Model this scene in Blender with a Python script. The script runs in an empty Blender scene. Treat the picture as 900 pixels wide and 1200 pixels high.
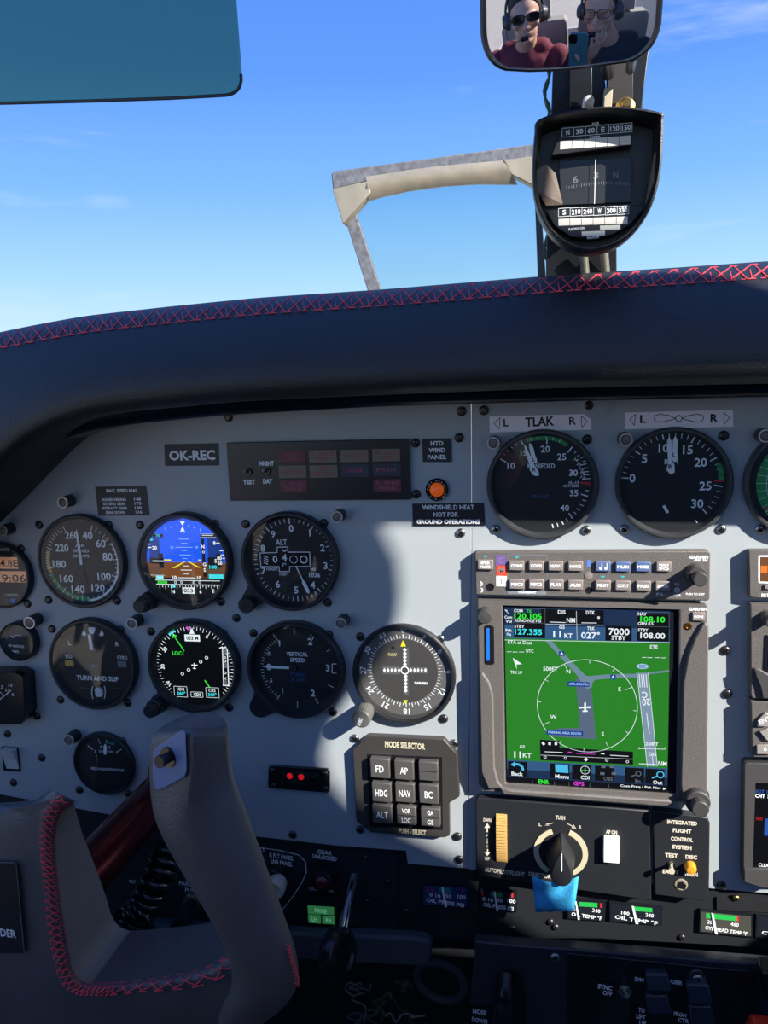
import bpy, bmesh, math, random
from mathutils import Vector, Matrix
PI = math.pi
rnd = random.Random(7)
SC = bpy.context.scene
COL = SC.collection

# ---------------------------------------------------------------- camera
F = 930.0; CX, CY = 450.0, 600.0                     # focal length and centre in 900x1200 pixels
HV = Vector((-4300 - CX, 605 - CY, F)); VV = Vector((675 - CX, 6390 - CY, F))
AX = (-HV).normalized()                              # panel's horizontal in camera axes
AZ = VV - AX * VV.dot(AX); AZ.normalize()            # straight down in camera axes
AY = AX.cross(AZ)                                    # straight ahead
CAM = Vector((0.0, -0.64, 1.25))
def cam2world(c): return Vector((AX.dot(c), AY.dot(c), -AZ.dot(c)))
def ray(px, py): return cam2world(Vector(((px - CX) / F, (py - CY) / F, 1.0)))
def P(px, py, Y=0.0):                                # point of the plane at depth Y seen at that pixel
    d = ray(px, py); return CAM + d * ((Y - CAM.y) / d.y)
cam_d = bpy.data.cameras.new('camera'); cam = bpy.data.objects.new('camera', cam_d); COL.objects.link(cam)
cam_d.sensor_fit = 'VERTICAL'; cam_d.sensor_height = 36; cam_d.sensor_width = 27
cam_d.lens = F / 1200 * 36; cam_d.clip_start = 0.005; cam_d.clip_end = 500
r, u, b = cam2world(Vector((1, 0, 0))), cam2world(Vector((0, -1, 0))), cam2world(Vector((0, 0, -1)))
cam.matrix_world = Matrix(((r.x, u.x, b.x, CAM.x), (r.y, u.y, b.y, CAM.y), (r.z, u.z, b.z, CAM.z), (0, 0, 0, 1)))
SC.camera = cam

# ---------------------------------------------------------------- sky, sun, exposure
SUN_DIR = Vector((-1.5, 1.0, -1.05))                 # the way the light travels
sd = bpy.data.lights.new('sun', 'SUN'); sun = bpy.data.objects.new('sun', sd); COL.objects.link(sun)
sd.energy = 8.0; sd.angle = math.radians(0.55); sd.color = (1.0, 0.95, 0.87)
sun.rotation_euler = SUN_DIR.to_track_quat('-Z', 'Y').to_euler(); sun.location = (3, -2, 4)
W = bpy.data.worlds.new('sky'); SC.world = W; W.use_nodes = True
nt = W.node_tree; nt.nodes.clear()
def nn(t, kind, **kw):
    n = t.nodes.new(kind)
    for k, v in kw.items(): setattr(n, k, v)
    return n
out = nn(nt, 'ShaderNodeOutputWorld'); bg = nn(nt, 'ShaderNodeBackground'); bg.inputs[1].default_value = 0.90
tc = nn(nt, 'ShaderNodeTexCoord'); sx = nn(nt, 'ShaderNodeSeparateXYZ'); rp = nn(nt, 'ShaderNodeValToRGB')
nt.links.new(tc.outputs['Generated'], sx.inputs[0]); nt.links.new(sx.outputs['Z'], rp.inputs[0])
def srgb(r, g, b):
    f = lambda c: (c / 255 / 12.92) if c / 255 <= 0.04045 else ((c / 255 + 0.055) / 1.055) ** 2.4
    return (f(r), f(g), f(b), 1)
stops = [(0.0, (216, 238, 250)), (0.06, (198, 229, 250)), (0.13, (164, 210, 252)), (0.22, (126, 182, 250)), (0.34, (94, 150, 238)), (0.5, (78, 134, 228)), (1.0, (72, 126, 220))]
el = rp.color_ramp.elements
el[0].position = stops[0][0]; el[0].color = srgb(*stops[0][1]); el[1].position = stops[1][0]; el[1].color = srgb(*stops[1][1])
for p, c in stops[2:]:
    e = el.new(p); e.color = srgb(*c)
# thin wisps of cloud all round the sky
mp = nn(nt, 'ShaderNodeMapping'); mp.inputs['Scale'].default_value = (2.2, 2.2, 14); mp.inputs['Rotation'].default_value = (0.1, 0.15, 0)
nz = nn(nt, 'ShaderNodeTexNoise'); nz.inputs['Scale'].default_value = 1.3; nz.inputs['Detail'].default_value = 8; nz.inputs['Roughness'].default_value = 0.62
cr = nn(nt, 'ShaderNodeValToRGB'); cr.color_ramp.elements[0].position = 0.58; cr.color_ramp.elements[0].color = (0, 0, 0, 1)
cr.color_ramp.elements[1].position = 0.85; cr.color_ramp.elements[1].color = (0.55, 0.55, 0.55, 1)
mx = nn(nt, 'ShaderNodeMixRGB'); mx.inputs['Color2'].default_value = srgb(222, 234, 250)
nt.links.new(tc.outputs['Generated'], mp.inputs[0]); nt.links.new(mp.outputs[0], nz.inputs['Vector']); nt.links.new(nz.outputs[0], cr.inputs[0])
nt.links.new(cr.outputs[0], mx.inputs[0]); nt.links.new(rp.outputs[0], mx.inputs['Color1']); nt.links.new(mx.outputs[0], bg.inputs[0]); nt.links.new(bg.outputs[0], out.inputs[0])
SC.view_settings.view_transform = 'Standard'; SC.view_settings.look = 'None'
SC.view_settings.exposure = 0.42; SC.view_settings.gamma = 1.0; SC.view_settings.use_curve_mapping = False

# ---------------------------------------------------------------- materials
MATS = {}
def mat(name, col, rough=0.5, metal=0.0, bump=0.0, bscale=400.0, spec=0.5, emit=None, es=1.0, mottle=0.0, mscale=60.0, coat=0.0):
    if name in MATS: return MATS[name]
    m = bpy.data.materials.new(name); m.use_nodes = True; t = m.node_tree; p = t.nodes['Principled BSDF']
    c = srgb(*col)
    p.inputs['Base Color'].default_value = c; p.inputs['Roughness'].default_value = rough; p.inputs['Metallic'].default_value = metal
    p.inputs['Specular IOR Level'].default_value = spec; p.inputs['Coat Weight'].default_value = coat
    if emit: p.inputs['Emission Color'].default_value = srgb(*emit); p.inputs['Emission Strength'].default_value = es
    tco = nn(t, 'ShaderNodeTexCoord')
    if bump:
        n = nn(t, 'ShaderNodeTexNoise'); n.inputs['Scale'].default_value = bscale; n.inputs['Detail'].default_value = 4
        t.links.new(tco.outputs['Object'], n.inputs['Vector'])
        bn = nn(t, 'ShaderNodeBump'); bn.inputs['Strength'].default_value = bump; bn.inputs['Distance'].default_value = 0.001
        t.links.new(n.outputs[0], bn.inputs['Height']); t.links.new(bn.outputs[0], p.inputs['Normal'])
    if mottle:
        n = nn(t, 'ShaderNodeTexNoise'); n.inputs['Scale'].default_value = mscale; n.inputs['Detail'].default_value = 6
        t.links.new(tco.outputs['Object'], n.inputs['Vector'])
        rr = nn(t, 'ShaderNodeValToRGB'); e = rr.color_ramp.elements
        e[0].position = 0.3; e[1].position = 0.7
        e[0].color = tuple(x * (1 - mottle) for x in c[:3]) + (1,); e[1].color = tuple(min(1, x * (1 + mottle)) for x in c[:3]) + (1,)
        t.links.new(n.outputs[0], rr.inputs[0]); t.links.new(rr.outputs[0], p.inputs['Base Color'])
    MATS[name] = m; return m
def glass_mat(name, tint=(1, 1, 1), refl=0.06, rough=0.02, edge=0.5):
    m = bpy.data.materials.new(name); m.use_nodes = True; t = m.node_tree; t.nodes.clear()
    o = nn(t, 'ShaderNodeOutputMaterial'); tr = nn(t, 'ShaderNodeBsdfTransparent'); gl = nn(t, 'ShaderNodeBsdfGlossy')
    tr.inputs[0].default_value = (*tint, 1); gl.inputs['Roughness'].default_value = rough
    lw = nn(t, 'ShaderNodeLayerWeight'); lw.inputs[0].default_value = 0.35
    mr = nn(t, 'ShaderNodeMapRange'); mr.inputs[3].default_value = refl; mr.inputs[4].default_value = edge
    ms = nn(t, 'ShaderNodeMixShader')
    t.links.new(lw.outputs['Facing'], mr.inputs[0]); t.links.new(mr.outputs[0], ms.inputs[0])
    t.links.new(tr.outputs[0], ms.inputs[1]); t.links.new(gl.outputs[0], ms.inputs[2]); t.links.new(ms.outputs[0], o.inputs[0])
    MATS[name] = m; return m
PANEL = mat('panel_grey', (165, 172, 175), 0.42, bump=0.10, bscale=900, mottle=0.035, mscale=12)
BLK = mat('black_plastic', (36, 38, 42), 0.42, bump=0.05, bscale=1500)
BLKS = mat('black_gloss', (26, 28, 32), 0.18)
BLKM = mat('black_matte', (20, 22, 25), 0.7, bump=0.1, bscale=1200, mottle=0.15)
DIAL = mat('dial_black', (20, 22, 26), 0.6)
RADIO = mat('radio_charcoal', (98, 93, 89), 0.5, bump=0.4, bscale=1600, mottle=0.28, mscale=1100)
RADIO2 = mat('radio_dark', (70, 69, 68), 0.5, bump=0.3, bscale=1600)
BTN = mat('button_grey', (134, 125, 120), 0.45)
BTNB = mat('button_blue', (88, 108, 150), 0.4)
WHT = mat('print_white', (244, 246, 246), 0.55)
GRY = mat('print_grey', (120, 128, 136), 0.6)
CRM = mat('cream_plastic', (214, 206, 182), 0.4)
STEEL = mat('steel', (170, 168, 162), 0.28, 1.0)
DSTEEL = mat('dark_steel', (70, 68, 66), 0.35, 1.0)
SCRB = mat('screw_black', (74, 70, 70), 0.34, 0.75)
CHR = mat('chrome', (225, 228, 232), 0.08, 1.0)
BRASS = mat('brass', (196, 154, 84), 0.3, 1.0)
LEA = mat('leather_black', (36, 37, 40), 0.48, bump=0.55, bscale=700, mottle=0.12, mscale=30)
LEAG = mat('leather_grey', (132, 126, 122), 0.62, bump=0.35, bscale=900, mottle=0.06, mscale=40)
LEAY = mat('leather_yoke', (86, 83, 83), 0.42, bump=0.5, bscale=700, mottle=0.12, mscale=30)
RED = mat('thread_red', (236, 74, 88), 0.6)
GRN = mat('arc_green', (40, 150, 78), 0.5)
REDP = mat('print_red', (200, 40, 44), 0.5)
YEL = mat('print_yellow', (214, 176, 72), 0.5)
YELB = mat('print_bright_yellow', (236, 226, 40), 0.5)
CYP = mat('print_teal', (40, 130, 120), 0.5)
BLP = mat('print_blue', (50, 90, 150), 0.5)
PLAC = mat('placard_black', (22, 25, 34), 0.45)
SILV = mat('placard_silver', (250, 240, 246), 0.38)
TAPE = mat('masking_tape_blue', (60, 172, 226), 0.75, bump=0.5, bscale=500)
ORG = mat('button_orange', (226, 150, 40), 0.4)
MAROON = mat('shaft_maroon', (96, 32, 36), 0.2, 0.75)
GLASS = glass_mat('instrument_glass', (0.97, 0.98, 0.98), 0.022, 0.02, 0.18)
WSG = glass_mat('windshield_glass', (0.985, 0.99, 0.99), 0.012, 0.0, 0.10)
VIS = glass_mat('visor_tint', (0.42, 0.57, 0.47), 0.03, 0.12, 0.12)
HEATG = glass_mat('heated_glass', (0.86, 0.93, 0.93), 0.02, 0.1, 0.1)
def em(name, col, s=0.86): return mat(name, (8, 8, 10), 0.2, emit=col, es=s)
E = {k: em('lit_' + k, c) for k, c in dict(white=(225, 235, 240), green=(50, 225, 60), lime=(120, 225, 90), cyan=(60, 215, 225), magenta=(205, 60, 200), sky=(14, 84, 236),
     deep=(14, 50, 130), brown=(112, 66, 26), dark=(8, 10, 14), grey=(90, 100, 110), yellow=(230, 215, 60), mapgreen=(38, 122, 34), taxi=(104, 130, 146), apron=(82, 98, 120),
     navy=(24, 44, 74), bar=(46, 84, 124), tag=(24, 54, 140), softcyan=(70, 180, 220), blue=(30, 100, 230), amber=(170, 96, 40), lcd=(120, 84, 66), pale=(150, 190, 225)).items()}
EORG = em('lamp_amber', (225, 105, 20), 0.9); ERED = em('lamp_red', (200, 26, 36), 0.6); LGRN = em('lamp_green', (40, 105, 62), 0.6)

# ---------------------------------------------------------------- mesh builder (local millimetres: u right, v up, w towards the camera)
_txt = {}
def glyphs(s, bold):
    k = (s, bold)
    if k in _txt: return _txt[k]
    c = bpy.data.curves.new('t', 'FONT'); c.body = s; c.size = 1; c.resolution_u = 2; c.align_x = 'LEFT'; c.fill_mode = 'FRONT'; c.offset = bold; c.space_line = 1.0
    o = bpy.data.objects.new('t', c); COL.objects.link(o)
    dg = bpy.context.evaluated_depsgraph_get(); me = bpy.data.meshes.new_from_object(o.evaluated_get(dg))
    vs = [(v.co.x, v.co.y) for v in me.vertices]; fs = [tuple(p.vertices) for p in me.polygons]
    if me.polygons and me.polygons[0].normal.z < 0: fs = [tuple(reversed(f)) for f in fs]
    bpy.data.objects.remove(o); bpy.data.curves.remove(c); bpy.data.meshes.remove(me)
    if vs:
        x0 = min(v[0] for v in vs); x1 = max(v[0] for v in vs); y0 = min(v[1] for v in vs); y1 = max(v[1] for v in vs)
    else: x0 = x1 = y0 = y1 = 0
    _txt[k] = (vs, fs, x0, x1, y0, y1); return _txt[k]
class MB:
    def __init__(s): s.v = []; s.f = []; s.m = []; s.cur = 0; s.mats = []
    def use(s, m):
        if m not in s.mats: s.mats.append(m)
        s.cur = s.mats.index(m); return s
    def add(s, vs, fs, M=None):
        o = len(s.v)
        for p in vs:
            p = Vector(p)
            if M is not None: p = M @ p
            s.v.append(p)
        for f in fs: s.f.append(tuple(i + o for i in f)); s.m.append(s.cur)
    def prism(s, pts, w0, w1, M=None, top=None):        # pts counter-clockwise seen from the camera
        n = len(pts); a = sum(pts[i][0] * pts[(i + 1) % n][1] - pts[(i + 1) % n][0] * pts[i][1] for i in range(n))
        top = top or pts
        if a < 0: pts = list(reversed(pts)); top = list(reversed(top))
        vs = [(p[0], p[1], w0) for p in pts] + [(p[0], p[1], w1) for p in top]
        fs = [tuple(range(n, 2 * n)), tuple(reversed(range(n)))] + [(i, (i + 1) % n, n + (i + 1) % n, n + i) for i in range(n)]
        s.add(vs, fs, M)
    def flat(s, pts, w, M=None):
        n = len(pts); a = sum(pts[i][0] * pts[(i + 1) % n][1] - pts[(i + 1) % n][0] * pts[i][1] for i in range(n))
        if a < 0: pts = list(reversed(pts))
        s.add([(p[0], p[1], w) for p in pts], [tuple(range(n))], M)
    def box(s, cx, cy, sx, sy, w0, w1, rot=0, ch=0, top=1.0):
        a, b = sx / 2, sy / 2
        c0 = [(-a + ch, -b), (a - ch, -b), (a, -b + ch), (a, b - ch), (a - ch, b), (-a + ch, b), (-a, b - ch), (-a, -b + ch)] if ch else [(-a, -b), (a, -b), (a, b), (-a, b)]
        cr, sr = math.cos(rot), math.sin(rot)
        q = [(cx + x * cr - y * sr, cy + x * sr + y * cr) for x, y in c0]
        t = [(cx + (x * cr - y * sr) * top, cy + (x * sr + y * cr) * top) for x, y in c0]
        s.prism(q, w0, w1, top=t)
    def line(s, x0, y0, x1, y1, wd, w):
        d = Vector((x1 - x0, y1 - y0)); 
        if d.length < 1e-6: return
        d.normalize(); n = Vector((-d.y, d.x)) * wd / 2
        s.flat([(x0 - n.x, y0 - n.y), (x1 - n.x, y1 - n.y), (x1 + n.x, y1 + n.y), (x0 + n.x, y0 + n.y)], w)
    def pline(s, pts, wd, w, close=False):
        n = len(pts)
        for i in range(n if close else n - 1):
            a, b = pts[i], pts[(i + 1) % n]; s.line(a[0], a[1], b[0], b[1], wd, w)
    def arc(s, cx, cy, r0, r1, a0, a1, w, n=24, w2=None):   # clock degrees
        vs = []; w2 = w if w2 is None else w2
        for i in range(n + 1):
            a = math.radians(a0 + (a1 - a0) * i / n)
            vs += [(cx + r0 * math.sin(a), cy + r0 * math.cos(a), w), (cx + r1 * math.sin(a), cy + r1 * math.cos(a), w2)]
        s.add(vs, [(2 * i, 2 * i + 2, 2 * i + 3, 2 * i + 1) if a1 < a0 else (2 * i, 2 * i + 1, 2 * i + 3, 2 * i + 2) for i in range(n)])
    def disc(s, cx, cy, r, w, n=32):
        s.add([(cx + r * math.cos(2 * PI * i / n), cy + r * math.sin(2 * PI * i / n), w) for i in range(n)], [tuple(range(n))])
    def ticks(s, cx, cy, r0, r1, angs, wd, w):
        for a in angs:
            a = math.radians(a); sa, ca = math.sin(a), math.cos(a)
            s.line(cx + r0 * sa, cy + r0 * ca, cx + r1 * sa, cy + r1 * ca, wd, w)
    def lathe(s, cx, cy, prof, n=40, M=None, caps=True, cen=None):   # prof: [(radius, w)] from outside to inside
        vs = []
        for r_, w in prof:
            for i in range(n):
                a = 2 * PI * i / n; k = r_
                vs.append((cx + k * math.cos(a), cy + k * math.sin(a), w))
        fs = []
        for j in range(len(prof) - 1):
            for i in range(n):
                a = j * n + i; b_ = j * n + (i + 1) % n; fs.append((a, b_, b_ + n, a + n))
        if caps and prof[-1][0] > 0: fs.append(tuple((len(prof) - 1) * n + i for i in range(n)))
        s.add(vs, fs, M)
    def cyl(s, p0, p1, r0, r1=None, n=16, caps=True):
        r1 = r0 if r1 is None else r1; p0 = Vector(p0); p1 = Vector(p1); d = (p1 - p0).normalized()
        a = d.orthogonal().normalized(); b_ = d.cross(a)
        vs = [p0 + (a * math.cos(2 * PI * i / n) + b_ * math.sin(2 * PI * i / n)) * r0 for i in range(n)] + [p1 + (a * math.cos(2 * PI * i / n) + b_ * math.sin(2 * PI * i / n)) * r1 for i in range(n)]
        fs = [(i, (i + 1) % n, n + (i + 1) % n, n + i) for i in range(n)]
        if caps: fs += [tuple(range(n, 2 * n)), tuple(reversed(range(n)))]
        s.add(vs, fs)
    def knurl(s, p0, p1, r, n=36, depth=0.07):
        p0 = Vector(p0); p1 = Vector(p1); d = (p1 - p0).normalized(); a = d.orthogonal().normalized(); b_ = d.cross(a)
        rr = [r * (1 - (depth if i % 2 else 0)) for i in range(n)]
        ring = lambda p, k: [p + (a * math.cos(2 * PI * i / n) + b_ * math.sin(2 * PI * i / n)) * rr[i] * k for i in range(n)]
        vs = ring(p0, 1) + ring(p1 - d * r * 0.12, 1) + ring(p1, 0.88)
        fs = [(j * n + i, j * n + (i + 1) % n, (j + 1) * n + (i + 1) % n, (j + 1) * n + i) for j in range(2) for i in range(n)]
        fs += [tuple(range(2 * n, 3 * n)), tuple(reversed(range(n)))]
        s.add(vs, fs)
    def tube(s, pts, r, n=6, close=False):
        pts = [Vector(p) for p in pts]; N = len(pts); vs = []; fs = []; prev = None
        for i, p in enumerate(pts):
            d = (pts[(i + 1) % N] - pts[i - 1]) if close or 0 < i < N - 1 else (pts[1] - pts[0] if i == 0 else pts[-1] - pts[-2])
            d.normalize()
            a = d.orthogonal().normalized() if prev is None else (prev - d * prev.dot(d)).normalized()
            prev = a; b_ = d.cross(a); rr = r[i] if isinstance(r, (list, tuple)) else r
            vs += [p + (a * math.cos(2 * PI * k / n) + b_ * math.sin(2 * PI * k / n)) * rr for k in range(n)]
        for i in range(N if close else N - 1):
            for k in range(n):
                j = (i + 1) % N; fs.append((i * n + k, i * n + (k + 1) % n, j * n + (k + 1) % n, j * n + k))
        if not close: fs += [tuple(reversed(range(n))), tuple((N - 1) * n + k for k in range(n))]
        s.add(vs, fs)
    def text(s, t, cx, cy, h, wd=None, rot=0.0, w=0.0, bold=0.0, cap=None):
        vs, fs, x0, x1, y0, y1 = glyphs(t, bold)
        if not vs: return
        ky = h / (y1 - y0); kx = ky if wd is None else wd / (x1 - x0)
        mx_, my_ = (x0 + x1) / 2, (y0 + y1) / 2; c_, s_ = math.cos(rot), math.sin(rot)
        o = []
        for x, y in vs:
            x = (x - mx_) * kx; y = (y - my_) * ky; o.append((cx + x * c_ - y * s_, cy + x * s_ + y * c_, w))
        s.add(o, fs)
    def build(s, name, parent=None, m=None, smooth=True, bevel=0, world=False, ang=38):
        me = bpy.data.meshes.new(name)
        if world: me.from_pydata([tuple(p) for p in s.v], [], s.f)
        else: me.from_pydata([(p[0] * .001, -p[2] * .001, p[1] * .001) for p in s.v], [], s.f)
        for mm in (s.mats or [m]): me.materials.append(mm)
        if s.mats: me.polygons.foreach_set('material_index', s.m)
        if smooth:
            me.polygons.foreach_set('use_smooth', [True] * len(me.polygons)); me.set_sharp_from_angle(angle=math.radians(ang))
        me.update()
        o = bpy.data.objects.new(name, me); COL.objects.link(o)
        if parent is not None: o.parent = parent
        if bevel:
            bm_ = o.modifiers.new('bevel', 'BEVEL'); bm_.width = bevel * .001; bm_.segments = 2; bm_.limit_method = 'ANGLE'; bm_.angle_limit = math.radians(40)
        return o
def fix_normals(o):
    bm = bmesh.new(); bm.from_mesh(o.data); bmesh.ops.recalc_face_normals(bm, faces=bm.faces); bm.to_mesh(o.data); bm.free()
def tag(o, label=None, cat=None, group=None, kind=None):
    if label: o['label'] = label
    if cat: o['category'] = cat
    if group: o['group'] = group
    if kind: o['kind'] = kind
    return o
class T:                                            # a thing: an Empty at its base plus helpers to place things by angle of view on its own planes
    def __init__(s, name, label, cat, px, py, Y=0.0, group=None, kind=None):
        s.o = bpy.data.objects.new(name, None); COL.objects.link(s.o); s.o.empty_display_size = 0.01
        s.loc = P(px, py, Y); s.o.location = s.loc
        tag(s.o, label, cat, group, kind)
    def l(s, px, py, w=0.0):
        q = P(px, py, s.loc.y - w * .001) - s.loc; return (q.x * 1000, q.z * 1000)
    def ll(s, pts, w=0.0): return [s.l(a, b_, w) for a, b_ in pts]
    def sx(s, px, py, w): a = s.l(px - 2, py, w); b_ = s.l(px + 2, py, w); return abs(b_[0] - a[0]) / 4
    def sy(s, px, py, w): a = s.l(px, py - 2, w); b_ = s.l(px, py + 2, w); return abs(b_[1] - a[1]) / 4
    def text(s, mb, t, px, py, h, wd=None, w=0.0, rot=0.0, bold=0.0):
        u_, v_ = s.l(px, py, w); mb.text(t, u_, v_, h * s.sy(px, py, w), None if wd is None else wd * s.sx(px, py, w), rot, w, bold + .012)
    def rbox(s, mb, px, py, wd, h, w0, w1, ch=0, rot=0, top=1.0):
        u_, v_ = s.l(px, py, w1); mb.box(u_, v_, wd * s.sx(px, py, w1), h * s.sy(px, py, w1), w0, w1, rot, ch, top)
    def rflat(s, mb, px, py, wd, h, w):
        u_, v_ = s.l(px, py, w); a = wd * s.sx(px, py, w) / 2; b_ = h * s.sy(px, py, w) / 2
        mb.flat([(u_ - a, v_ - b_), (u_ + a, v_ - b_), (u_ + a, v_ + b_), (u_ - a, v_ + b_)], w)
    def frame(s, mb, px, py, wd, h, w, t):
        u_, v_ = s.l(px, py, w); a = wd * s.sx(px, py, w) / 2; b_ = h * s.sy(px, py, w) / 2
        mb.pline([(u_ - a, v_ - b_), (u_ + a, v_ - b_), (u_ + a, v_ + b_), (u_ - a, v_ + b_)], t, w, True)
_scr = {}
def screw(parent, u_, v_, w, m=None, r_=3.9):
    m = m or SCRB; k = (m.name, round(r_, 1))
    if k not in _scr:
        b_ = MB().use(m); b_.lathe(0, 0, [(r_, 0), (r_, .5), (r_ * .86, 1.4), (r_ * .5, 2.0)], 18)
        b_.use(BLKS); b_.box(0, 0, r_ * 1.1, r_ * .26, 1.9, 2.06, .6); b_.box(0, 0, r_ * .26, r_ * 1.1, 1.9, 2.06, .6)
        o = b_.build('screw'); _scr[k] = o.data; bpy.data.objects.remove(o)
    o = bpy.data.objects.new('screw', _scr[k]); COL.objects.link(o); o.parent = parent
    o.location = (u_ * .001, -w * .001, v_ * .001); o.rotation_euler = (0, rnd.uniform(0, 1.5), 0); return o
# ================================================================ THE SETTING
def struct(name, mb, m=None, parent=None, label=None, **k):
    o = mb.build(name, parent, m, world=True, **k)
    if parent is None: o['kind'] = 'structure'
    if label: o['label'] = label
    return o
def wbox(mb, x0, x1, y0, y1, z0, z1):
    vs = [(x, y, z) for x in (x0, x1) for y in (y0, y1) for z in (z0, z1)]
    mb.add(vs, [(0, 1, 3, 2), (4, 6, 7, 5), (0, 4, 5, 1), (2, 3, 7, 6), (0, 2, 6, 4), (1, 5, 7, 3)])
TARM = mat('tarmac', (170, 160, 146), 0.9, mottle=0.07, mscale=3)
LIN = mat('cabin_lining', (196, 190, 182), 0.8, mottle=0.05)
CARPET = mat('cabin_carpet', (120, 116, 112), 0.95, bump=0.4, bscale=300)
g = MB(); g.add([(-150, -150, -.6), (150, -150, -.6), (150, 250, -.6), (-150, 250, -.6)], [(0, 1, 2, 3)]); struct('ground', g, TARM, smooth=False)
g = MB(); wbox(g, -.74, .74, -2.2, .5, .28, .33); struct('floor', g, CARPET, smooth=False)
g = MB(); wbox(g, -.74, .74, -1.5, -.72, 2.06, 2.10); struct('ceiling', g, LIN, smooth=False)
g = MB(); wbox(g, -.74, .74, -2.24, -2.2, .28, .8); struct('wall_rear', g, LIN, smooth=False)
g = MB(); wbox(g, -.74, .74, .50, .52, .2, 1.0); struct('wall_front', g, BLKM, smooth=False)
g = MB(); wbox(g, -.74, -.70, -2.2, .5, .2, .92); struct('wall_left', g, LIN, smooth=False)
# right cabin side: unseen wall, its opening traced back from the sun patch wanted on the panel
WX = 0.70
sun_mask_px = [(400, -150), (400, 380), (410, 455), (520, 455), (590, 438), (604, 450), (620, 505), (1300, 520), (1300, 600), (600, 611), (418, 614), (428, 632), (439, 655), (443, 690), (440, 720), (428, 752), (408, 785), (380, 820), (362, 850), (353, 880), (360, 910), (384, 938), (415, 958), (470, 984), (530, 1012), (562, 1060), (620, 1096), (700, 1102), (850, 1130), (940, 1070), (1300, 900)]
def onwall(px, py):
    q = P(px, py, 0.0); t = (WX - q.x) / -SUN_DIR.x; q = q - SUN_DIR * t; return (q.y, q.z)
ed = [onwall(*p) for p in sun_mask_px]
poly = [(-2.2, .2), (.5, .2), (.5, ed[-1][1])] + [ed[-1]] + list(reversed(ed[:-1])) + [(ed[0][0], 2.10), (-1.25, 2.10), (-1.3, 1.25), (-2.2, 1.05)]
g = MB(); n = len(poly)
g.add([(WX, y, z) for y, z in poly] + [(WX + .02, y, z) for y, z in poly], [tuple(range(n)), tuple(reversed(range(n, 2 * n)))] + [(i, n + i, n + (i + 1) % n, (i + 1) % n) for i in range(n)])
struct('wall_right', g, LIN, smooth=False)
# windshield pane and its centre post
g = MB(); NU, NV = 24, 14; vs = []; fs = []
for j in range(NV + 1):
    for i in range(NU + 1):
        a = (i / NU - .5) * 2; t = j / NV
        vs.append((a * .72, .62 - .98 * t - .22 * a * a * (1 - .4 * t), 1.13 + .72 * t - .10 * a * a * (.4 + t)))
for j in range(NV):
    for i in range(NU): k = j * (NU + 1) + i; fs.append((k, k + 1, k + NU + 2, k + NU + 1))
g.add(vs, fs); struct('window_1', g, WSG)

# ---- main panel plates
pan = T('instrument_panel', 'grey metal instrument panel carrying the round gauges below the padded glareshield', 'instrument panel', 450, 700)
b = MB().use(PANEL)
b.prism(pan.ll([(-240, 420), (551.6, 420), (552.4, 640), (548, 1018), (478, 1012.5), (475.5, 997), (393, 991), (292, 979.5), (130, 955), (0, 931), (-240, 885)]), -3, 0)
b.build('panel_plate', pan.o, smooth=False, bevel=.4)
b = MB().use(PANEL)
b.prism(pan.ll([(552.2, 420), (1150, 420), (1150, 1072), (900, 1047), (830, 1041), (700, 1032), (548.6, 1018.5), (553.0, 640)]), -3, 0)
b.build('panel_plate', pan.o, smooth=False, bevel=.4)
for px, py in [(268, 489), (541, 482), (538, 513), (567, 481), (690, 475), (487, 519), (488, 579), (47, 553), (277, 724), (422, 972), (536, 980), (538, 1007), (343, 978),
               (850, 762), (852, 813), (845, 1037), (49, 888), (16, 917), (9, 860), (43.5, 839)]:
    screw(pan.o, *pan.l(px, py, 0), 0)
for px, py in [(34, 541), (540, 624.5), (416, 865), (532, 871)]: screw(pan.o, *pan.l(px, py, 0), 0, STEEL)
b = MB().use(PANEL); c = pan.l(699, 473, 0); b.lathe(c[0], c[1], [(13, 0), (13, .6), (12, 1.0)], 32); b.build('blanking_plug', pan.o)

# ---- lower black sub-panel behind the plate
low = T('lower_panel', 'black lower panel under the grey instrument panel with gear and lighting controls', 'control panel', 450, 1050)
b = MB().use(BLK)
b.prism(low.ll([(-240, 880), (980, 1010), (980, 1120), (846, 1108), (700, 1100), (560, 1100), (468, 1098), (300, 1085), (200, 1078), (100, 1070), (-240, 1030)], -5), -9, -5)
b.build('panel_plate', low.o, smooth=False, bevel=.6)
b = MB().use(BLKM)                                  # darker gear section raised on the left, joined to the oil gauge section at a seam
b.prism(low.ll([(470, 1002), (560, 1020), (562, 1103), (468, 1098)], -3.2), -5, -3.2); b.build('panel_plate', low.o, smooth=False, bevel=.5)
b = MB().use(BLK); b.prism(low.ll([(395, 1000), (466, 1003), (466, 1098), (397, 1092)], -3.5), -5, -3.5); b.build('panel_plate', low.o, smooth=False, bevel=.5)
for px, py in [(428, 1006), (454, 1034), (430, 1057), (476, 1068)]: screw(low.o, *low.l(px, py, -3), -3.2, DSTEEL, 3.4)
w = -4.85
crv = [(296, 991), (310, 994), (330, 997), (350, 1002), (358, 1010), (359, 1022), (354, 1034), (345, 1048), (336, 1060), (328, 1070)]
b = MB().use(WHT); b.pline(low.ll(crv, w), .7, w); b.build('painted_line', low.o, smooth=False)
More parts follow.
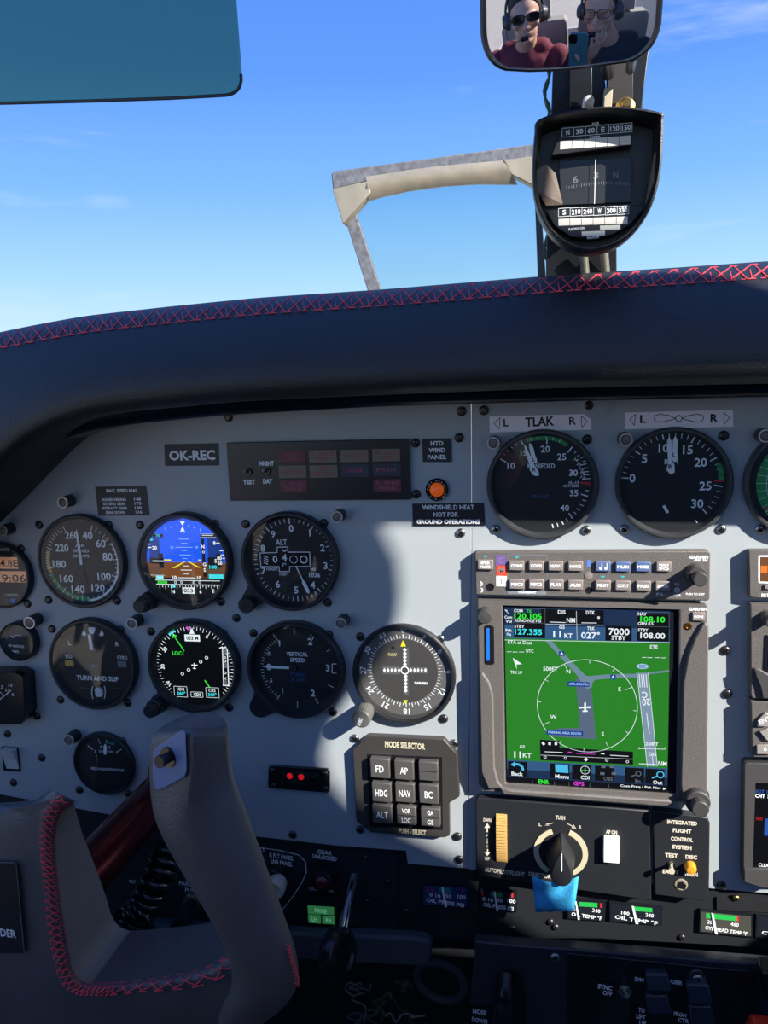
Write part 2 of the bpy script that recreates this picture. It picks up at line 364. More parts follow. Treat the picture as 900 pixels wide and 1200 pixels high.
for wd_ in ([('BRT', 305, 996, 5, 12, .05)], [('R FLT PANEL', 330, 1004, 5, 28, -.08), ('LNR PANEL', 330, 1011, 5, 25, -.08)], [('GEAR', 380.5, 999, 5, 17, -.06), ('UNLOCKED', 380.5, 1005, 5, 28, -.06)], [('GEAR DOWN', 376.5, 1043.5, 5.5, 29, -.06)], [('PARK BRAKE', 228, 1037.5, 5, 36, -.08), ('PULL', 224, 1044, 5, 14, -.08)], [('ALT', 155, 1033, 4, 8, -.1)]):
    b = MB().use(WHT)
    for s_, x, y, h, q_, r_ in wd_: low.text(b, s_, x, y, h, q_, w, r_, .01)
    b.build('lettering', low.o, smooth=False)
b = MB().use(BLKM)                                  # deep shelf edge below the sub-panel
b.prism(low.ll([(840, 1052), (980, 1062), (980, 1074), (840, 1066)], -3), -5, -3); b.build('edge_strip', low.o, smooth=False)
screw(low.o, *low.l(862.5, 1052, -3), -3, BRASS, 2.8)
for px, py in [(651, 1086), (645, 1080), (799, 1098), (600, 1088)]: screw(low.o, *low.l(px, py, -5), -5, SCRB, 3)

# ---- padded glareshield
gs = T('glareshield', 'long padded black leather glareshield with red cross stitching running above the panel', 'glareshield', 450, 450)
sil = [(-400, 500), (-260, 462), (-140, 426), (-60, 404), (0, 389), (50, 379), (100, 370), (200, 359), (300, 349), (450, 339), (650, 322.5), (800, 313), (900, 306), (1000, 300), (1600, 262)]
lea = [(-400, 960), (-260, 820), (-140, 690), (-60, 610), (0, 546), (25, 524), (50, 507), (80, 495), (110, 486), (150, 480), (200, 475.5), (270, 469), (350, 465), (450, 460.5), (650, 452.5), (900, 447), (1600, 433)]
lipb = [(-400, 990), (-260, 850), (-140, 720), (-60, 640), (0, 571), (25, 545), (50, 525), (75, 513), (100, 505), (150, 497), (200, 492), (270, 485.5), (350, 481), (450, 475.5), (650, 470), (900, 464.5), (1600, 450)]
def itp(tab, x):
    for (a, ya), (c, yc) in zip(tab, tab[1:]):
        if a <= x <= c: return ya + (yc - ya) * (x - a) / (c - a)
    return tab[-1][1]
xs = [-300 + 10 * i for i in range(187)]
def smooth(tab):
    ys = [itp(tab, x) for x in xs]
    for _ in range(3): ys = [ys[0]] + [(ys[i - 1] + 2 * ys[i] + ys[i + 1]) / 4 for i in range(1, len(ys) - 1)] + [ys[-1]]
    return ys
S, L, Bt = smooth(sil), smooth(lea), smooth(lipb)
def gsp(i, f, Y): return P(xs[i], S[i] + (L[i] - S[i]) * f, Y)
rows = []
prof = [(0.0, -.045), (0.035, -.060), (0.075, -.070), (0.14, -.079), (0.25, -.088), (0.42, -.098), (0.6, -.106), (0.76, -.110), (0.88, -.110), (0.95, -.107), (1.0, -.100)]
vs = []; fs = []; nr = None
for i in range(len(xs)):
    a = P(xs[i], S[i], -.045)
    back = [a + Vector((0, .50, -.05)), a + Vector((0, .30, -.030)), a + Vector((0, .12, -.007)), a + Vector((0, .05, .0)), a + Vector((0, .015, .0005))]
    bot = P(xs[i], L[i], -.100)
    under = [bot + Vector((0, .012, -.0015)), bot + Vector((0, .05, .003)), bot + Vector((0, .098, .004))]
    col = back + [gsp(i, f, Y) for f, Y in prof] + under
    nr = len(col); vs += col
for i in range(len(xs) - 1):
    for j in range(nr - 1): k = i * nr + j; fs.append((k, k + nr, k + nr + 1, k + 1))
def toloc(t, vs): return [((v.x - t.loc.x) * 1000, (v.z - t.loc.z) * 1000, -(v.y - t.loc.y) * 1000) for v in vs]
b = MB().use(LEA); b.add(toloc(gs, vs), fs); b.build('leather_pad', gs.o, ang=80)
# metal lip under the pad
LIPM = mat('lip_dark_blue', (20, 28, 44), 0.22, 0.3)
vs = []; fs = []
for i in range(len(xs)):
    t_ = P(xs[i], L[i] - 3, -.046); m_ = P(xs[i], Bt[i] - 6, -.048); b_ = P(xs[i], Bt[i], -.044)
    vs += [t_ + Vector((0, .03, 0)), t_, (t_ + m_) / 2 + Vector((0, -.003, 0)), m_, b_, b_ + Vector((0, .003, -.0005)), b_ + Vector((0, .0415, .0))]
for i in range(len(xs) - 1):
    for j in range(6): k = i * 7 + j; fs.append((k, k + 7, k + 8, k + 1))
b = MB().use(LIPM); b.add(toloc(gs, vs), fs); b.build('metal_lip', gs.o, ang=60)
# red cross stitches laid on the pad
def surf(x, f):                                     # point on the pad, slightly proud
    i = (x - xs[0]) / 10; k = int(i); k = max(0, min(len(xs) - 2, k)); tt = i - k
    for (f0, y0), (f1, y1) in zip(prof, prof[1:]):
        if f0 <= f <= f1: Y = y0 + (y1 - y0) * (f - f0) / (f1 - f0); break
    s_ = S[k] * (1 - tt) + S[k + 1] * tt; l_ = L[k] * (1 - tt) + L[k + 1] * tt
    return P(x, s_ + (l_ - s_) * f, Y - .0011)
b = MB().use(RED); x = -280.0; fb = lambda x: 19.0 / (itp(lea, x) - itp(sil, x)); ft = lambda x: 2.5 / (itp(lea, x) - itp(sil, x))
def th(x0, f0, x1, f1, r_=.42, n=3):
    pts = [surf(x0 + (x1 - x0) * i / n, f0 + (f1 - f0) * i / n) for i in range(n + 1)]; b.tube(toloc(gs, pts), r_, 4)
while x < 1500:
    st = 15 + 9 * max(0, min(1, x / 900)); f1, f0 = fb(x), ft(x); f1b, f0b = fb(x + st), ft(x + st)
    th(x + rnd.uniform(-1, 1), f1, x + st * 1.12 + rnd.uniform(-1, 1), f0b); th(x + st * .18, f0, x + st * .9 + rnd.uniform(-1, 1), f1b)
    th(x - st * .10, f1, x + st * .30, f1, .5, 1); th(x + st * .55, f1, x + st * .80, f1, .4, 1); th(x + st * .0, f0, x + st * .4, f0, .45, 1)
    th(x + st * .12, f1, x + st * .02, f1 * .45, .4, 1)
    x += st
b.build('stitching', gs.o, smooth=False)
for px, py in [(34, 541)]: pass

# ---- black sheet standing in for the shade in the cavity below the panel
b = MB(); wbox(b, -.70, .70, .10, .12, .20, .90); o = struct('footwell_shade_sheet', b, BLKM, smooth=False)
# ================================================================ ROUND GAUGES
BEZ = mat('bezel_grey', (60, 61, 64), .3)
def gauge(name, label, px, py, rv, wz=7.0, face=2.0, rin=0.875, bez=BLK, glass=True, cat='gauge', group=None, facemat=None, deep=False):
    t = T(name, label, cat, px, py, 0.0, group)
    c = P(px, py, -wz * .001); t.o.location = (c.x, 0, c.z); t.loc = Vector((c.x, 0, c.z))
    R_ = rv * t.sy(px, py, wz); t.R = R_; t.f = face
    b = MB().use(bez)
    b.lathe(0, 0, [(R_, 0), (R_, wz - 1.4), (R_ - 1.2, wz), (R_ * .93, wz), (R_ * (.93 - (.93 - rin) * .3), wz - 1.2), (R_ * rin, face)], 64, caps=False)
    b.build('bezel', t.o)
    b = MB().use(facemat or DIAL); b.disc(0, 0, R_ * rin + .3, face, 64); b.build('dial', t.o, smooth=False)
    if glass:
        b = MB().use(GLASS); b.disc(0, 0, R_ * .925, wz - 1.0, 64); b.build('glass', t.o, smooth=False)
    return t
def knob(t, px, py, r_px, w0, w1, m=BLK, ring=False, steps=None, name='knob', tip=None):
    u0, v0 = t.l(px, py, w1); r_ = r_px * t.sy(px, py, w1)
    b = MB().use(m)
    if steps:
        for a, c, k in steps: b.knurl((u0, v0, w0 + (w1 - w0) * a), (u0, v0, w0 + (w1 - w0) * c), r_ * k, 40, .05)
    else: b.knurl((u0, v0, w0), (u0, v0, w1), r_)
    if ring: b.use(GRY).cyl((u0, v0, w0 + 1), (u0, v0, w0 + 1.6), r_ * 1.16, n=30)
    if tip: b.use(tip); b.disc(u0, v0, r_ * .55, w1 + .05, 20)
    return b.build(name, t.o)
def scr(t, lst, m=SCRB, w=0.0):
    for px, py in lst: screw(t.o, *t.l(px, py, w), w, m)
def lug(t, px, py, r_px, w1=5, m=BLK):                # ear on the bezel that carries a knob
    u0, v0 = t.l(px, py, w1); r_ = r_px * t.sy(px, py, w1); d = Vector((u0, v0)); nrm = Vector((-d.y, d.x)).normalized() * r_
    e = d.normalized() * t.R * .93; pts = [(e.x + nrm.x * 1.5, e.y + nrm.y * 1.5)]
    a0 = math.atan2(nrm.y, nrm.x)
    pts += [(u0 + r_ * math.cos(a0 - PI * k / 8), v0 + r_ * math.sin(a0 - PI * k / 8)) for k in range(9)]
    pts += [(e.x - nrm.x * 1.5, e.y - nrm.y * 1.5)]
    b = MB().use(m); b.prism(pts, 0, w1); b.build('knob_lug', t.o, bevel=.5)
def rt(t, b, s, ang, rad, h, wd=None, rot=0.0, w=None, bold=0.0):
    a = math.radians(ang); b.text(s, t.cx + rad * math.sin(a), t.cy + rad * math.cos(a), h, wd, rot, t.f + .08 if w is None else w, bold)
def fcen(t, px, py): t.cx, t.cy = t.l(px, py, t.f)
def polar(t, px, py, w=None):                         # clock angle and radius of a pixel on the face
    u_, v_ = t.l(px, py, t.f if w is None else w); return math.degrees(math.atan2(u_ - t.cx, v_ - t.cy)), math.hypot(u_ - t.cx, v_ - t.cy)
def needle(t, b, ang, r0, r1, wd, w):
    a = math.radians(ang); s_, c_ = math.sin(a), math.cos(a); n = (c_, -s_)
    q = lambda rr, ww: (t.cx + rr * s_ + n[0] * ww, t.cy + rr * c_ + n[1] * ww)
    b.prism([q(r0, -wd), q(r1 * .85, -wd * .8), q(r1, 0), q(r1 * .85, wd * .8), q(r0, wd)], w, w + .5)

# ---- airspeed indicator
t = gauge('airspeed_indicator', 'airspeed indicator with green and yellow arcs and a white needle pointing straight up', 93.5, 658.5, 55, 7, 2.5)
fcen(t, 96, 659); R_ = t.R * .86; b = MB().use(WHT); w = 2.6
A = lambda kt: {40: 22, 60: 52, 80: 85, 100: 112, 120: 146, 140: 185, 160: 218, 180: 260, 220: 292, 260: 335}[kt]
kts = sorted([40, 60, 80, 100, 120, 140, 160, 180, 220, 260]); angs = []
for k0, k1 in zip(kts, kts[1:]):
    n = 4 if k1 - k0 == 20 else 8
    for i in range(n): angs.append((A(k0) + (A(k1) - A(k0)) * i / n, i == 0))
b.ticks(t.cx, t.cy, R_ * .82, R_ * .98, [a for a, m_ in angs if m_] + [335], .7, w); b.ticks(t.cx, t.cy, R_ * .88, R_ * .98, [a for a, m_ in angs if not m_], .45, w)
for s_, px, py, h in [('260', 84, 627, 9.5), ('40', 102.5, 627.5, 9.5), ('60', 118, 637, 9.5), ('80', 126, 652.5, 9.5), ('100', 122, 675.5, 9.5), ('120', 115, 689, 9.5), ('140', 91.5, 690.5, 9.5), ('160', 78, 678, 9), ('180', 69.5, 661, 9), ('220', 72.5, 642, 9)]:
    t.text(b, s_, px, py, h, None if len(s_) < 3 else 15.5, w, 0, .01)
for s_, px, py in [('AIR', 93.5, 639.5), ('SPEED', 95, 645.5), ('KNOTS', 95, 651.5)]: t.text(b, s_, px, py, 3.6, 6 * len(s_) * .62, w)
b.build('lettering', t.o, smooth=False)
b = MB().use(GRN); b.arc(t.cx, t.cy, R_ * .86, R_ * .96, 172, 250, w - .03); b.use(YEL); b.arc(t.cx, t.cy, R_ * .86, R_ * .96, 252, 288, w - .03)
b.use(WHT); b.arc(t.cx, t.cy, R_ * .93, R_ * .985, 100, 172, w - .03); b.arc(t.cx, t.cy, R_ * .93, R_ * .96, 60, 100, w - .03)
b.use(REDP); b.arc(t.cx, t.cy, R_ * .84, R_ * .97, 48, 50, w - .02, 2); b.use(BLP); b.arc(t.cx, t.cy, R_ * .84, R_ * .97, 107, 109, w - .02, 2); b.build('range_arcs', t.o, smooth=False)
b = MB().use(WHT); needle(t, b, -3, -2, R_ * .84, 1.3, 3.6); b.use(DIAL); needle(t, b, 170, 0, R_ * .5, 1.3, 3.5); b.build('needle', t.o)
scr(t, [(46, 615), (127.5, 615), (57, 703), (137.5, 704)])

# ---- attitude display (electronic)
t = gauge('attitude_display', 'round electronic attitude display showing blue sky above brown ground', 213.5, 659, 57, 11, 3, .86, cat='flight display')
fcen(t, 217, 657); R_ = t.R * .86; f = t.f
def cpoly(pts, R__):                                  # keep polygon points inside the round screen
    o = []
    for u_, v_ in pts:
        d = math.hypot(u_, v_); k = R__ / d if d > R__ else 1; o.append((u_ * k, v_ * k))
    return o
def capseg(v0, v1, R__, u0=-99, u1=99, n=14):         # horizontal band of the round screen
    L_, R2 = [], []
    for i in range(n + 1):
        v = v0 + (v1 - v0) * i / n; h = math.sqrt(max(0, R__ * R__ - v * v)); L_.append((max(-h, u0), v)); R2.append((min(h, u1), v))
    return R2 + list(reversed(L_))
Rs = t.R * .86
vh = t.l(216, 659, f)[1]; vb = t.l(216, 677, f)[1]
b = MB().use(E['sky']); b.flat(capseg(vh, Rs, Rs), f + .05); b.use(E['brown']); b.flat(capseg(vb, vh, Rs), f + .05); b.use(E['dark']); b.flat(capseg(-Rs, vb, Rs), f + .05); b.build('screen', t.o, smooth=False)
b = MB(); w = f + .1
def px_(i, x, y): return (150 + x / 6.923, 595 + y / 6.923)
def Z(x, y): return (150 + x / 6.923, 595 + y / 6.923)
def zrect(b, t, x0, y0, x1, y1, w, Z=Z):
    a = t.l(*Z(x0, y0), w); c = t.l(*Z(x1, y1), w); b.flat([(a[0], c[1]), (c[0], c[1]), (c[0], a[1]), (a[0], a[1])], w)
b.use(E['deep']); zrect(b, t, 165, 245, 265, 445, w); zrect(b, t, 640, 235, 770, 445, w)
b.use(em('lit_dirt', (92, 66, 46))); zrect(b, t, 172, 470, 270, 545, w); zrect(b, t, 640, 455, 775, 545, w)
w += .06; b.use(E['dark'])
for q in [(200, 212, 285, 240), (585, 212, 715, 240), (590, 250, 638, 565), (172, 405, 292, 455), (245, 370, 292, 490), (645, 402, 725, 500), (715, 375, 765, 485), (225, 590, 745, 625)]: zrect(b, t, *q, w)
w += .06; b.use(E['white'])
b.flat([t.l(*Z(420, 110), w), t.l(*Z(462, 110), w), t.l(*Z(442, 145), w)], w); b.flat([t.l(*Z(442, 150), w), t.l(*Z(458, 185), w), t.l(*Z(426, 185), w)], w); zrect(b, t, 422, 190, 462, 199, w)
for x, y, s_ in [(215, 325, '20'), (742, 410, '80'), (745, 450, '60'), (712, 432, '5'), (606, 315, 'N'), (620, 460, 'G'), (622, 505, 'S'), (378, 566, '10'), (576, 568, '10'), (700, 286, '8')]:
    t.text(b, s_, *Z(x, y), 4.4, None, w, 0, .02)
for x, y, s_ in [(366, 680, 'N'), (588, 682, '6'), (692, 676, 'E')]: t.text(b, s_, *Z(x, y), 4.2, None, w, 0, .02)
for x, y in [(612, 360), (385, 605), (434, 605), (534, 607), (582, 607)]:
    c = t.l(*Z(x, y), w); b.arc(c[0], c[1], .75, 1.2, 0, 360, w, 12)
for i in range(22): zrect(b, t, 232 + i * 23.3, 628, 238 + i * 23.3, 658 if i % 2 else 645, w)
for x0, y0, x1, y1 in [(405, 565, 550, 573), (428, 502, 518, 509), (448, 470, 494, 476), (450, 534, 498, 540), (200, 428, 290, 438), (220, 588, 745, 592), (225, 622, 745, 626), (300, 440, 600, 444), (160, 318, 190, 326), (165, 292, 180, 298), (712, 284, 748, 290), (742, 345, 775, 352), (750, 380, 780, 386), (765, 408, 790, 414), (590, 240, 715, 244), (585, 212, 715, 215), (600, 222, 690, 227), (180, 545, 300, 549)]: zrect(b, t, x0, y0, x1, y1, w)
zrect(b, t, 440, 646, 540, 698, w); b.use(E['dark']); t.text(b, '033', *Z(490, 672), 5, 11, w + .05, 0, .02)
b.use(E['pale'])
for x0, y0, x1, y1 in [(412, 252, 496, 257), (432, 286, 480, 291), (385, 318, 525, 323), (438, 347, 478, 351), (418, 380, 510, 385), (442, 410, 482, 414)]: zrect(b, t, x0, y0, x1, y1, w)
for x0, y0, x1, y1 in [(300, 160, 312, 190), (592, 160, 584, 190), (348, 150, 352, 163), (396, 138, 400, 156), (490, 140, 487, 158), (540, 152, 534, 168)]:
    a = t.l(*Z(x0, y0), w); c = t.l(*Z(x1, y1), w); b.line(*a, *c, .5, w)
for x in (356, 556): t.text(b, '10', *Z(x, 320), 3, None, w)
b.use(E['yellow'])
for pts in [[(355, 490), (385, 488), (470, 436), (455, 437)], [(590, 487), (560, 484), (485, 437), (500, 438)]]: b.flat([t.l(*Z(*p), w) for p in pts], w)
zrect(b, t, 292, 418, 348, 432, w); zrect(b, t, 570, 420, 595, 432, w)
b.use(E['cyan']); zrect(b, t, 655, 540, 775, 580, w - .03); zrect(b, t, 225, 550, 290, 578, w - .03); zrect(b, t, 345, 622, 385, 648, w - .03)
t.text(b, '100', *Z(690, 482), 4.6, 9, w, 0, .02); t.text(b, '70', *Z(240, 226), 3.4, None, w); b.flat([t.l(*Z(175, 270), w), t.l(*Z(205, 262), w), t.l(*Z(190, 245), w)], w)
b.use(E['green']); zrect(b, t, 240, 592, 318, 622, w - .03); b.use(E['dark']); t.text(b, 'LOC', *Z(280, 607), 3.4, 8, w + .02)
b.use(E['white']); t.text(b, '360', *Z(258, 563), 3, 7, w + .02)
b.build('screen_symbols', t.o, smooth=False)
lug(t, 181, 697, 9); knob(t, 162.5, 711, 9.8, 4, 27, ring=True, steps=[(0, .25, 1.12), (.25, .7, 1.0), (.7, 1, .80)])
scr(t, [(164, 615), (252, 614), (259, 705)])

# ---- heading display (electronic HSI)
t = gauge('heading_display', 'round electronic heading display with a black screen and green course arrow', 224.5, 783, 54, 11, 3, .86, cat='flight display')
f = t.f; Rs = t.R * .86; w = f + .1
def Z2(x, y): return (160 + x / 6.923, 725 + y / 6.923)
b = MB().use(E['dark']); b.disc(0, 0, Rs, f + .05, 48); b.build('screen', t.o, smooth=False)
fcen(t, *Z2(470, 385)); a_, Rr = polar(t, *Z2(165, 385))
b = MB().use(E['white'])
def trk(b, i, r0, r1):
    b.ticks(t.cx, t.cy, r0, r1, [i * 5 + 27], .5, w)
for i in range(72):
    ang = i * 5 - 147
    if abs(((ang + 180) % 360) - 180) < 138: b.ticks(t.cx, t.cy, Rr * (.90 if i % 2 else .95), Rr * 1.01, [ang], .5, w)
for s_, x, y, r0 in [('6', 572, 145, -.4), ('33', 230, 250, .9), ('30', 212, 388, 1.5), ('W', 262, 524, 2.2)]: t.text(b, s_, *Z2(x, y), 4.6, None, w, r0, .02)
for x, y in [(372, 447), (422, 416), (520, 350), (568, 317)]:
    c = t.l(*Z2(x, y), w); b.arc(c[0], c[1], 1.0, 1.6, 0, 360, w, 14)
Zr = lambda b, *q: zrect(b, t, *q, w, Z2)
Zr(b, 464, 360, 474, 410); Zr(b, 445, 372, 495, 382); Zr(b, 456, 400, 484, 407)
b.flat([t.l(*Z2(450, 72), w), t.l(*Z2(470, 125), w), t.l(*Z2(428, 125), w)], w); Zr(b, 388, 128, 516, 186)
for c0, c1 in [((690, 235), (740, 235)), ((700, 540), (752, 545)), ((697, 235), (707, 540)), ((735, 235), (748, 545)), ((672, 240), (697, 228))]: b.line(*t.l(*Z2(*c0), w), *t.l(*Z2(*c1), w), .9, w)
b.use(E['grey'])
for y0 in (250, 360, 500): Zr(b, 705, y0, 735, y0 + 42)
b.use(E['white'])
for y0, s_ in [(315, '0'), (345, 'o'), (440, 'o'), (485, 'X')]: t.text(b, s_, *Z2(718, y0), 3.2, None, w + .05)
for x, y, wd, h in [(358, 592, 104, 84), (490, 616, 96, 40), (616, 600, 104, 80)]: t.frame(b, *Z2(x, y), wd / 6.923, h / 6.923, w, .35)
t.text(b, 'HDG', *Z2(358, 572), 3.6, 8, w); t.text(b, 'CDI', *Z2(490, 616), 3.6, 8, w, 0, .02); t.text(b, 'CRS', *Z2(612, 583), 3.6, 8, w)
b.use(E['cyan']); t.text(b, '360°', *Z2(362, 606), 4, 10, w, 0, .02); t.text(b, '360°', *Z2(614, 616), 4, 10, w, 0, .02)
b.line(*t.l(*Z2(262, 130), w), *t.l(*Z2(308, 100), w), 2, w)
b.use(E['dark']); t.text(b, '033 M', *Z2(452, 158), 4.6, 14, w + .05, 0, .02)
b.use(E['green']); b.line(*t.l(*Z2(387, 262), w), *t.l(*Z2(310, 150), w), .9, w); b.flat([t.l(*Z2(285, 160), w), t.l(*Z2(330, 140), w), t.l(*Z2(300, 125), w)], w)
b.line(*t.l(*Z2(553, 500), w), *t.l(*Z2(596, 560), w), 1.1, w); t.text(b, 'LOC1', *Z2(335, 280), 4.6, 13, w, 0, .01)
b.use(E['magenta']); b.flat([t.l(*Z2(395, 72), w), t.l(*Z2(432, 66), w), t.l(*Z2(420, 98), w)], w)
b.build('screen_symbols', t.o, smooth=False)
lug(t, 190, 820, 9); knob(t, 174.5, 834.5, 9.5, 4, 27, ring=True, steps=[(0, .25, 1.12), (.25, .7, 1.0), (.7, 1, .80)])
scr(t, [(177, 740), (262, 742), (268.5, 829)])

# ---- altimeter
t = gauge('altimeter', 'altimeter with white numerals, a boxed digit counter and one needle aimed near the 4', 338, 659, 58, 9, 2.5, .86)
def Z3(x, y): return (275 + x / 6.923, 590 + y / 6.923)
fcen(t, *Z3(478, 458)); w = 2.6; a_, Rr = polar(t, *Z3(150, 440)); b = MB().use(WHT)
for i in range(50):
    ang = i * 7.2 + 3.5 - 7
    if 12 < i < 17 and False: continue
    b.ticks(t.cx, t.cy, Rr * (.86 if i % 5 == 0 else .90), Rr * 1.0, [ang], .75 if i % 5 == 0 else .5, w)
for s_, x, y in [('0', 458, 202), ('1', 610, 238), ('2', 712, 360), ('3', 738, 505), ('4', 634, 662), ('5', 500, 702), ('6', 350, 655), ('7', 234, 548), ('8', 228, 364), ('9', 312, 250)]: t.text(b, s_, *Z3(x, y), 8.3, None, w, 0, .008)
t.text(b, 'ALT', *Z3(378, 314), 6.5, 13, w); t.text(b, '1000FT', *Z3(306, 532), 3.8, 14, w); t.text(b, '100FT', *Z3(402, 573), 3.8, 11, w); t.text(b, 'MB', *Z3(636, 534), 3, 6, w); t.text(b, '1026', *Z3(648, 580), 5.6, 13, w)
bx = [(205, 402), (345, 398), (345, 355), (430, 353), (432, 395), (608, 395), (612, 512), (445, 512), (445, 552), (362, 552), (362, 512), (212, 512)]
b.pline([t.l(*Z3(*p), w) for p in bx], .7, w, True)
b.use(BLKS); b.flat([t.l(*Z3(*p), w - .04) for p in bx], w - .04); b.use(WHT)
t.text(b, '0', *Z3(328, 452), 8.5, 5.5, w); t.text(b, '4', *Z3(402, 440), 9, 6, w)
for x, wd in ((478, .45), (560, .9)):
    c = t.l(*Z3(x, 455), w); b.arc(c[0], c[1], 3.5 - wd, 3.5, 0, 360, w, 24)
for k in range(4): b.line(*t.l(*Z3(236, 425 + k * 18), w), *t.l(*Z3(272, 440 + k * 18), w), .8, w)
c = t.l(*Z3(404, 372), w); b.arc(c[0], c[1], 1.4, 2.1, 90, 270, w, 12); b.pline([t.l(*Z3(392, 512), w), t.l(*Z3(392, 488), w), t.l(*Z3(414, 488), w), t.l(*Z3(414, 500), w)], .6, w)
b.build('lettering', t.o, smooth=False)
b = MB().use(WHT); aa, rr = polar(t, *Z3(608, 730)); a2 = math.radians(aa); s_, c_ = math.sin(a2), math.cos(a2)
q = lambda r1, o: (t.cx + r1 * s_ + o * c_, t.cy + r1 * c_ - o * s_)
b.prism([q(rr * .17, -.5), q(rr * .60, -.5), q(rr * .65, -1.5), q(rr * .93, -1.5), q(rr, 0), q(rr * .93, 1.5), q(rr * .65, 1.5), q(rr * .60, .5), q(rr * .17, .5)], 3.6, 4.1); b.build('needle', t.o)
lug(t, 293, 703, 10); knob(t, 287.5, 710, 9.3, 3, 14, tip=DIAL)
scr(t, [(288, 614), (379.5, 613), (384, 706)])

# ---- vertical speed
t = gauge('vertical_speed_indicator', 'vertical speed indicator with a white needle lying flat and pointing left at zero', 345, 786.5, 56.5, 9, 2.5, .87)
def Z4(x, y): return (150 + x / 3.333, 580 + y / 3.333)
fcen(t, *Z4(655, 683)); w = 2.6; b = MB().use(WHT)
for x0, y0, x1, y1 in [(648, 518, 650, 543), (567, 545, 580, 562), (588, 570, 592, 592), (725, 552, 720, 566), (712, 545, 718, 556), (775, 612, 790, 602), (782, 742, 802, 752), (732, 795, 744, 815), (662, 805, 662, 832), (583, 798, 594, 782), (602, 752, 604, 776), (797, 660, 797, 696), (797, 660, 815, 660), (797, 696, 815, 696)]: b.line(*t.l(*Z4(x0, y0), w), *t.l(*Z4(x1, y1), w), .6, w)
cR = polar(t, *Z4(515, 672))[1]
for i in range(-11, 12):
    if i: b.ticks(t.cx, t.cy, cR * (.9 if i % 5 else .86), cR * .97, [270 + i * 5.2 + 3], .45, w)
for s_, x, y, h in [('0', 550, 672, 8), ('1', 592, 578, 6.5), ('1', 604, 764, 6.5), ('2', 711, 573, 8), ('2', 722, 774, 8), ('3', 780, 676, 8), ('.5', 549, 620, 4.5), ('.5', 557, 725, 4.5)]: t.text(b, s_, *Z4(x, y), h, None, w, 0, .01)
t.text(b, 'VERTICAL', *Z4(660, 622), 4.8, 25, w, 0, .01); t.text(b, 'SPEED', *Z4(662, 645), 4.8, 17, w, 0, .01)
b.use(BLP); t.text(b, 'FT/MIN', *Z4(665, 702), 4, 17, w); t.text(b, 'X 1000', *Z4(665, 722), 4, 17, w)
b.build('lettering', t.o, smooth=False)
b = MB().use(WHT); a = t.l(*Z4(640, 676), 3.6); c = t.l(*Z4(525, 670), 3.6)
b.prism([(a[0], a[1] - 1), (a[0], a[1] + 1), (c[0] + 6, c[1] + 1.1), (c[0], c[1]), (c[0] + 6, c[1] - 1.1)], 3.5, 4.1); b.use(DIAL); b.cyl((a[0] + 1, a[1], 3), (a[0] + 1, a[1], 4.4), 3.4, n=20); b.build('needle', t.o)
lug(t, 304, 829, 12, 3)
scr(t, [(297, 742), (385.5, 743.5), (390, 834)])

# ---- turn and slip
t = gauge('turn_and_slip_indicator', 'turn and slip indicator with a white turn needle above a pale ball in its tube', 106.7, 779.6, 53, 8, 2.5, .87)
fcen(t, 110, 779); w = 2.6; b = MB().use(WHT)
def Z5(x, y): return (x / 3.214, 700 + y / 3.214)
t.text(b, 'TURN AND SLIP', *Z5(367, 305), 5.6, 49, w, 0, .01); t.text(b, 'L', *Z5(262, 172), 5, None, w); t.text(b, 'R', *Z5(441, 176), 5, None, w); t.text(b, 'Y/D', *Z5(257, 222), 4.6, 9, w); t.text(b, 'GYRO', *Z5(460, 227), 4.2, 12, w)
zz = lambda q: [t.l(*Z5(*p), w) for p in q]
b.flat(zz([(333, 113), (358, 113), (358, 125), (352, 138), (338, 138), (333, 125)]), w); b.flat(zz([(314, 124), (324, 135), (322, 145), (307, 142)]), w); b.flat(zz([(381, 124), (391, 138), (387, 146), (373, 144)]), w)
b.use(YEL); t.rflat(b, *Z5(261, 248), 10, 7, w); b.use(GRY); t.rflat(b, *Z5(459, 252), 10, 7, w)
b.use(BLP); t.text(b, '2 MIN', *Z5(350, 258), 4, 9, w); b.build('lettering', t.o, smooth=False)
b = MB().use(WHT); b.prism([t.l(*Z5(*p), 3.6) for p in [(331, 140), (341, 140), (352, 198), (339, 198)]], 3.4, 4); b.build('needle', t.o)
b = MB().use(DSTEEL); pts = [t.l(*Z5(x, y), 3.2) for x, y in [(300, 338), (325, 343), (350, 345), (372, 346), (400, 345), (425, 344), (446, 341)]]
b.tube([(p[0], p[1], 3.2) for p in pts], .55, 6); b.use(WHT)
for x in (350, 393):
    c0 = [t.l(*Z5(x + (4 if x < 370 else -4) * math.sin(k / 6 * PI) * -1, 334 + k * 8), 4) for k in range(7)]; b.tube([(p[0], p[1], 4) for p in c0], .5, 5)
b.build('slip_tube', t.o)
b = MB().use(mat('slip_ball', (206, 212, 212), .3)); c = t.l(*Z5(373, 358), 4); b.box(c[0], c[1], 7.6, 8.4, 2.6, 4.6, 0, 1.6); b.build('slip_ball', t.o)
scr(t, [(61, 737), (141.5, 738), (71, 820), (149.6, 823.5)])

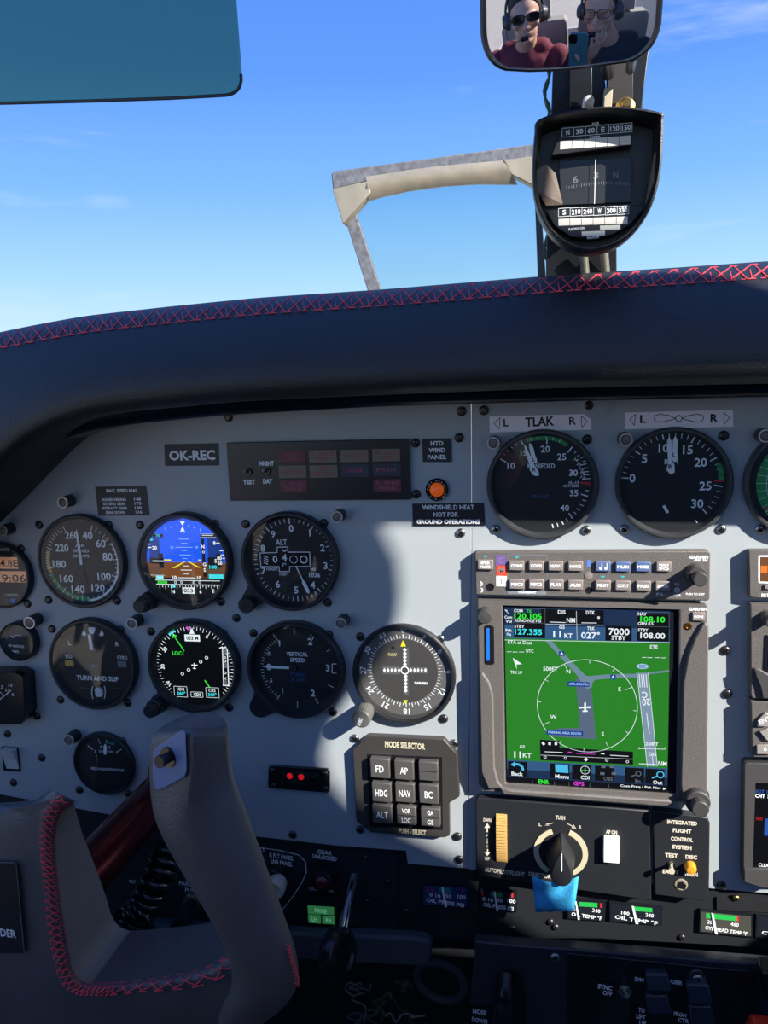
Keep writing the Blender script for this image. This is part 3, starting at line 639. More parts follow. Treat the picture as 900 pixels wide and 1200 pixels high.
# ---- nav course deviation indicator
t = gauge('course_deviation_indicator', 'course deviation indicator with a rotating compass ring, dotted cross and ribbed knob at lower left', 472.5, 792, 58.5, 6, 2.5, .91, facemat=mat('dial_grey', (66, 64, 62), .6))
def Z6(x, y): return (380 + x / 4, 700 + y / 4)
fcen(t, *Z6(377, 345)); w = 2.6; RG = polar(t, *Z6(222, 345))[1]
b = MB().use(mat('ring_grey', (96, 94, 92), .6)); b.arc(t.cx, t.cy, RG * .98, t.R * .9, 0, 360, w - .04, 60); b.build('compass_ring', t.o, smooth=False)
b = MB().use(WHT)
for i in range(72): b.ticks(t.cx, t.cy, RG * 1.0, RG * (1.13 if i % 2 == 0 else 1.07), [i * 5 - 1], .65 if i % 2 == 0 else .45, w)
for i, s_ in enumerate(['0', '3', '6', '9', '12', '15', '18', '21', '24', '27', '30', '33']):
    an = i * 30 - 1; rt(t, b, s_, an, RG * 1.26, 5.2, None, -math.radians(an), w, .02)
b.use(YELB); q = lambda *p: [t.l(*Z6(*k), w + .1) for k in p]
b.flat(q((369, 200), (383, 230), (357, 230)), w + .1); b.flat(q((370, 482), (392, 482), (381, 502)), w + .1)
b.use(mat('print_cream', (200, 190, 130), .6)); t.text(b, 'NAV', *Z6(320, 268), 4, 10, w, 0, .01)
b.use(WHT); t.text(b, 'GARMIN', *Z6(452, 402), 3.2, 15, w, 0, .03)
c = t.l(*Z6(378, 342), w); b.arc(c[0], c[1], 2.7, 3.7, 0, 360, w + .1, 30)
b.use(DIAL); b.flat(q((322, 225), (332, 240), (312, 240)), w + .1); b.build('lettering', t.o, smooth=False)
b = MB().use(mat('scale_grey', (92, 92, 92), .6))
for x0, y0, x1, y1 in [(366, 236, 398, 320), (272, 322, 355, 362), (402, 326, 485, 358), (370, 364, 396, 460)]:
    a = t.l(*Z6(x0, y0), w); c = t.l(*Z6(x1, y1), w); b.flat([(a[0], c[1]), (c[0], c[1]), (c[0], a[1]), (a[0], a[1])], w + .03)
b.use(WHT)
def lozenge(x, y, a, c_): b.flat(q((x, y - c_), (x + a, y), (x, y + c_), (x - a, y)), w + .12)
for k in range(5):
    for dx, dy in ((0, -1), (0, 1), (-1, 0), (1, 0)): lozenge(378 + dx * (28 + 17 * k) + (4 if dy > 0 else 0), 342 + dy * (28 + 17 * k), 6 if dx else 9, 9 if not dx else 11)
b.build('deviation_scale', t.o, smooth=False)
b = MB().use(DIAL); a = t.l(*Z6(381, 236), 4); c = t.l(*Z6(384, 460), 4)
b.build('needle', t.o) if False else None
lug(t, 431, 830, 8, 5); k_ = knob(t, 423, 843, 10.5, 4, 23, m=mat('knob_ribbed', (96, 96, 92), .5), steps=[(0, 1, 1.0)])
b = MB().use(WHT); t.text(b, 'OBS', 421.5, 846, 4.5, 10, 23.3, 1.2, .03); b.build('lettering', k_); 
scr(t, [(422, 746), (520, 842)]); scr(t, [(516, 749)], STEEL)

# ---- manifold pressure
t = gauge('manifold_pressure_gauge', 'large round manifold pressure gauge with green arc and two white needles close together', 635.5, 568.5, 64.5, 8, 2.5, .89, bez=BEZ)
def Z7(x, y): return (560 + x / 6, 490 + y / 6)
fcen(t, *Z7(450, 470)); w = 2.6; b = MB().use(WHT); cR = polar(t, *Z7(150, 285))[1]
a10 = polar(t, *Z7(163, 285))[0]; a15 = polar(t, *Z7(305, 162))[0]; a20 = polar(t, *Z7(486, 130))[0]; a25 = polar(t, *Z7(665, 203))[0]; a35 = polar(t, *Z7(775, 545))[0]; a40 = polar(t, *Z7(665, 705))[0]
t.cy_ = 0; cR = t.R * .83
def mark(x0, y0, x1, y1, wd=.6, ZZ=Z7): b.line(*t.l(*ZZ(x0, y0), w), *t.l(*ZZ(x1, y1), w), wd, w)
for q_ in [(155, 285, 200, 310, .9), (172, 245, 190, 258), (200, 222, 216, 235), (232, 198, 246, 212), (262, 175, 274, 192), (300, 155, 318, 185, .9), (665, 200, 632, 242, .9), (690, 232, 678, 246), (712, 258, 700, 270), (722, 280, 745, 272), (738, 305, 760, 300), (725, 330, 765, 320), (740, 355, 775, 348), (728, 380, 780, 375), (742, 400, 785, 396), (735, 428, 790, 425), (725, 535, 775, 550, .9), (755, 508, 780, 512), (735, 575, 762, 582), (718, 608, 745, 618), (695, 635, 718, 650), (675, 660, 692, 675), (640, 668, 665, 705, .9), (618, 705, 632, 725), (590, 725, 602, 748), (556, 738, 564, 762), (523, 745, 530, 772, .9)]: mark(*q_)
for s_, x, y, h in [('10', 234, 335, 8), ('15', 322, 245, 6.5), ('20', 474, 217, 8), ('25', 590, 272, 8), ('30', 672, 385, 7.6), ('35', 676, 527, 7.6), ('40', 610, 632, 7.6)]: t.text(b, s_, *Z7(x, y), h, None, w, 0, .006)
t.text(b, 'MANIFOLD', *Z7(445, 337), 6, 32, w); t.text(b, 'SL-15', *Z7(675, 453), 3, 12, w); t.text(b, 'ALT/1000', *Z7(656, 476), 3.3, 19, w)
for s_, x, y in [('24', 690, 292), ('20', 710, 325), ('15', 728, 358), ('10', 738, 388), ('12', 738, 418)]: t.text(b, s_, *Z7(x, y), 3, 5, w, -.5)
b.use(BLP); t.text(b, 'IN HG', *Z7(445, 550), 4, 18, w)
b.use(REDP); mark(722, 455, 795, 460, 1.5); mark(765, 474, 792, 476, 1)
b.build('lettering', t.o, smooth=False)
b = MB().use(GRN); gp = [(333, 150, 342, 172), (372, 138, 378, 162), (420, 130, 423, 155), (480, 127, 480, 152), (530, 133, 525, 158), (580, 148, 570, 172), (637, 180, 620, 202)]
for (a, c, d, e), (a2, c2, d2, e2) in zip(gp, gp[1:]): b.flat([t.l(*Z7(a, c), w), t.l(*Z7(a2, c2), w), t.l(*Z7(d2, e2), w), t.l(*Z7(d, e), w)], w - .02)
b.use(WHT)
for q_ in gp[1:-1]: mark(*q_, .4)
mark(486, 152, 484, 180, .9); b.build('range_arcs', t.o, smooth=False)
for s_, pts, wz_ in [('R', [(340, 200), (325, 185), (328, 210), (366, 345), (362, 360), (385, 398), (412, 408), (432, 400), (425, 370), (405, 345), (350, 225)], 3.6), ('L', [(375, 180), (360, 178), (360, 205), (372, 255), (375, 285), (395, 315), (420, 318), (414, 285), (402, 258), (390, 205)], 4.4)]:
    b = MB().use(WHT); b.prism([t.l(*Z7(*p), wz_) for p in pts], wz_, wz_ + .5); o = b.build('needle', t.o, bevel=.1)
    b = MB().use(DIAL); t.text(b, s_, *(Z7(396, 362) if s_ == 'R' else Z7(394, 290)), 4.6, None, wz_ + .6, 0, .02); b.build('lettering', o)
scr(t, [(688, 515)]); scr(t, [(581, 620), (687, 621)], STEEL)

# ---- rpm gauge
t = gauge('rpm_gauge', 'large round engine speed gauge with numerals 0 to 30 and two white needles upright', 789.8, 567, 65.8, 8, 2.5, .89, bez=BEZ)
def Z8(x, y): return (545 + x / 2.535, 470 + y / 2.535)
fcen(t, *Z8(618, 245)); w = 2.6; b = MB().use(WHT)
N = [(462, 228, 485, 229, .9), (500, 145, 520, 158, .9), (586, 97, 590, 115, .9), (682, 107, 672, 125, .9), (748, 168, 728, 178, .9), (740, 250, 765, 254, .9), (705, 320, 718, 335, .9)]
for q_ in N: mark(*q_, ZZ=Z8)
def ang_(x, y): return polar(t, *Z8(x, y))[0]
A0, A5, A10, A15, A20, A25, A30 = [ang_(q_[0], q_[1]) for q_ in N]; A0 = A0 if A0 < 0 else A0 - 360
seq = [A0, A5, A10, A15, A20, A25, A30]; Rq = [polar(t, *Z8(q_[0], q_[1]))[1] for q_ in N]; Rq = [max(a, b2) for a, b2 in zip([polar(t, *Z8(q_[0], q_[1]))[1] for q_ in N], [polar(t, *Z8(q_[2], q_[3]))[1] for q_ in N])]
for i in range(6):
    for k in range(1, 5):
        an = seq[i] + (seq[i + 1] - seq[i]) * k / 5; rr = Rq[i] + (Rq[i + 1] - Rq[i]) * k / 5; b.ticks(t.cx, t.cy, rr * .9, rr, [an], .5, w)
mark(684, 352, 690, 362, .7, Z8)
for s_, x, y in [('0', 497, 229), ('5', 533, 171), ('10', 590, 140), ('15', 662, 145), ('20', 700, 182), ('25', 714, 252), ('30', 690, 305)]: t.text(b, s_, *Z8(x, y), 10.5, None, w, 0, .006)
t.text(b, 'RPM', *Z8(613, 180), 6, 16, w); b.build('lettering', t.o, smooth=False)
b = MB().use(GRN); b.flat([t.l(*Z8(*p), w) for p in [(745, 184), (758, 180), (768, 205), (770, 232), (752, 233), (752, 208)]], w); b.use(REDP); b.line(*t.l(*Z8(740, 237), w), *t.l(*Z8(770, 237), w), 1.3, w); b.build('range_arcs', t.o, smooth=False)
for s_, pts, wz_ in [('R', [(606, 105), (600, 118), (603, 185), (598, 205), (610, 218), (622, 212), (622, 190), (615, 180), (613, 118)], 3.6), ('L', [(624, 103), (617, 118), (616, 150), (610, 168), (622, 182), (633, 172), (630, 150), (632, 118)], 4.4)]:
    b = MB().use(WHT); b.prism([t.l(*Z8(*p), wz_) for p in pts], wz_, wz_ + .5); o = b.build('needle', t.o, bevel=.1)
    b = MB().use(DIAL); t.text(b, s_, *(Z8(610, 195) if s_ == 'R' else Z8(621, 160)), 5.5, None, wz_ + .6, 0, .02); b.build('lettering', o)
b = MB().use(WHT); b.prism([t.l(*Z8(*p), 3) for p in [(586, 312), (594, 309), (606, 330), (598, 334)]], 2.8, 3.3); b.use(DIAL); b.prism([t.l(*Z8(*p), 3) for p in [(598, 290), (606, 290), (640, 320), (625, 332), (604, 332)]], 2.7, 3.1); b.build('counterweight', t.o)
scr(t, [(848, 510.6)]); scr(t, [(731.6, 620), (845, 620)], STEEL)

# ---- third engine gauge, cut by the frame
t = gauge('engine_gauge', 'round engine gauge with a broad green scale cut by the right edge of the photo', 945, 566, 67, 8, 2.5, .89, bez=BEZ)
fcen(t, 948, 566); w = 2.6; cR = t.R * .88; b = MB().use(GRN); b.arc(t.cx, t.cy, cR * .62, cR * .98, 205, 400, w, 50); b.use(mat('arc_brown', (92, 68, 50), .5)); b.arc(t.cx, t.cy, cR * .40, cR * .60, 205, 400, w, 40)
b.build('range_arcs', t.o, smooth=False)
b = MB().use(WHT); b.ticks(t.cx, t.cy, cR * .62, cR * .98, range(210, 400, 10), .3, w + .05); b.arc(t.cx, t.cy, cR * .78, cR * .79, 205, 400, w + .05, 40); b.ticks(t.cx, t.cy, cR * .5, cR * .98, [233, 240], .5, w + .05)
b.use(REDP); b.ticks(t.cx, t.cy, cR * .6, cR * .98, [236.5], 1, w + .06); b.build('lettering', t.o, smooth=False)
scr(t, [(891, 620)], STEEL)

# ---- suction gauge, ammeter, voltmeter
t = gauge('suction_gauge', 'small round suction gauge with a red inoperative note across its dark face, beside the yoke', 120, 896.5, 36, 6, 2, .89)
w = 2.1; b = MB().use(WHT); fcen(t, 124, 898)
def Z9(x, y): return (x / 3.214, 700 + y / 3.214)
def mk(*q_): b.line(*t.l(*Z9(*q_[:2]), w), *t.l(*Z9(*q_[2:4]), w), q_[4] if len(q_) > 4 else .5, w)
mk(330, 558, 350, 574, .9); mk(370, 532, 378, 552); mk(440, 582, 458, 572, .7); mk(400, 536, 402, 548)
for s_, x, y in [('3', 358, 580), ('4', 380, 562), ('5', 413, 565), ('6', 441, 584)]: t.text(b, s_, *Z9(x, y), 3.2, None, w)
t.text(b, 'SUCTION', *Z9(400, 581), 3, 17, w); t.text(b, 'RED=INOPERATIVE', *Z9(405, 648), 3.2, 38, w); b.use(CYP); b.line(*t.l(*Z9(398, 545), w), *t.l(*Z9(432, 552), w), 2.6, w - .03); b.build('lettering', t.o, smooth=False)
b = MB().use(WHT); b.prism([t.l(*Z9(*p), 3) for p in [(391, 592), (390, 560), (396, 551), (402, 562), (401, 592)]], 2.8, 3.2); b.build('needle', t.o)
scr(t, [(144, 868.6), (93, 925.5), (151, 930)])
t = gauge('propeller_deice_ammeter', 'small round propeller anti-ice ammeter at the left edge', 19, 753, 22.5, 9, 2.5, .8)
w = 2.6; b = MB().use(WHT); t.text(b, 'PROP ANTI-ICE', 17, 757, 3, 22, w, -.05, .02); t.text(b, 'AMPS', 17.5, 763.5, 3, 9, w, -.05, .02); fcen(t, 21, 752); b.arc(t.cx, t.cy, 6.2, 6.7, -45, 40, w, 16); b.ticks(t.cx, t.cy, 5.5, 9, [-50], .7, w)
b.build('lettering', t.o, smooth=False)
t = gauge('clock_voltmeter', 'round digital clock with two brown displays and a blue button at the left edge', -1, 675, 38.5, 7, 2.5, .92, cat='clock')
def Z0(x, y): return (x / 3.75, 580 + y / 3.75)
b = MB().use(E['lcd'])
for q_ in [(-90, 272, 80, 325), (-90, 333, 118, 385)]: zrect(b, t, *q_, 2.6, Z0)
b.build('screen', t.o, smooth=False)
b = MB().use(mat('segment_dark', (38, 26, 24), .5)); t.text(b, '24.8E', *Z0(28, 300), 8, 26, 2.7); t.text(b, '19:06', *Z0(50, 366), 9, 34, 2.7); b.use(WHT); t.text(b, 'VOLTS', *Z0(18, 240), 3, 11, 2.7); t.text(b, 'CONTROL', *Z0(53, 440), 3, 16, 2.7); t.text(b, 'SUPERCLOCK', *Z0(30, 487), 2.4, 22, 2.7)
b.build('lettering', t.o, smooth=False)
b = MB().use(mat('button_bright_blue', (20, 110, 215), .3)); c = t.l(*Z0(56, 467), 4); b.lathe(c[0], c[1], [(2.6, 2.5), (2.6, 4), (0, 4.6)], 20, caps=False); b.build('button', t.o)
scr(t, [(25, 643), (32.5, 707.5)])
t = T('fuel_flow_meter', 'square black meter with a white scale protruding at the left edge', 'gauge', 10, 818)
b = MB().use(BLKS); q_ = [t.l(x, y, 18) for x, y in [(-40, 788), (17, 788), (27, 793), (30, 838), (24, 849), (-40, 849)]]; b.prism(q_, 0, 18); b.build('case', t.o, bevel=.6)
b = MB().use(WHT); w = 18.1; fcx = t.l(-12, 826, w); b.arc(fcx[0], fcx[1], 18, 18.5, 10, 62, w, 16); b.ticks(fcx[0], fcx[1], 15.5, 18, [12, 28, 44, 60], .5, w)
for s_, x, y in [('.5', 2, 805), ('1.0', 12, 803), ('1.5', 9, 809), ('8', 15, 814)]: t.text(b, s_, x, y, 3.5, None, w)
b.line(*t.l(-8, 826, w), *t.l(13, 809, w), .7, w); b.build('lettering', t.o, smooth=False)

# ---- post lights beside the gauges
PLM = mat('post_light_rim', (190, 188, 184), .35, .5); PLC = mat('post_light_cap', (112, 102, 98), .4)
def post(px, py, label, r_px=7.2, ln=13):
    t = T('post_light', label, 'light', px, py, 0, 'post lights on the instrument panel'); c = P(px, py, -ln * .001); t.o.location = (c.x, 0, c.z); t.loc = Vector((c.x, 0, c.z))
    r_ = r_px * t.sy(px, py, ln); b = MB().use(BLK); b.cyl((0, 0, 0), (0, 0, ln * .95), r_, r_ * .93, 24, False); b.lathe(0, 0, [(r_, 0), (r_ * 1.0, 1)], 24, caps=False); b.build('housing', t.o)
    b = MB().use(PLM); b.lathe(0, 0, [(r_ * .95, ln * .93), (r_ * .93, ln), (r_ * .72, ln), (r_ * .66, ln - 2)], 24, caps=False); b.build('rim', t.o)
    b = MB().use(PLC); b.lathe(0, 0, [(r_ * .68, ln - 2), (r_ * .55, ln - .6), (0, ln - .2)], 20, caps=False); b.build('cap', t.o)
post(73, 589, 'small post light above the airspeed indicator'); post(2, 622, 'small post light above the digital clock at the left edge', 7)
post(34, 730, 'small post light over the propeller ammeter', 7.5); post(154, 731, 'small post light just under the attitude display knob')
post(394.5, 606, 'small post light at upper right of the altimeter', 7.3); post(399, 731, 'small post light at upper right of the vertical speed indicator', 7.3)
post(80, 868, 'small post light at upper left of the suction gauge', 7); post(578, 519.5, 'small post light at upper left of the manifold pressure gauge', 8)
post(733.7, 515.5, 'small post light at upper left of the rpm gauge', 8.5); post(897.5, 511, 'small post light at upper left of the right-edge engine gauge', 8.5)
# ================================================================ PLACARDS, SWITCHES, RADIOS
def placard(name, label, quad, m, th=.7, cat='placard'):
    cx = sum(p[0] for p in quad) / len(quad); cy = sum(p[1] for p in quad) / len(quad)
    t = T(name, label, cat, cx, cy); b = MB().use(m); b.prism(t.ll(quad, th), 0.02, th); b.build('plate', t.o, smooth=False); t.w = th + .08; return t
t = placard('registration_placard', 'black placard reading OK-REC left of the annunciator panel', [(192.4, 520.5), (255.6, 519.5), (256.4, 545.5), (193.4, 546)], PLAC)
b = MB().use(WHT); t.text(b, 'OK-REC', 225, 533.5, 12, 54, t.w, 0, .025); b.build('lettering', t.o, smooth=False)
t = placard('speed_limit_placard', 'small black placard listing maximum speeds above the airspeed indicator', [(111.5, 570.5), (170.5, 569.5), (175, 604), (115, 604.5)], PLAC)
b = MB().use(WHT); t.text(b, 'MAX. SPEED KIAS', 142.5, 575, 4, 36, t.w, 0, .02)
for i, (a, c) in enumerate([('MANEUVERING', '148'), ('EXTEND GEAR', '175'), ('RETRACT GEAR', '150'), ('GEAR DOWN', '216')]):
    t.text(b, a, 133.5 + i * .6, 585.5 + i * 5, 3.4, [28, 26, 29, 23][i], t.w, 0, .02); t.text(b, c, 161 + i * .5, 585 + i * 5, 3.4, 8, t.w, 0, .02)
b.build('lettering', t.o, smooth=False)
t = placard('heated_window_placard', 'small black placard reading HTD WIND PANEL above the amber lamp', [(494.5, 514), (529, 513.5), (529.5, 541.5), (495.5, 541.5)], PLAC)
b = MB().use(WHT)
for i, (s_, wd) in enumerate([('HTD', 15), ('WIND', 19), ('PANEL', 22)]): t.text(b, s_, 512, 519.5 + 8 * i, 5.2, wd, t.w, 0, .02)
b.build('lettering', t.o, smooth=False)
t = placard('windshield_heat_placard', 'wide black placard warning WINDSHIELD HEAT NOT FOR GROUND OPERATIONS', [(483, 590.2), (567, 589.5), (568.5, 616), (484, 616.5)], PLAC)
b = MB().use(WHT)
for i, (s_, wd, bo) in enumerate([('WINDSHIELD HEAT', 61, .01), ('NOT FOR', 29, .01), ('GROUND OPERATIONS', 74, .03)]): t.text(b, s_, 524 + (-1.5 if i == 1 else 1), 594.5 + 8.4 * i, 5.6, wd, t.w, 0, bo)
b.build('lettering', t.o, smooth=False)
t = placard('manifold_placard', 'silver placard reading L TLAK R above the manifold pressure gauge', [(573.4, 488.2), (692.5, 485), (693, 503.5), (574, 506.8)], SILV, .9)
b = MB().use(DIAL); t.text(b, 'TLAK', 632.5, 494, 11, 34, t.w, .02, .02); t.text(b, 'L', 593, 495.3, 9, 6, t.w, .02, .01); t.text(b, 'R', 671, 493.2, 9, 8, t.w, .02, .01)
b.pline(t.ll([(586, 489.5), (579, 496), (585, 503)], t.w), .5, t.w, True); b.pline(t.ll([(681, 487), (688, 493.5), (682, 501)], t.w), .5, t.w, True); b.build('lettering', t.o, smooth=False)
t = placard('propeller_placard', 'silver placard with a propeller outline between L and R above the rpm gauge', [(732.4, 483.5), (859, 480.3), (859.5, 500), (733, 503)], SILV, .9)
b = MB().use(DIAL); t.text(b, 'L', 753.5, 491, 9.5, 7, t.w, .02, .02); t.text(b, 'R', 837, 490, 10, 9, t.w, .02, .02)
b.pline(t.ll([(744.5, 485.5), (738, 491.5), (743.5, 498.5)], t.w), .5, t.w, True); b.pline(t.ll([(848, 483.5), (855, 489.5), (849, 496.5)], t.w), .5, t.w, True)
c = t.l(795.5, 490.3, t.w); b.arc(c[0], c[1], 2, 2.6, 0, 360, t.w, 20)
for sg in (-1, 1):
    lp = [(795.5 + sg * 4, 490.3), (795.5 + sg * 12, 486.8), (795.5 + sg * 22, 485.4), (795.5 + sg * 28, 487), (795.5 + sg * 29, 490.3 - sg * .4), (795.5 + sg * 27, 494), (795.5 + sg * 20, 494.6), (795.5 + sg * 11, 492.5), (795.5 + sg * 4, 490.6)]
    b.pline(t.ll(lp, t.w), .55, t.w)
b.build('lettering', t.o, smooth=False)

# ---- annunciator panel
t = T('annunciator_panel', 'dark rectangular annunciator panel with dim red and amber caption tiles at the panel top', 'warning panel', 373, 552)
w = 4; b = MB().use(mat('smoked_plastic', (30, 31, 38), .28, bump=.03, bscale=500)); b.prism(t.ll([(265.3, 519), (479, 514.3), (481.5, 585.5), (269.5, 586.7)], w), 0, w); b.build('face', t.o, bevel=.5)
TR_, TA_, TN_ = mat('tile_dim_red', (104, 42, 56), .4), mat('tile_dim_amber', (122, 108, 92), .4), mat('tile_dark', (44, 50, 68), .4)
tiles = [(410.5 / 1, 0)]
def Za(x, y): return (160 + x / 2.25, 460 + y / 2.25)
TI = [(409, 169, TR_, 'VAC|LOW'), (491, 168, TA_, 'L. ALT|OFF'), (574, 167, TA_, 'LOW V'), (658, 165, TA_, 'R. ALT|OFF'), (411, 209, TA_, 'A/P OFF'), (493, 208, TA_, 'HTR|DE OT'), (576, 206, TN_, 'DOOR'), (660, 204, TN_, 'PITOT'), (414, 247, TR_, 'L. ENG|FIRE'), (661, 245, TR_, 'R. ENG|FIRE')]
for x, y, m_, s_ in TI:
    b = MB().use(m_); t.rbox(b, *Za(x, y), 32.5, 14.5, w, w + .7); o = b.build('caption_tile', t.o, smooth=False)
    b = MB().use(mat('caption_faded', (40, 38, 38) if m_ is TA_ else (150, 72, 86) if m_ is TR_ else (50, 54, 66), .6)); L_ = s_.split('|')
    for i, q_ in enumerate(L_): t.text(b, q_, Za(x, y)[0], Za(x, y)[1] + (i * 6 - 3 if len(L_) > 1 else 0), 4.2, min(26, 5 * len(q_)), w + .8, 0, .03)
    b.build('lettering', o, smooth=False)
b = MB().use(WHT)
t.text(b, 'NIGHT', *Za(343, 187), 5.6, 17, w + .1, 0, .03); t.text(b, 'TEST', *Za(297, 236), 5.6, 14, w + .1, 0, .03); t.text(b, 'DAY', *Za(346, 234), 5.6, 11, w + .1, 0, .03); b.build('lettering', t.o, smooth=False)
for x, y in ((296, 210), (345, 208)):
    c = t.l(*Za(x, y), w); b = MB().use(BLKS); b.cyl((c[0], c[1], w), (c[0], c[1], w + 2), 3.2, 2.8, 18); b.use(STEEL); b.cyl((c[0], c[1], w + 2), (c[0] - 1.5, c[1] + 1.5, w + 7), .8, 1.1, 10); b.build('toggle', t.o)
# ---- amber lamp
t = T('amber_lamp', 'round amber indicator lamp in a black bezel above the windshield heat placard', 'lamp', 512.5, 573.5)
c0 = t.sy(512.5, 573.5, 3); R_ = 13.5 * c0
b = MB().use(BLKS); b.lathe(0, 0, [(R_, 0), (R_, 2.5), (R_ * .85, 4), (R_ * .68, 4), (R_ * .62, 3)], 30, caps=False); b.build('bezel', t.o)
b = MB().use(mat('lamp_amber_lens', (190, 84, 26), .15, emit=(200, 84, 20), es=.35)); b.lathe(0, 0, [(R_ * .62, 3), (R_ * .58, 5), (R_ * .4, 6.5), (0, 7)], 24, caps=False)
for k in range(4): a = k * PI / 2 + .5; b.box(R_ * .3 * math.cos(a), R_ * .3 * math.sin(a), 1.2, 1.2, 6, 7.2, a)
b.build('lens', t.o)
b = MB().use(WHT)
for k, s_ in enumerate('PRESS  TO  DIM  TEST '):
    a = 2 * PI * k / 21; b.text(s_, R_ * .78 * math.sin(a), R_ * .78 * math.cos(a), 1.3, None, -a, 4.1)
b.build('lettering', t.o, smooth=False)

# ---- mode selector
t = T('mode_selector', 'black mode selector unit with nine square push buttons under the course indicator', 'button panel', 476, 923)
w = 7
q_ = [(381 + 0, 0)]
def Zm(x, y): return (380 + x / 4, 700 + y / 4)
b = MB().use(mat('selector_face', (60, 58, 56), .42, bump=.1)); out_ = t.ll([Zm(*p) for p in [(205, 650), (560, 665), (622, 735), (634, 935), (586, 965), (588, 1118), (560, 1127), (218, 1104), (150, 1048), (133, 716)]], w)
b.prism(out_, 0, w); b.build('face', t.o, bevel=.7)
b = MB().use(BLKS); t_in = t.ll([Zm(*p) for p in [(200, 735), (552, 748), (556, 1092), (215, 1075)]], w + .05); b.flat(t_in, w + .05)
b.use(mat('worn_cream', (206, 198, 168), .6)); t.text(b, 'MODE SELECTOR', *Zm(378, 694), 7.5, 47, w + .1, -.01, .03); t.text(b, 'PUSH - SELECT', *Zm(413, 1099), 6, 32, w + .1, -.01, .03); b.build('lettering', t.o, smooth=False)
BM = mat('mode_button', (80, 78, 76), .45, bump=.15, bscale=900)
for x, y, s_ in [(260, 803, 'FD'), (373, 812, 'AP'), (487, 817, ''), (268, 916, 'HDG'), (377, 918, 'NAV'), (489, 924, 'BC'), (271, 1018, 'ALT'), (384, 1024, 'VOR|LOC'), (497, 1033, 'GA|GS')]:
    b = MB().use(BM); wb = w + 6.5; c = t.l(*Zm(x, y), wb); k = t.sx(*Zm(x, y), wb); hh = 24 if y < 1000 else 23
    b.box(c[0], c[1], 23 * k, hh * k, w, wb, 0, 0, 1.0); o = b.build('button', t.o, bevel=1.0)
    b = MB().use(WHT)
    if '|' in s_:
        a, d = s_.split('|'); t.text(b, a, *Zm(x, y - 22), 5.6, 2.9 * len(a) + 1.5, wb + .1); t.text(b, d, *Zm(x, y + 22), 5.6, 2.9 * len(d) + 1.5, wb + .1)
    elif s_: t.text(b, s_, *Zm(x, y + 2), 8, 4.6 * len(s_), wb + .1)
    if '|' in s_ or not s_: b.use(DIAL); t.rflat(b, *Zm(x, y), 22, .8, wb + .08)
    if b.v: b.build('lettering', o, smooth=False)
screw_done = True
b = MB().use(BLKS); c = t.l(*Zm(560, 900), w + .1)
# ---- marker beacon / gear warning lights
t = T('indicator_light_strip', 'small black strip holding two red lights and one dark light left of the mode selector', 'indicator lights', 350, 913)
def Zs(x, y): return (300 + x / 3.46, 850 + y / 3.46)
w = 3; b = MB().use(BLKS); b.prism(t.ll([Zs(*p) for p in [(58, 163), (290, 178), (298, 188), (298, 268), (290, 274), (55, 256), (48, 248), (50, 172)]], w), 0, w); b.build('plate', t.o, bevel=.6)
b = MB().use(BLKM); b.prism(t.ll([Zs(*p) for p in [(110, 190), (258, 198), (262, 250), (95, 240)]], w + 2), w, w + 2, top=t.ll([Zs(*p) for p in [(112, 190), (258, 198), (258, 232), (112, 226)]], w + 2)); b.build('shroud', t.o)
for x, y, m_ in [(138, 203, ERED), (184, 207, ERED), (233, 212, DSTEEL)]:
    c = t.l(*Zs(x, y), w + 2); b = MB().use(BLKS); b.lathe(c[0], c[1], [(3.9, w + 1.8), (3.6, w + 3), (2.8, w + 3)], 20, caps=False); b.use(m_); b.lathe(c[0], c[1], [(2.9, w + 2.4), (2.6, w + 3.6), (0, w + 4.4)], 16, caps=False); b.build('light', t.o)
for x, y in [(68, 182), (72, 243), (281, 195), (284, 258)]: screw(t.o, *t.l(*Zs(x, y), w), w, SCRB, 2.8)
# ---- rocker at the far left
t = T('white_rocker_switch', 'white rocker switch near the left edge, left of the suction gauge', 'switch', 11, 889)
b = MB().use(BLKS); t.rbox(b, 12, 890, 19, 28, 0, 2); b.build('frame', t.o, bevel=.3)
b = MB().use(mat('rocker_white', (196, 198, 196), .35)); a = t.l(11, 890, 5); k = t.sx(11, 890, 5)
b.add([(a[0] - 7.5 * k, a[1] - 12 * k, 2), (a[0] + 7.5 * k, a[1] - 12 * k, 2), (a[0] + 7.5 * k, a[1], 4.5), (a[0] - 7.5 * k, a[1], 4.5), (a[0] + 7.5 * k, a[1] + 12 * k, 10), (a[0] - 7.5 * k, a[1] + 12 * k, 10), (a[0] + 7.5 * k, a[1] + 12 * k, 2), (a[0] - 7.5 * k, a[1] + 12 * k, 2)],
      [(0, 1, 2, 3), (3, 2, 4, 5), (5, 4, 6, 7), (1, 6, 4, 2), (0, 3, 5, 7)]); b.build('rocker', t.o, smooth=False, bevel=.5)

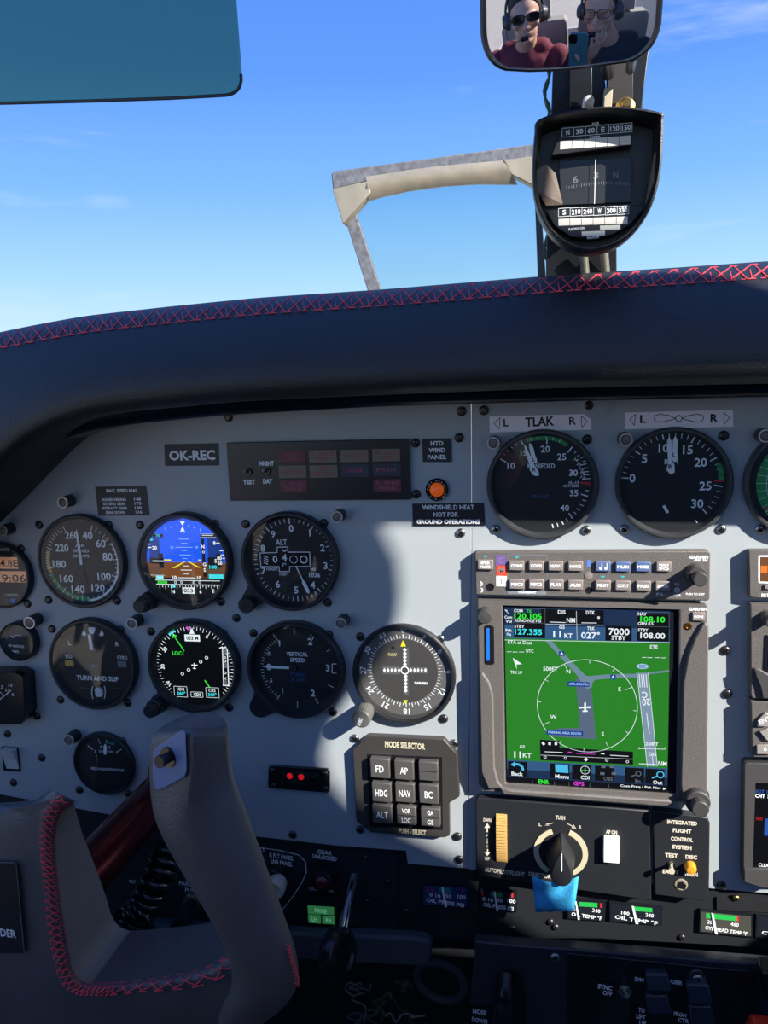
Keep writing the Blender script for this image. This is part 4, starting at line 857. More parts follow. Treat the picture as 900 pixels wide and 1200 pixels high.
# ---- audio panel
t = T('audio_panel', 'grey audio control panel with two rows of small labelled buttons at the stack top', 'radio', 695, 672)
def Zg(x, y): return (545 + x / 2.95, 640 + y / 2.95)
w = 9; b = MB().use(RADIO); b.prism(t.ll([Zg(*p) for p in [(38, 20), (840, 16), (849, 24), (846, 184), (838, 190), (42, 170), (36, 164), (33, 26)]], w), 0, w); b.build('face', t.o, bevel=1.0)
BT = [(70, 65, 'SPKR|MUTE', 0, 54), (178, 68, 'COM1', 0, 52), (246, 68, 'COM2', 0, 52), (313, 69, 'NAV1', 0, 52), (382, 70, 'NAV2', 0, 52), (477, 71, '♪', 1, 52), (546, 72, 'MUS1', 1, 52), (616, 72, 'MUS2', 1, 52), (687, 72, 'MAN|SQ', 0, 52),
      (179, 132, 'MIC1', 0, 52), (246, 132, 'MIC2', 0, 52), (315, 133, 'PLAY', 0, 52), (382, 135, 'AUX', 0, 52), (477, 136, 'PILOT', 0, 54), (546, 137, 'COPLT', 0, 54), (617, 138, 'PASS', 0, 52), (684, 139, 'SPKR', 0, 52)]
for x, y, s_, bl, wd in BT:
    wb = w + 2.5; b = MB().use(BTNB if bl else BTN); t.rbox(b, *Zg(x, y), wd / 2.95, 34 / 2.95, w, wb); o = b.build('button', t.o, bevel=.7)
    b = MB().use(WHT); px, py = Zg(x, y)
    if s_ == '♪':
        for dx in (-8, 10): t.rflat(b, *Zg(x + dx + 4, y - 3), 1, 6, wb + .1); c = t.l(*Zg(x + dx, y + 6), wb + .1); b.disc(c[0], c[1], 1.2, wb + .1, 10)
    elif '|' in s_:
        a, d = s_.split('|'); t.text(b, a, px, py - 2.3, 3.2, 11, wb + .1, 0, .03); t.text(b, d, px, py + 2.3, 3.2, 12, wb + .1, 0, .03)
    else: t.text(b, s_, px, py, 3.8, 13.5, wb + .1, 0, .03)
    b.build('lettering', o, smooth=False)
b = MB(); wl = w + .12
for (x, y, c_, s_) in [(124, 49, mat('sticker_violet', (112, 82, 150), .6), 'C'), (127, 84, mat('sticker_red', (226, 70, 40), .6), 'M'), (126, 121, mat('sticker_white', (232, 228, 222), .6), 'I')]:
    bb = MB().use(c_); t.rflat(bb, *Zg(x, y), 12.5, 12.2, wl); bb.use(GRY if s_ != 'I' else mat('sticker_grey', (150, 140, 140), .6)); t.text(bb, s_, *Zg(x, y), 6.5, None, wl + .08); bb.build('sticker', t.o, smooth=False)
b.use(WHT); t.text(b, 'GARMIN', *Zg(808, 38), 4, 22, wl, 0, .03); t.text(b, 'GMA 350', *Zg(815, 49), 3, 16, wl, 0, .02); t.text(b, 'PUSH TO EXIT', *Zg(796, 166), 2.6, 22, wl, 0, .02); t.text(b, 'VOL', *Zg(733, 132), 3, 6, wl); t.text(b, 'CRSR', *Zg(733, 170), 3, 9, wl); t.text(b, 'PIL', *Zg(675, 166), 3, 9, wl)
c = t.l(*Zg(733, 152), wl); b.arc(c[0], c[1], 1.6, 2.1, 0, 360, wl, 16); b.arc(c[0], c[1], .6, 1, 0, 360, wl, 12)
b.use(GRY); t.frame(b, *Zg(215, 92), 46, 42, wl, .5); t.rflat(b, *Zg(214, 160), 45, 4.5, wl); b.use(WHT); t.text(b, 'TRANSMIT', *Zg(214, 160), 2.6, 22, wl + .08, 0, .02)
for x, y in ((56, 130), (58, 152)): t.text(b, ')', *Zg(x, y), 5.5, 3.5, wl, 0, .04)
b.use(E['cyan'])
for x, y in ((70, 36), (178, 39), (476, 106), (545, 106)): b.flat(t.ll([Zg(x - 9, y - 3), Zg(x + 9, y - 3), Zg(x, y + 4)], wl), wl)
b.use(em('lit_bluetooth', (110, 150, 235))); t.rflat(b, *Zg(428, 60), 5, 8, wl); b.build('lettering', t.o, smooth=False)
for x, y, r_ in ((87, 141, 2.7), (429, 152, 2.2)): 
    c = t.l(*Zg(x, y), w); b = MB().use(BLKS); b.lathe(c[0], c[1], [(r_ * 1.2, w), (r_ * 1.2, w + .4), (r_, w + .4), (r_ * .9, w + .05)], 20); b.build('jack', t.o)
c = t.l(*Zg(428, 101), w); b = MB().use(BTN); b.lathe(c[0], c[1], [(3, w), (3, w + .6), (0, w + .9)], 20, caps=False); b.build('photo_sensor', t.o)
def dual_knob(t, px, py, w, r1=13, r2=8.5, l1=11, l2=22, name='knob'):
    c = t.l(px, py, w); k = t.sy(px, py, w); b = MB().use(mat('knob_charcoal', (66, 64, 62), .5, bump=.2, bscale=1500)); b.lathe(c[0], c[1], [(r1 * k * 1.1, w), (r1 * k * 1.1, w + 1), (r1 * k, w + 1.2), (r1 * k, w + l1 - 1), (r1 * k * .9, w + l1), (r2 * k * .85, w + l1), (r2 * k * .85, w + l1 + 4)], 32, caps=False)
    b.knurl((c[0], c[1], w + l1 + 3), (c[0], c[1], w + l2), r2 * k, 40, .04); return b.build(name, t.o, ang=30)
dual_knob(t, *Zg(795, 93), w, 11, 8)

# ---- touchscreen navigator
t = T('touchscreen_navigator', 'large navigator with a green moving map touchscreen in the centre of the stack', 'navigation display', 695, 820)
def Zb(x, y): return (545 + x / 2.95, 780 + y / 2.95)
w = 11
outer = [(558, 703), (828, 709), (831, 712), (830, 938), (800, 944), (760, 942), (566, 928), (560, 924)]
b = MB().use(RADIO); op = t.ll(outer, w); b.prism(op, 0, w - 6)
# raised frame around the screen with the hollow down the middle
oi = t.ll([(589, 709.5), (796, 714.5), (793, 932), (592.5, 918.5)], w); b.build('housing', t.o, bevel=1)
b = MB().use(RADIO); fr = t.ll([(559, 704), (829, 709.5), (829, 938), (796, 943), (578, 929), (566, 924), (561, 905)], w); n4 = 4
O4 = t.ll([(559, 704), (829, 709.5), (828, 940), (564, 927)], w)
vs = [(*p, w - 6) for p in O4] + [(*p, w) for p in O4] + [(*p, w) for p in oi] + [(*p, w - 3) for p in oi]
fs = []
for k in range(3):
    for i in range(4): fs.append((k * 4 + i, k * 4 + (i + 1) % 4, (k + 1) * 4 + (i + 1) % 4, (k + 1) * 4 + i))
b.add(vs, fs); b.build('bezel', t.o, smooth=False, bevel=1.2)
b = MB().use(BLKS); b.flat(t.ll([(587, 708), (798, 713), (795, 935), (590, 921)], w - 3), w - 3); b.build('screen_border', t.o, smooth=False)
ws = w - 2.7
def Zt(x, y): return (580 + x / 4.09, 700 + y / 4.09)
def Zu(x, y): return (580 + x / 4.09, 810 + y / 4.09)
TL, TR, BR, BL = (591, 711.5), (785.3, 716), (781.8, 928.5), (594.7, 917.5)
def scrp(fx, fy):
    a = [TL[i] + (TR[i] - TL[i]) * fx for i in (0, 1)]; c = [BL[i] + (BR[i] - BL[i]) * fx for i in (0, 1)]; return (a[0] + (c[0] - a[0]) * fy, a[1] + (c[1] - a[1]) * fy)
def srect(b, x0, y0, x1, y1, w): b.flat(t.ll([scrp(x0, y0), scrp(x1, y0), scrp(x1, y1), scrp(x0, y1)], w), w)
b = MB().use(E['mapgreen']); srect(b, 0, .17, 1, .87, ws); b.use(E['bar']); srect(b, 0, 0, 1, .175, ws + .03); b.use(E['navy']); srect(b, 0, 0, 1, .10, ws + .06); b.use(E['bar']); srect(b, 0, .868, 1, .965, ws + .03); b.use(E['navy']); srect(b, 0, .92, 1, 1, ws + .05)
b.use(E['dark']); srect(b, 0, .965, 1, 1, ws + .08)
srect(b, .055, .03, .245, .17, ws + .1); srect(b, .61, .09, .77, .173, ws + .1); srect(b, .80, .02, .995, .17, ws + .1); srect(b, .22, .005, .60, .085, ws + .08)
for x0 in (.005, .268, .405, .548, .735, .862): srect(b, x0, .875, x0 + .12, .958, ws + .1)
o = b.build('screen', t.o, smooth=False)
b = MB(); w1 = ws + .16
def poly_(pts, m_, Zf, dz=0): b.use(m_); b.flat([t.l(*Zf(*p), w1 + dz) for p in pts], w1 + dz)
def seg(x0, y0, x1, y1, wd, Zf, dz=0): b.line(*t.l(*Zf(x0, y0), w1 + dz), *t.l(*Zf(x1, y1), w1 + dz), wd, w1 + dz)
# map: taxiways, apron, runway
poly_([(240, 207), (268, 207), (435, 375), (470, 385), (465, 430), (440, 440), (410, 400), (395, 375)], E['taxi'], Zt)
poly_([(430, 380), (530, 370), (690, 366), (835, 348), (836, 358), (735, 368), (735, 390), (680, 385), (560, 388), (480, 395), (450, 430)], E['taxi'], Zt)
poly_([(386, 388), (440, 380), (461, 430), (484, 680), (410, 676), (300, 668), (245, 655), (300, 628), (400, 625), (405, 600)], E['apron'], Zt, -.04)
poly_([(680, 362), (735, 362), (778, 810), (730, 810)], mat('lit_runway', (8, 8, 10), .2, emit=(112, 132, 150)), Zt, .03)
b.use(E['white']); seg(680, 362, 730, 810, .35, Zt, .06); seg(735, 362, 778, 810, .35, Zt, .06); seg(727, 555, 740, 655, .5, Zt, .06); seg(752, 750, 760, 810, .4, Zt, .06)
for k in range(4): seg(691 + k * 11, 368, 696 + k * 11, 432, .5, Zt, .06)
t.text(b, 'C', *Zt(718, 468), 7.5, 6.5, w1 + .08, 3.2); t.text(b, '20', *Zt(725, 502), 8, 9.5, w1 + .08, 3.2)
cc = t.l(*Zt(440, 522), w1); k = abs(t.l(*Zt(678, 522), w1)[0] - t.l(*Zt(198, 522), w1)[0]) / 2; b.arc(cc[0], cc[1], k - .22, k + .22, 0, 360, w1 + .05, 72)
b.ticks(cc[0], cc[1], k - 3, k, [3 + 30 * i for i in range(12)], .35, w1 + .05); b.ticks(cc[0], cc[1], k - 6, k, [-27, 63, 153, 243], .35, w1 + .06)
for s_, x, y in [('N', 352, 355), ('E', 598, 440), ('S', 517, 655), ('W', 280, 573)]: t.text(b, s_, *Zt(x, y), 4.6, None, w1 + .08)
# own aircraft
a0 = Zt(432, 528); q2 = lambda pts: b.flat([t.l(a0[0] + x, a0[1] + y, w1 + .12) for x, y in pts], w1 + .12)
q2([(-1, -6), (1, -6), (1.3, 5), (-1.3, 5)]); q2([(-7, -.5), (7, -1.5), (7, .8), (-7, 1.2)]); q2([(-3, 3.6), (3, 3.3), (3, 5), (-3, 5.2)])
poly_([(85, 290), (130, 320), (103, 322), (105, 345)], E['white'], Zt, .05)
t.text(b, 'TRK UP', *Zt(103, 360), 3.6, 14, w1 + .05); t.text(b, 'ETA at Dest', *Zt(120, 216), 4, 28, w1 + .05); t.text(b, 'UTC', *Zt(167, 257), 4, 9, w1 + .05); t.text(b, 'ETE', *Zt(762, 237), 4, 9, w1 + .05); t.text(b, '500FT', *Zt(266, 343), 5, 17, w1 + .05)
for x0, x1, y in [(57, 80, 261), (85, 108, 262), (115, 140, 262)]: seg(x0, y, x1, y, .4, Zt, .05)
for x0, x1, y in [(705, 725, 288), (730, 755, 289), (765, 790, 289), (797, 818, 290)]: seg(x0, y, x1, y, .4, Zt, .05)
t.text(b, 'GS', *Zu(131, 266), 3.6, 6, w1); t.text(b, '11', *Zu(108, 304), 7.5, 8, w1, 0, .01); t.text(b, 'KT', *Zu(154, 308), 5.5, 10, w1)
seg(690, 275, 815, 278, .4, Zu, .1); seg(690, 268, 690, 278, .4, Zu, .1); seg(815, 268, 815, 278, .4, Zu, .1); t.text(b, '250FT', *Zu(752, 253), 4, 15, w1 + .12, 0, .01); t.text(b, 'DIS', *Zu(755, 302), 4, 9, w1 + .12); t.text(b, 'NM', *Zu(803, 347), 5, 10, w1 + .1); seg(690, 348, 770, 350, .5, Zu, .1)
for x, y, s_, wd in [(320, 270, 'A', 26), (566, 382, 'A', 26), (400, 416, 'APR-SOUTH', 104), (334, 650, 'PARKING AREA SOUTH', 176)]:
    b.use(E['tag']); t.rflat(b, *Zt(x, y), wd / 4.09, 5.6, w1 + .1); b.use(E['white'] if len(s_) == 1 else E['pale']); t.text(b, s_, *Zt(x, y), 3.6 if len(s_) == 1 else 3, None if len(s_) == 1 else wd / 4.09 * .9, w1 + .14, 0, .02)
b.use(E['pale']); c = t.l(*Zt(707, 331), w1 + .1); b.flat([(c[0] + 4.6 * math.cos(k * PI / 10) , c[1] + 2.2 * math.sin(k * PI / 10)) for k in range(20)], w1 + .1); b.use(E['dark']); t.text(b, '20C', *Zt(707, 331), 3.6, 8, w1 + .14)
# cdi strip
b.use(E['dark']); b.flat([t.l(*Zu(*p), w1 + .05) for p in [(216, 265), (662, 290), (662, 352), (218, 330)]], w1 + .05); b.flat([t.l(*Zu(*p), w1 + .05) for p in [(216, 232), (310, 238), (310, 272), (216, 265)]], w1 + .05)
b.use(E['white']); seg(238, 290, 325, 294, .5, Zu, .1); seg(552, 307, 640, 312, .5, Zu, .1); seg(218, 306, 662, 326, .25, Zu, .1); seg(508, 299, 525, 300, 1, Zu, .1)
for x, y in ((240, 316), (338, 321), (536, 331), (635, 338)): c = t.l(*Zu(x, y), w1 + .1); b.arc(c[0], c[1], .8, 1.2, 0, 360, w1 + .1, 14)
poly_([(436, 317), (446, 327), (436, 337), (426, 327)], E['white'], Zu, .1); t.text(b, '◆ ↕ ↕', *Zu(262, 251), 3.6, None, w1 + .1) if False else None
for x in (232, 262, 292): c = t.l(*Zu(x, 251), w1 + .1); b.box(c[0], c[1], 2, 2.6, w1 + .06, w1 + .1, .6 if x < 240 else 0)
b.use(E['magenta']); seg(390, 298, 480, 303, .4, Zu, .1); seg(350, 293, 368, 294, 1, Zu, .1); t.text(b, 'GPS', *Zu(402, 443), 5, 12.5, w1 + .05, 0, .02)
b.use(E['green']); t.text(b, 'ENR', *Zu(234, 434), 5, 12.5, w1 + .05, 0, .02)
t.text(b, '120.105', *Zt(158, 90), 7, 32, w1, 0, .012); t.text(b, '108.10', *Zt(756, 106), 7, 29, w1, 0, .012); t.text(b, 'TX', *Zt(163, 66), 3.6, 6, w1 + .03)
b.use(E['cyan']); t.text(b, '127.355', *Zt(160, 166), 7, 32, w1, 0, .012)
b.use(E['white'])
for s_, x, y, h, wd in [('COM', 112, 64, 3.6, 10), ('KUNOVICE FSS', 158, 112, 3.6, 31), ('STBY', 117, 139, 3.6, 12), ('NAV', 706, 80, 4, 10), ('OEN 8.5', 722, 126, 3.6, 18), ('STBY', 710, 157, 3.8, 12), ('108.00', 756, 184, 7, 29), ('DIS', 320, 70, 4.2, 9), ('NM', 364, 110, 5.5, 10), ('DTK', 458, 73, 4.2, 10.5), ('GS', 321, 143, 4, 6.5), ('TRK', 460, 149, 4, 9), ('11', 298, 177, 7.5, 9), ('KT', 352, 184, 5.5, 9.5), ('027°', 458, 182, 8, 22), ('7000', 595, 165, 8, 24.5), ('STBY', 593, 194, 5.2, 17), ('°', 497, 97, 3, 3),
                        ('Com', 64, 95, 3.4, 9), ('Vol', 66, 115, 3.4, 7), ('Psh', 65, 158, 3.4, 7), ('Sq', 66, 178, 3.4, 5)]: t.text(b, s_, *Zt(x, y), h, wd, w1, 0, .008)
seg(262, 118, 338, 121, .5, Zt, .02); seg(415, 122, 488, 123, .5, Zt, .02); seg(242, 128, 520, 134, .25, Zt, .02); seg(390, 65, 394, 205, .25, Zt, .02); seg(47, 204, 838, 217, .35, Zt, .02); seg(60, 64, 48, 60, .5, Zt, .02); seg(48, 60, 66, 78, .4, Zt, .02)
for (x0, y0, x1, y1) in [(90, 52, 240, 125), (680, 70, 835, 142)]: b.use(E['grey']); b.pline([t.l(*Zt(*p), w1 + .02) for p in [(x0, y0), (x1, y0 + 3), (x1, y1), (x0, y1 - 3)]], .25, w1 + .02, True)
b.use(E['white'])
for s_, x, y, wd in [('Back', 107, 396, 13.5), ('Menu', 321, 409, 16), ('CDI', 432, 414, 10), ('Out', 780, 437, 11), ('Com Freq / Psh Nav', 698, 460, 48)]: t.text(b, s_, *Zu(x, y), 4.6 if wd < 20 else 3.8, wd, w1 + .05, 0, .01)
poly_([(806, 462), (806, 474), (822, 468)], E['white'], Zu, .05)
b.use(E['grey']); t.text(b, 'OBS', *Zu(543, 420), 4.4, 11, w1 + .02); t.text(b, 'In', *Zu(685, 430), 4.4, 6, w1 + .02)
b.use(E['softcyan']); b.flat([t.l(*Zu(*p), w1 + .05) for p in [(288, 350), (350, 353), (352, 392), (290, 388)]], w1 + .05)
c0 = [t.l(*Zu(x, y), w1 + .05) for x, y in [(135, 380), (130, 360), (112, 350), (95, 350)]]; b.pline(c0, 2, w1 + .05); poly_([(75, 352), (97, 336), (97, 364)], E['softcyan'], Zu, .05)
b.use(E['softcyan']); c = t.l(*Zu(793, 400), w1 + .05); b.arc(c[0], c[1], 2.2, 3.1, 0, 360, w1 + .05, 20); seg(778, 408, 752, 416, 1.2, Zu, .05); c = t.l(*Zu(688, 395), w1 + .03); b.use(E['grey']); b.arc(c[0], c[1], 1.6, 2.3, 0, 360, w1 + .03, 16); seg(675, 402, 650, 408, .8, Zu, .03)
for x in (180, 285, 355, 455, 545): seg(x, 418 + x * .05, x, 440 + x * .05, .3, Zu, .05)
for x, y in ((520, 362), (560, 362), (515, 395), (570, 395)): t.rflat(b, *Zu(x, y), 5, 3, w1 + .02)
b.use(E['white']); c = t.l(*Zu(432, 378), w1 + .05); b.arc(c[0], c[1], 3.3, 3.7, 0, 360, w1 + .05, 24); seg(432, 355, 432, 400, .4, Zu, .05); b.use(E['green']); seg(410, 378, 455, 380, .4, Zu, .05)
b.build('screen_symbols', o, smooth=False)
b = MB().use(WHT); t.text(b, 'GARMIN', *Zg(805, 218), 3.8, 22, w + .1, 0, .03); b.build('lettering', t.o, smooth=False)
b = MB().use(BTN); t.rbox(b, *Zg(808, 244), 15, 10, w, w + 2); o = b.build('button', t.o, bevel=.5); b = MB().use(WHT); t.text(b, 'HOME', *Zg(808, 244), 3, 11, w + 2.1, 0, .03); b.build('lettering', o)
b = MB().use(BTN); t.rbox(b, *Zb(793, 309), 14, 9, w, w + 2); o = b.build('button', t.o, bevel=.5); b = MB().use(WHT); t.rflat(b, *Zb(796, 309), 4, 1, w + 2.1); b.build('lettering', o)
c = t.l(*Zg(771, 276), w); b = MB().use(BRASS); b.lathe(c[0], c[1], [(3, w), (3, w + .6), (1.8, w + .8), (1.6, w + .2)], 20); b.build('sensor', t.o)
c = t.l(*Zg(70, 233), w); k = t.sy(*Zg(70, 233), w); b = MB().use(mat('knob_charcoal', (66, 64, 62), .5)); b.lathe(c[0], c[1], [(8.5 * k, w), (8.3 * k, w + 9), (7 * k, w + 11), (0, w + 11.4)], 30, caps=False); b.build('knob', t.o)
b = MB().use(BLKS); t.rbox(b, 573.5, 756, 11, 46, w, w + .5, 1.2); b.use(mat('card_blue', (30, 110, 215), .35)); t.rbox(b, 571.5, 755.5, 4.0, 38, w, w + 1.0, .6); b.build('card_slot', t.o, bevel=.2)
# two curved finger grips swelling from the frame
GRIP = RADIO
for pts in ([(561, 790), (566, 788), (574, 800), (578, 815), (579, 860), (580, 900), (584, 916), (590, 924), (572, 926), (563, 905)], [(826, 728), (831, 735), (829, 930), (800, 938), (797, 920), (800, 800), (806, 768), (814, 748)]):
    b = MB().use(GRIP); q_ = t.ll(pts, w + 3.5); b.prism(q_, w, w + 3.5); b.build('finger_grip', t.o, bevel=1.6)
b = MB().use(RADIO); b.prism(t.ll([(584, 922), (600, 926), (786, 938), (790, 944), (780, 946), (590, 932)], w + 4), w - 4, w + 4); b.build('finger_grip', t.o, bevel=1.5)
dual_knob(t, 815, 933, w, 13, 9, 11, 21)

# ---- autopilot controller
t = T('autopilot_controller', 'black autopilot controller with thumbwheel, ringed turn knob and white rocker below the navigator', 'autopilot', 660, 985)
def Zp(x, y): return (545 + x / 2.535, 920 + y / 2.535)
w = 8.5; b = MB().use(BLK); b.prism(t.ll([(560, 935), (761, 950), (763.5, 1055.5), (562, 1027), (558, 1020), (557, 940)], w), 0, w); b.build('face', t.o, bevel=1)
b = MB().use(mat('lettering_cream', (214, 206, 186), .6)); w1 = w + .12
for s_, x, y, h, wd, rr in [('TURN', 283, 97, 5, 11, 0), ('L', 223, 117, 4, 3, 0), ('R', 342, 125, 4, 3, 0), ('AP ON', 435, 140, 4.5, 13, 0), ('DWN', 66, 104, 4, 9, 0), ('UP', 66, 219, 4, 6, 0), ('AUTOPILOT/FLIGHT', 117, 258, 5.2, 47, -.05), ('DIRECTOR', 222, 268, 5.2, 26, -.06)]: t.text(b, s_, *Zp(x, y), h, wd, w1, rr, .015)
b.flat([t.l(*Zp(*p), w1) for p in [(66, 113), (57, 127), (75, 127)]], w1); b.flat([t.l(*Zp(*p), w1) for p in [(66, 211), (58, 200), (75, 200)]], w1); b.line(*t.l(*Zp(66, 127), w1), *t.l(*Zp(66, 140), w1), 1, w1); b.line(*t.l(*Zp(67, 190), w1), *t.l(*Zp(67, 200), w1), 1, w1)
for y, s_ in ((150, 'P'), (162, 'I'), (172, 'T'), (182, 'C')): t.text(b, s_, *Zp(66, y), 2.6, None, w1)
b.line(*t.l(*Zp(238, 120), w1), *t.l(*Zp(262, 112), w1), .6, w1); b.flat([t.l(*Zp(*p), w1) for p in [(236, 121), (246, 112), (249, 120)]], w1); b.line(*t.l(*Zp(303, 114), w1), *t.l(*Zp(326, 126), w1), .6, w1); b.flat([t.l(*Zp(*p), w1) for p in [(330, 129), (316, 127), (322, 117)]], w1)
b.build('lettering', t.o, smooth=False)
a = t.l(*Zp(108, 90), w + 3); c = t.l(*Zp(108, 236), w + 3); k = t.sx(*Zp(108, 160), w)
b = MB().use(mat('wheel_amber', (206, 166, 96), .5)); hgt = (a[1] - c[1]) / 2; my = (a[1] + c[1]) / 2; n = 26
for i in range(n):
    a0 = PI * i / n; a1 = PI * (i + .62) / n; f = lambda an: (my + hgt * math.cos(an), w - 1 + 6 * math.sin(an))
    y0, z0 = f(a0); y1, z1 = f(a1); x0, x1 = a[0] - 6.3 * k, a[0] + 6.3 * k
    b.add([(x0, y0, z0), (x1, y0, z0), (x1, y1, z1), (x0, y1, z1), (x0, y0, w - 4), (x1, y0, w - 4), (x1, y1, w - 4), (x0, y1, w - 4)], [(0, 3, 2, 1), (4, 5, 6, 7), (0, 1, 5, 4), (2, 3, 7, 6), (1, 2, 6, 5), (0, 4, 7, 3)])
b.build('thumbwheel', t.o, smooth=False)
c = t.l(*Zp(284, 200), w); k = t.sy(*Zp(284, 200), w)
b = MB().use(mat('ring_cream', (202, 192, 158), .45)); R1, R2 = 28.5 * k, 23 * k
[(b.arc(c[0], c[1], R2, R1, a0, a1, w + .9, 40), b.arc(c[0], c[1], R1, R1, a0, a1, w, 40, w + .9)) for a0, a1 in ((20, 150), (210, 340))] ; b.build('ring', t.o, smooth=False)
b = MB().use(BLKM); b.lathe(c[0], c[1], [(R2, w), (R2 * .98, w + 1.4), (R2 * .6, w + 2)], 40); b.build('knob_base', t.o)
# pointer-shaped turn knob: broad at the foot, thin blade towards the viewer
b = MB().use(BLK); secs = [(w + 1, 21, 15), (w + 8, 21, 14), (w + 18, 22, 12), (w + 29, 22, 10)]; vs = []; fs = []
for wz_, hv, hw in secs:
    for i in range(24):
        an = 2 * PI * i / 24; vs.append((c[0] + hw * k * math.cos(an) * (1 - .30 * math.sin(an) - .35 * max(0, math.sin(an))), c[1] + (hv * k * math.sin(an)) * (1.15 if math.sin(an) > 0 else .70), wz_))
for j in range(len(secs) - 1):
    for i in range(24): fs.append((j * 24 + i, j * 24 + (i + 1) % 24, (j + 1) * 24 + (i + 1) % 24, (j + 1) * 24 + i))
fs.append(tuple(range(72, 96))); b.add(vs, fs); o = b.build('turn_knob', t.o, bevel=.6)
b = MB().use(WHT); b.box(c[0], c[1] + 12 * k, .9, 20 * k, w + 29, w + 29.3); b.build('pointer_line', o)
b = MB().use(WHT); t.rbox(b, *Zp(435, 195), 18.5, 29, w, w + 5, .5); o = b.build('rocker', t.o, bevel=.8)
# ---- system test unit
t = T('flight_control_test_unit', 'narrow black unit lettered INTEGRATED FLIGHT CONTROL SYSTEM right of the autopilot controller', 'control unit', 797, 1000)
b = MB().use(BLK); b.prism(t.ll([(765, 950), (815, 956), (829, 958), (832, 965), (831, 1048), (826, 1056), (767, 1049)], w), 0, w); b.build('face', t.o, bevel=1)
b = MB().use(mat('lettering_cream', (214, 206, 186), .6))
for s_, x, y, wd in [('INTEGRATED', 645, 112, 35), ('FLIGHT', 645, 136, 22), ('CONTROL', 644, 161, 26), ('SYSTEM', 644, 185, 23), ('TEST', 613, 209, 15), ('DISC', 672, 214, 13.5), ('EA FLT', 611, 258, 19), ('WARN', 671, 265, 16)]: t.text(b, s_, *Zp(x, y), 4.8, wd, w1, 0, .03)
b.build('lettering', t.o, smooth=False)
c = t.l(*Zp(612, 236), w); b = MB().use(STEEL); b.lathe(c[0], c[1], [(3.4, w), (3.4, w + 1), (2.2, w + 1.2), (2, w + 2)], 16); b.use(mat('toggle_cream', (200, 190, 160), .4)); b.tube([(c[0], c[1], w + 1), (c[0] - 1, c[1] + 1, w + 6), (c[0] - 1.5, c[1] + 1.6, w + 12)], [1.2, 1.6, 2.6], 12); b.build('toggle', t.o)
c = t.l(*Zp(668, 240), w); b = MB().use(ORG); b.lathe(c[0], c[1], [(4.6, w), (4.4, w + 5), (3.4, w + 6.5), (0, w + 7)], 24, caps=False); b.build('button', t.o)
c = t.l(*Zp(642, 295), w); b = MB().use(mat('hole_plug', (150, 140, 120), .5)); b.lathe(c[0], c[1], [(5.2, w), (5.2, w + .5), (4.6, w + .7)], 24); b.use(BLKS); b.flat([(c[0] + x, c[1] + y) for x, y in [(-4, -3), (3, -4), (4, 0), (1, 3), (-3, 2.4)]], w + .8); b.build('hole_cover', t.o, smooth=False)
# ---- blue tape hanging from the turn knob
t = T('blue_masking_tape', 'torn piece of blue masking tape hanging from the turn knob', 'tape', 651, 1045)
pts = [(624, 1027), (634, 1030), (644, 1032.5), (655, 1034.5), (668, 1032), (678, 1023.5), (676, 1045), (673, 1067), (655, 1068.5), (640, 1070), (628, 1067), (626, 1050)]
b = MB().use(TAPE); N = 8; vs = []; fs = []
for j in range(N + 1):
    for i in range(N + 1):
        fx, fy = i / N, j / N; wv = 34.5 + 1.8 * math.sin(fx * 7 + fy * 2) - 3 * abs(fx - .5) + 1.2 * math.sin(fy * 9 + fx * 4)
        x0 = 623.5 + 4 * fy + fx * (54.5 - 9 * fy); y0 = (1026 + 9 * math.sin(min(1, fx * 1.15) * PI * .8) - (4 * max(0, fx - .8) * 5)) * (1 - fy) + (1069 - 1.5 * fx + .8 * math.sin(fx * 20)) * fy
        vs.append((*t.l(x0, y0, wv), wv))
for j in range(N):
    for i in range(N): k = j * (N + 1) + i; fs.append((k, k + N + 1, k + N + 2, k + 1))
b.add(vs, fs); o = b.build('tape_strip', t.o, ang=80); so = o.modifiers.new('thickness', 'SOLIDIFY'); so.thickness = .0003

# ---- right-hand stack cut by the frame
def unit(name, label, pts, w, cat='radio', m=RADIO):
    t = T(name, label, cat, sum(p[0] for p in pts) / len(pts), sum(p[1] for p in pts) / len(pts)); b = MB().use(m); b.prism(t.ll(pts, w), 0, w); b.build('face', t.o, bevel=.9); return t
def Zq(x, y): return (840 + x / 5, 480 + y / 5)
t = unit('orange_display_radio', 'charcoal radio with a small orange lit display at the top right of the photo', [(877.5, 645), (1000, 645), (1000, 702.5), (888, 701.5), (878, 700)], 8); w = 8
b = MB().use(WHT); b.pline(t.ll([Zq(*p) for p in [(248, 858), (420, 858), (420, 1016), (248, 1012)]], w + .1), 1.2, w + .1, True); b.build('display_frame', t.o, smooth=False)
b = MB().use(em('lit_orange_lcd', (120, 78, 50))); b.flat(t.ll([Zq(*p) for p in [(256, 866), (414, 866), (414, 1008), (256, 1004)]], w + .08), w + .08); b.use(em('lit_orange', (240, 130, 50))); t.rflat(b, *Zq(277, 935), 8, 8, w + .14); b.build('screen', t.o, smooth=False)
b = MB().use(BTN); t.rbox(b, *Zq(300, 1040), 8, 5, w, w + 1.5); b.build('button', t.o, bevel=.3); b = MB().use(WHT); t.text(b, 'BRT', *Zq(284, 1088), 4, 9, w + .1, 0, .03); b.build('lettering', t.o, smooth=False)
def Zv(x, y): return (850 + x / 6, 690 + y / 6)
t = unit('communication_radio', 'charcoal radio with a rotary knob and curved finger grip at the right edge', [(879.5, 708), (1000, 712), (1000, 822), (882, 819), (879.5, 815)], 10.5); w = 10.5
dual_knob(t, *Zv(290, 195), w, 7.5, 7, 8, 16)
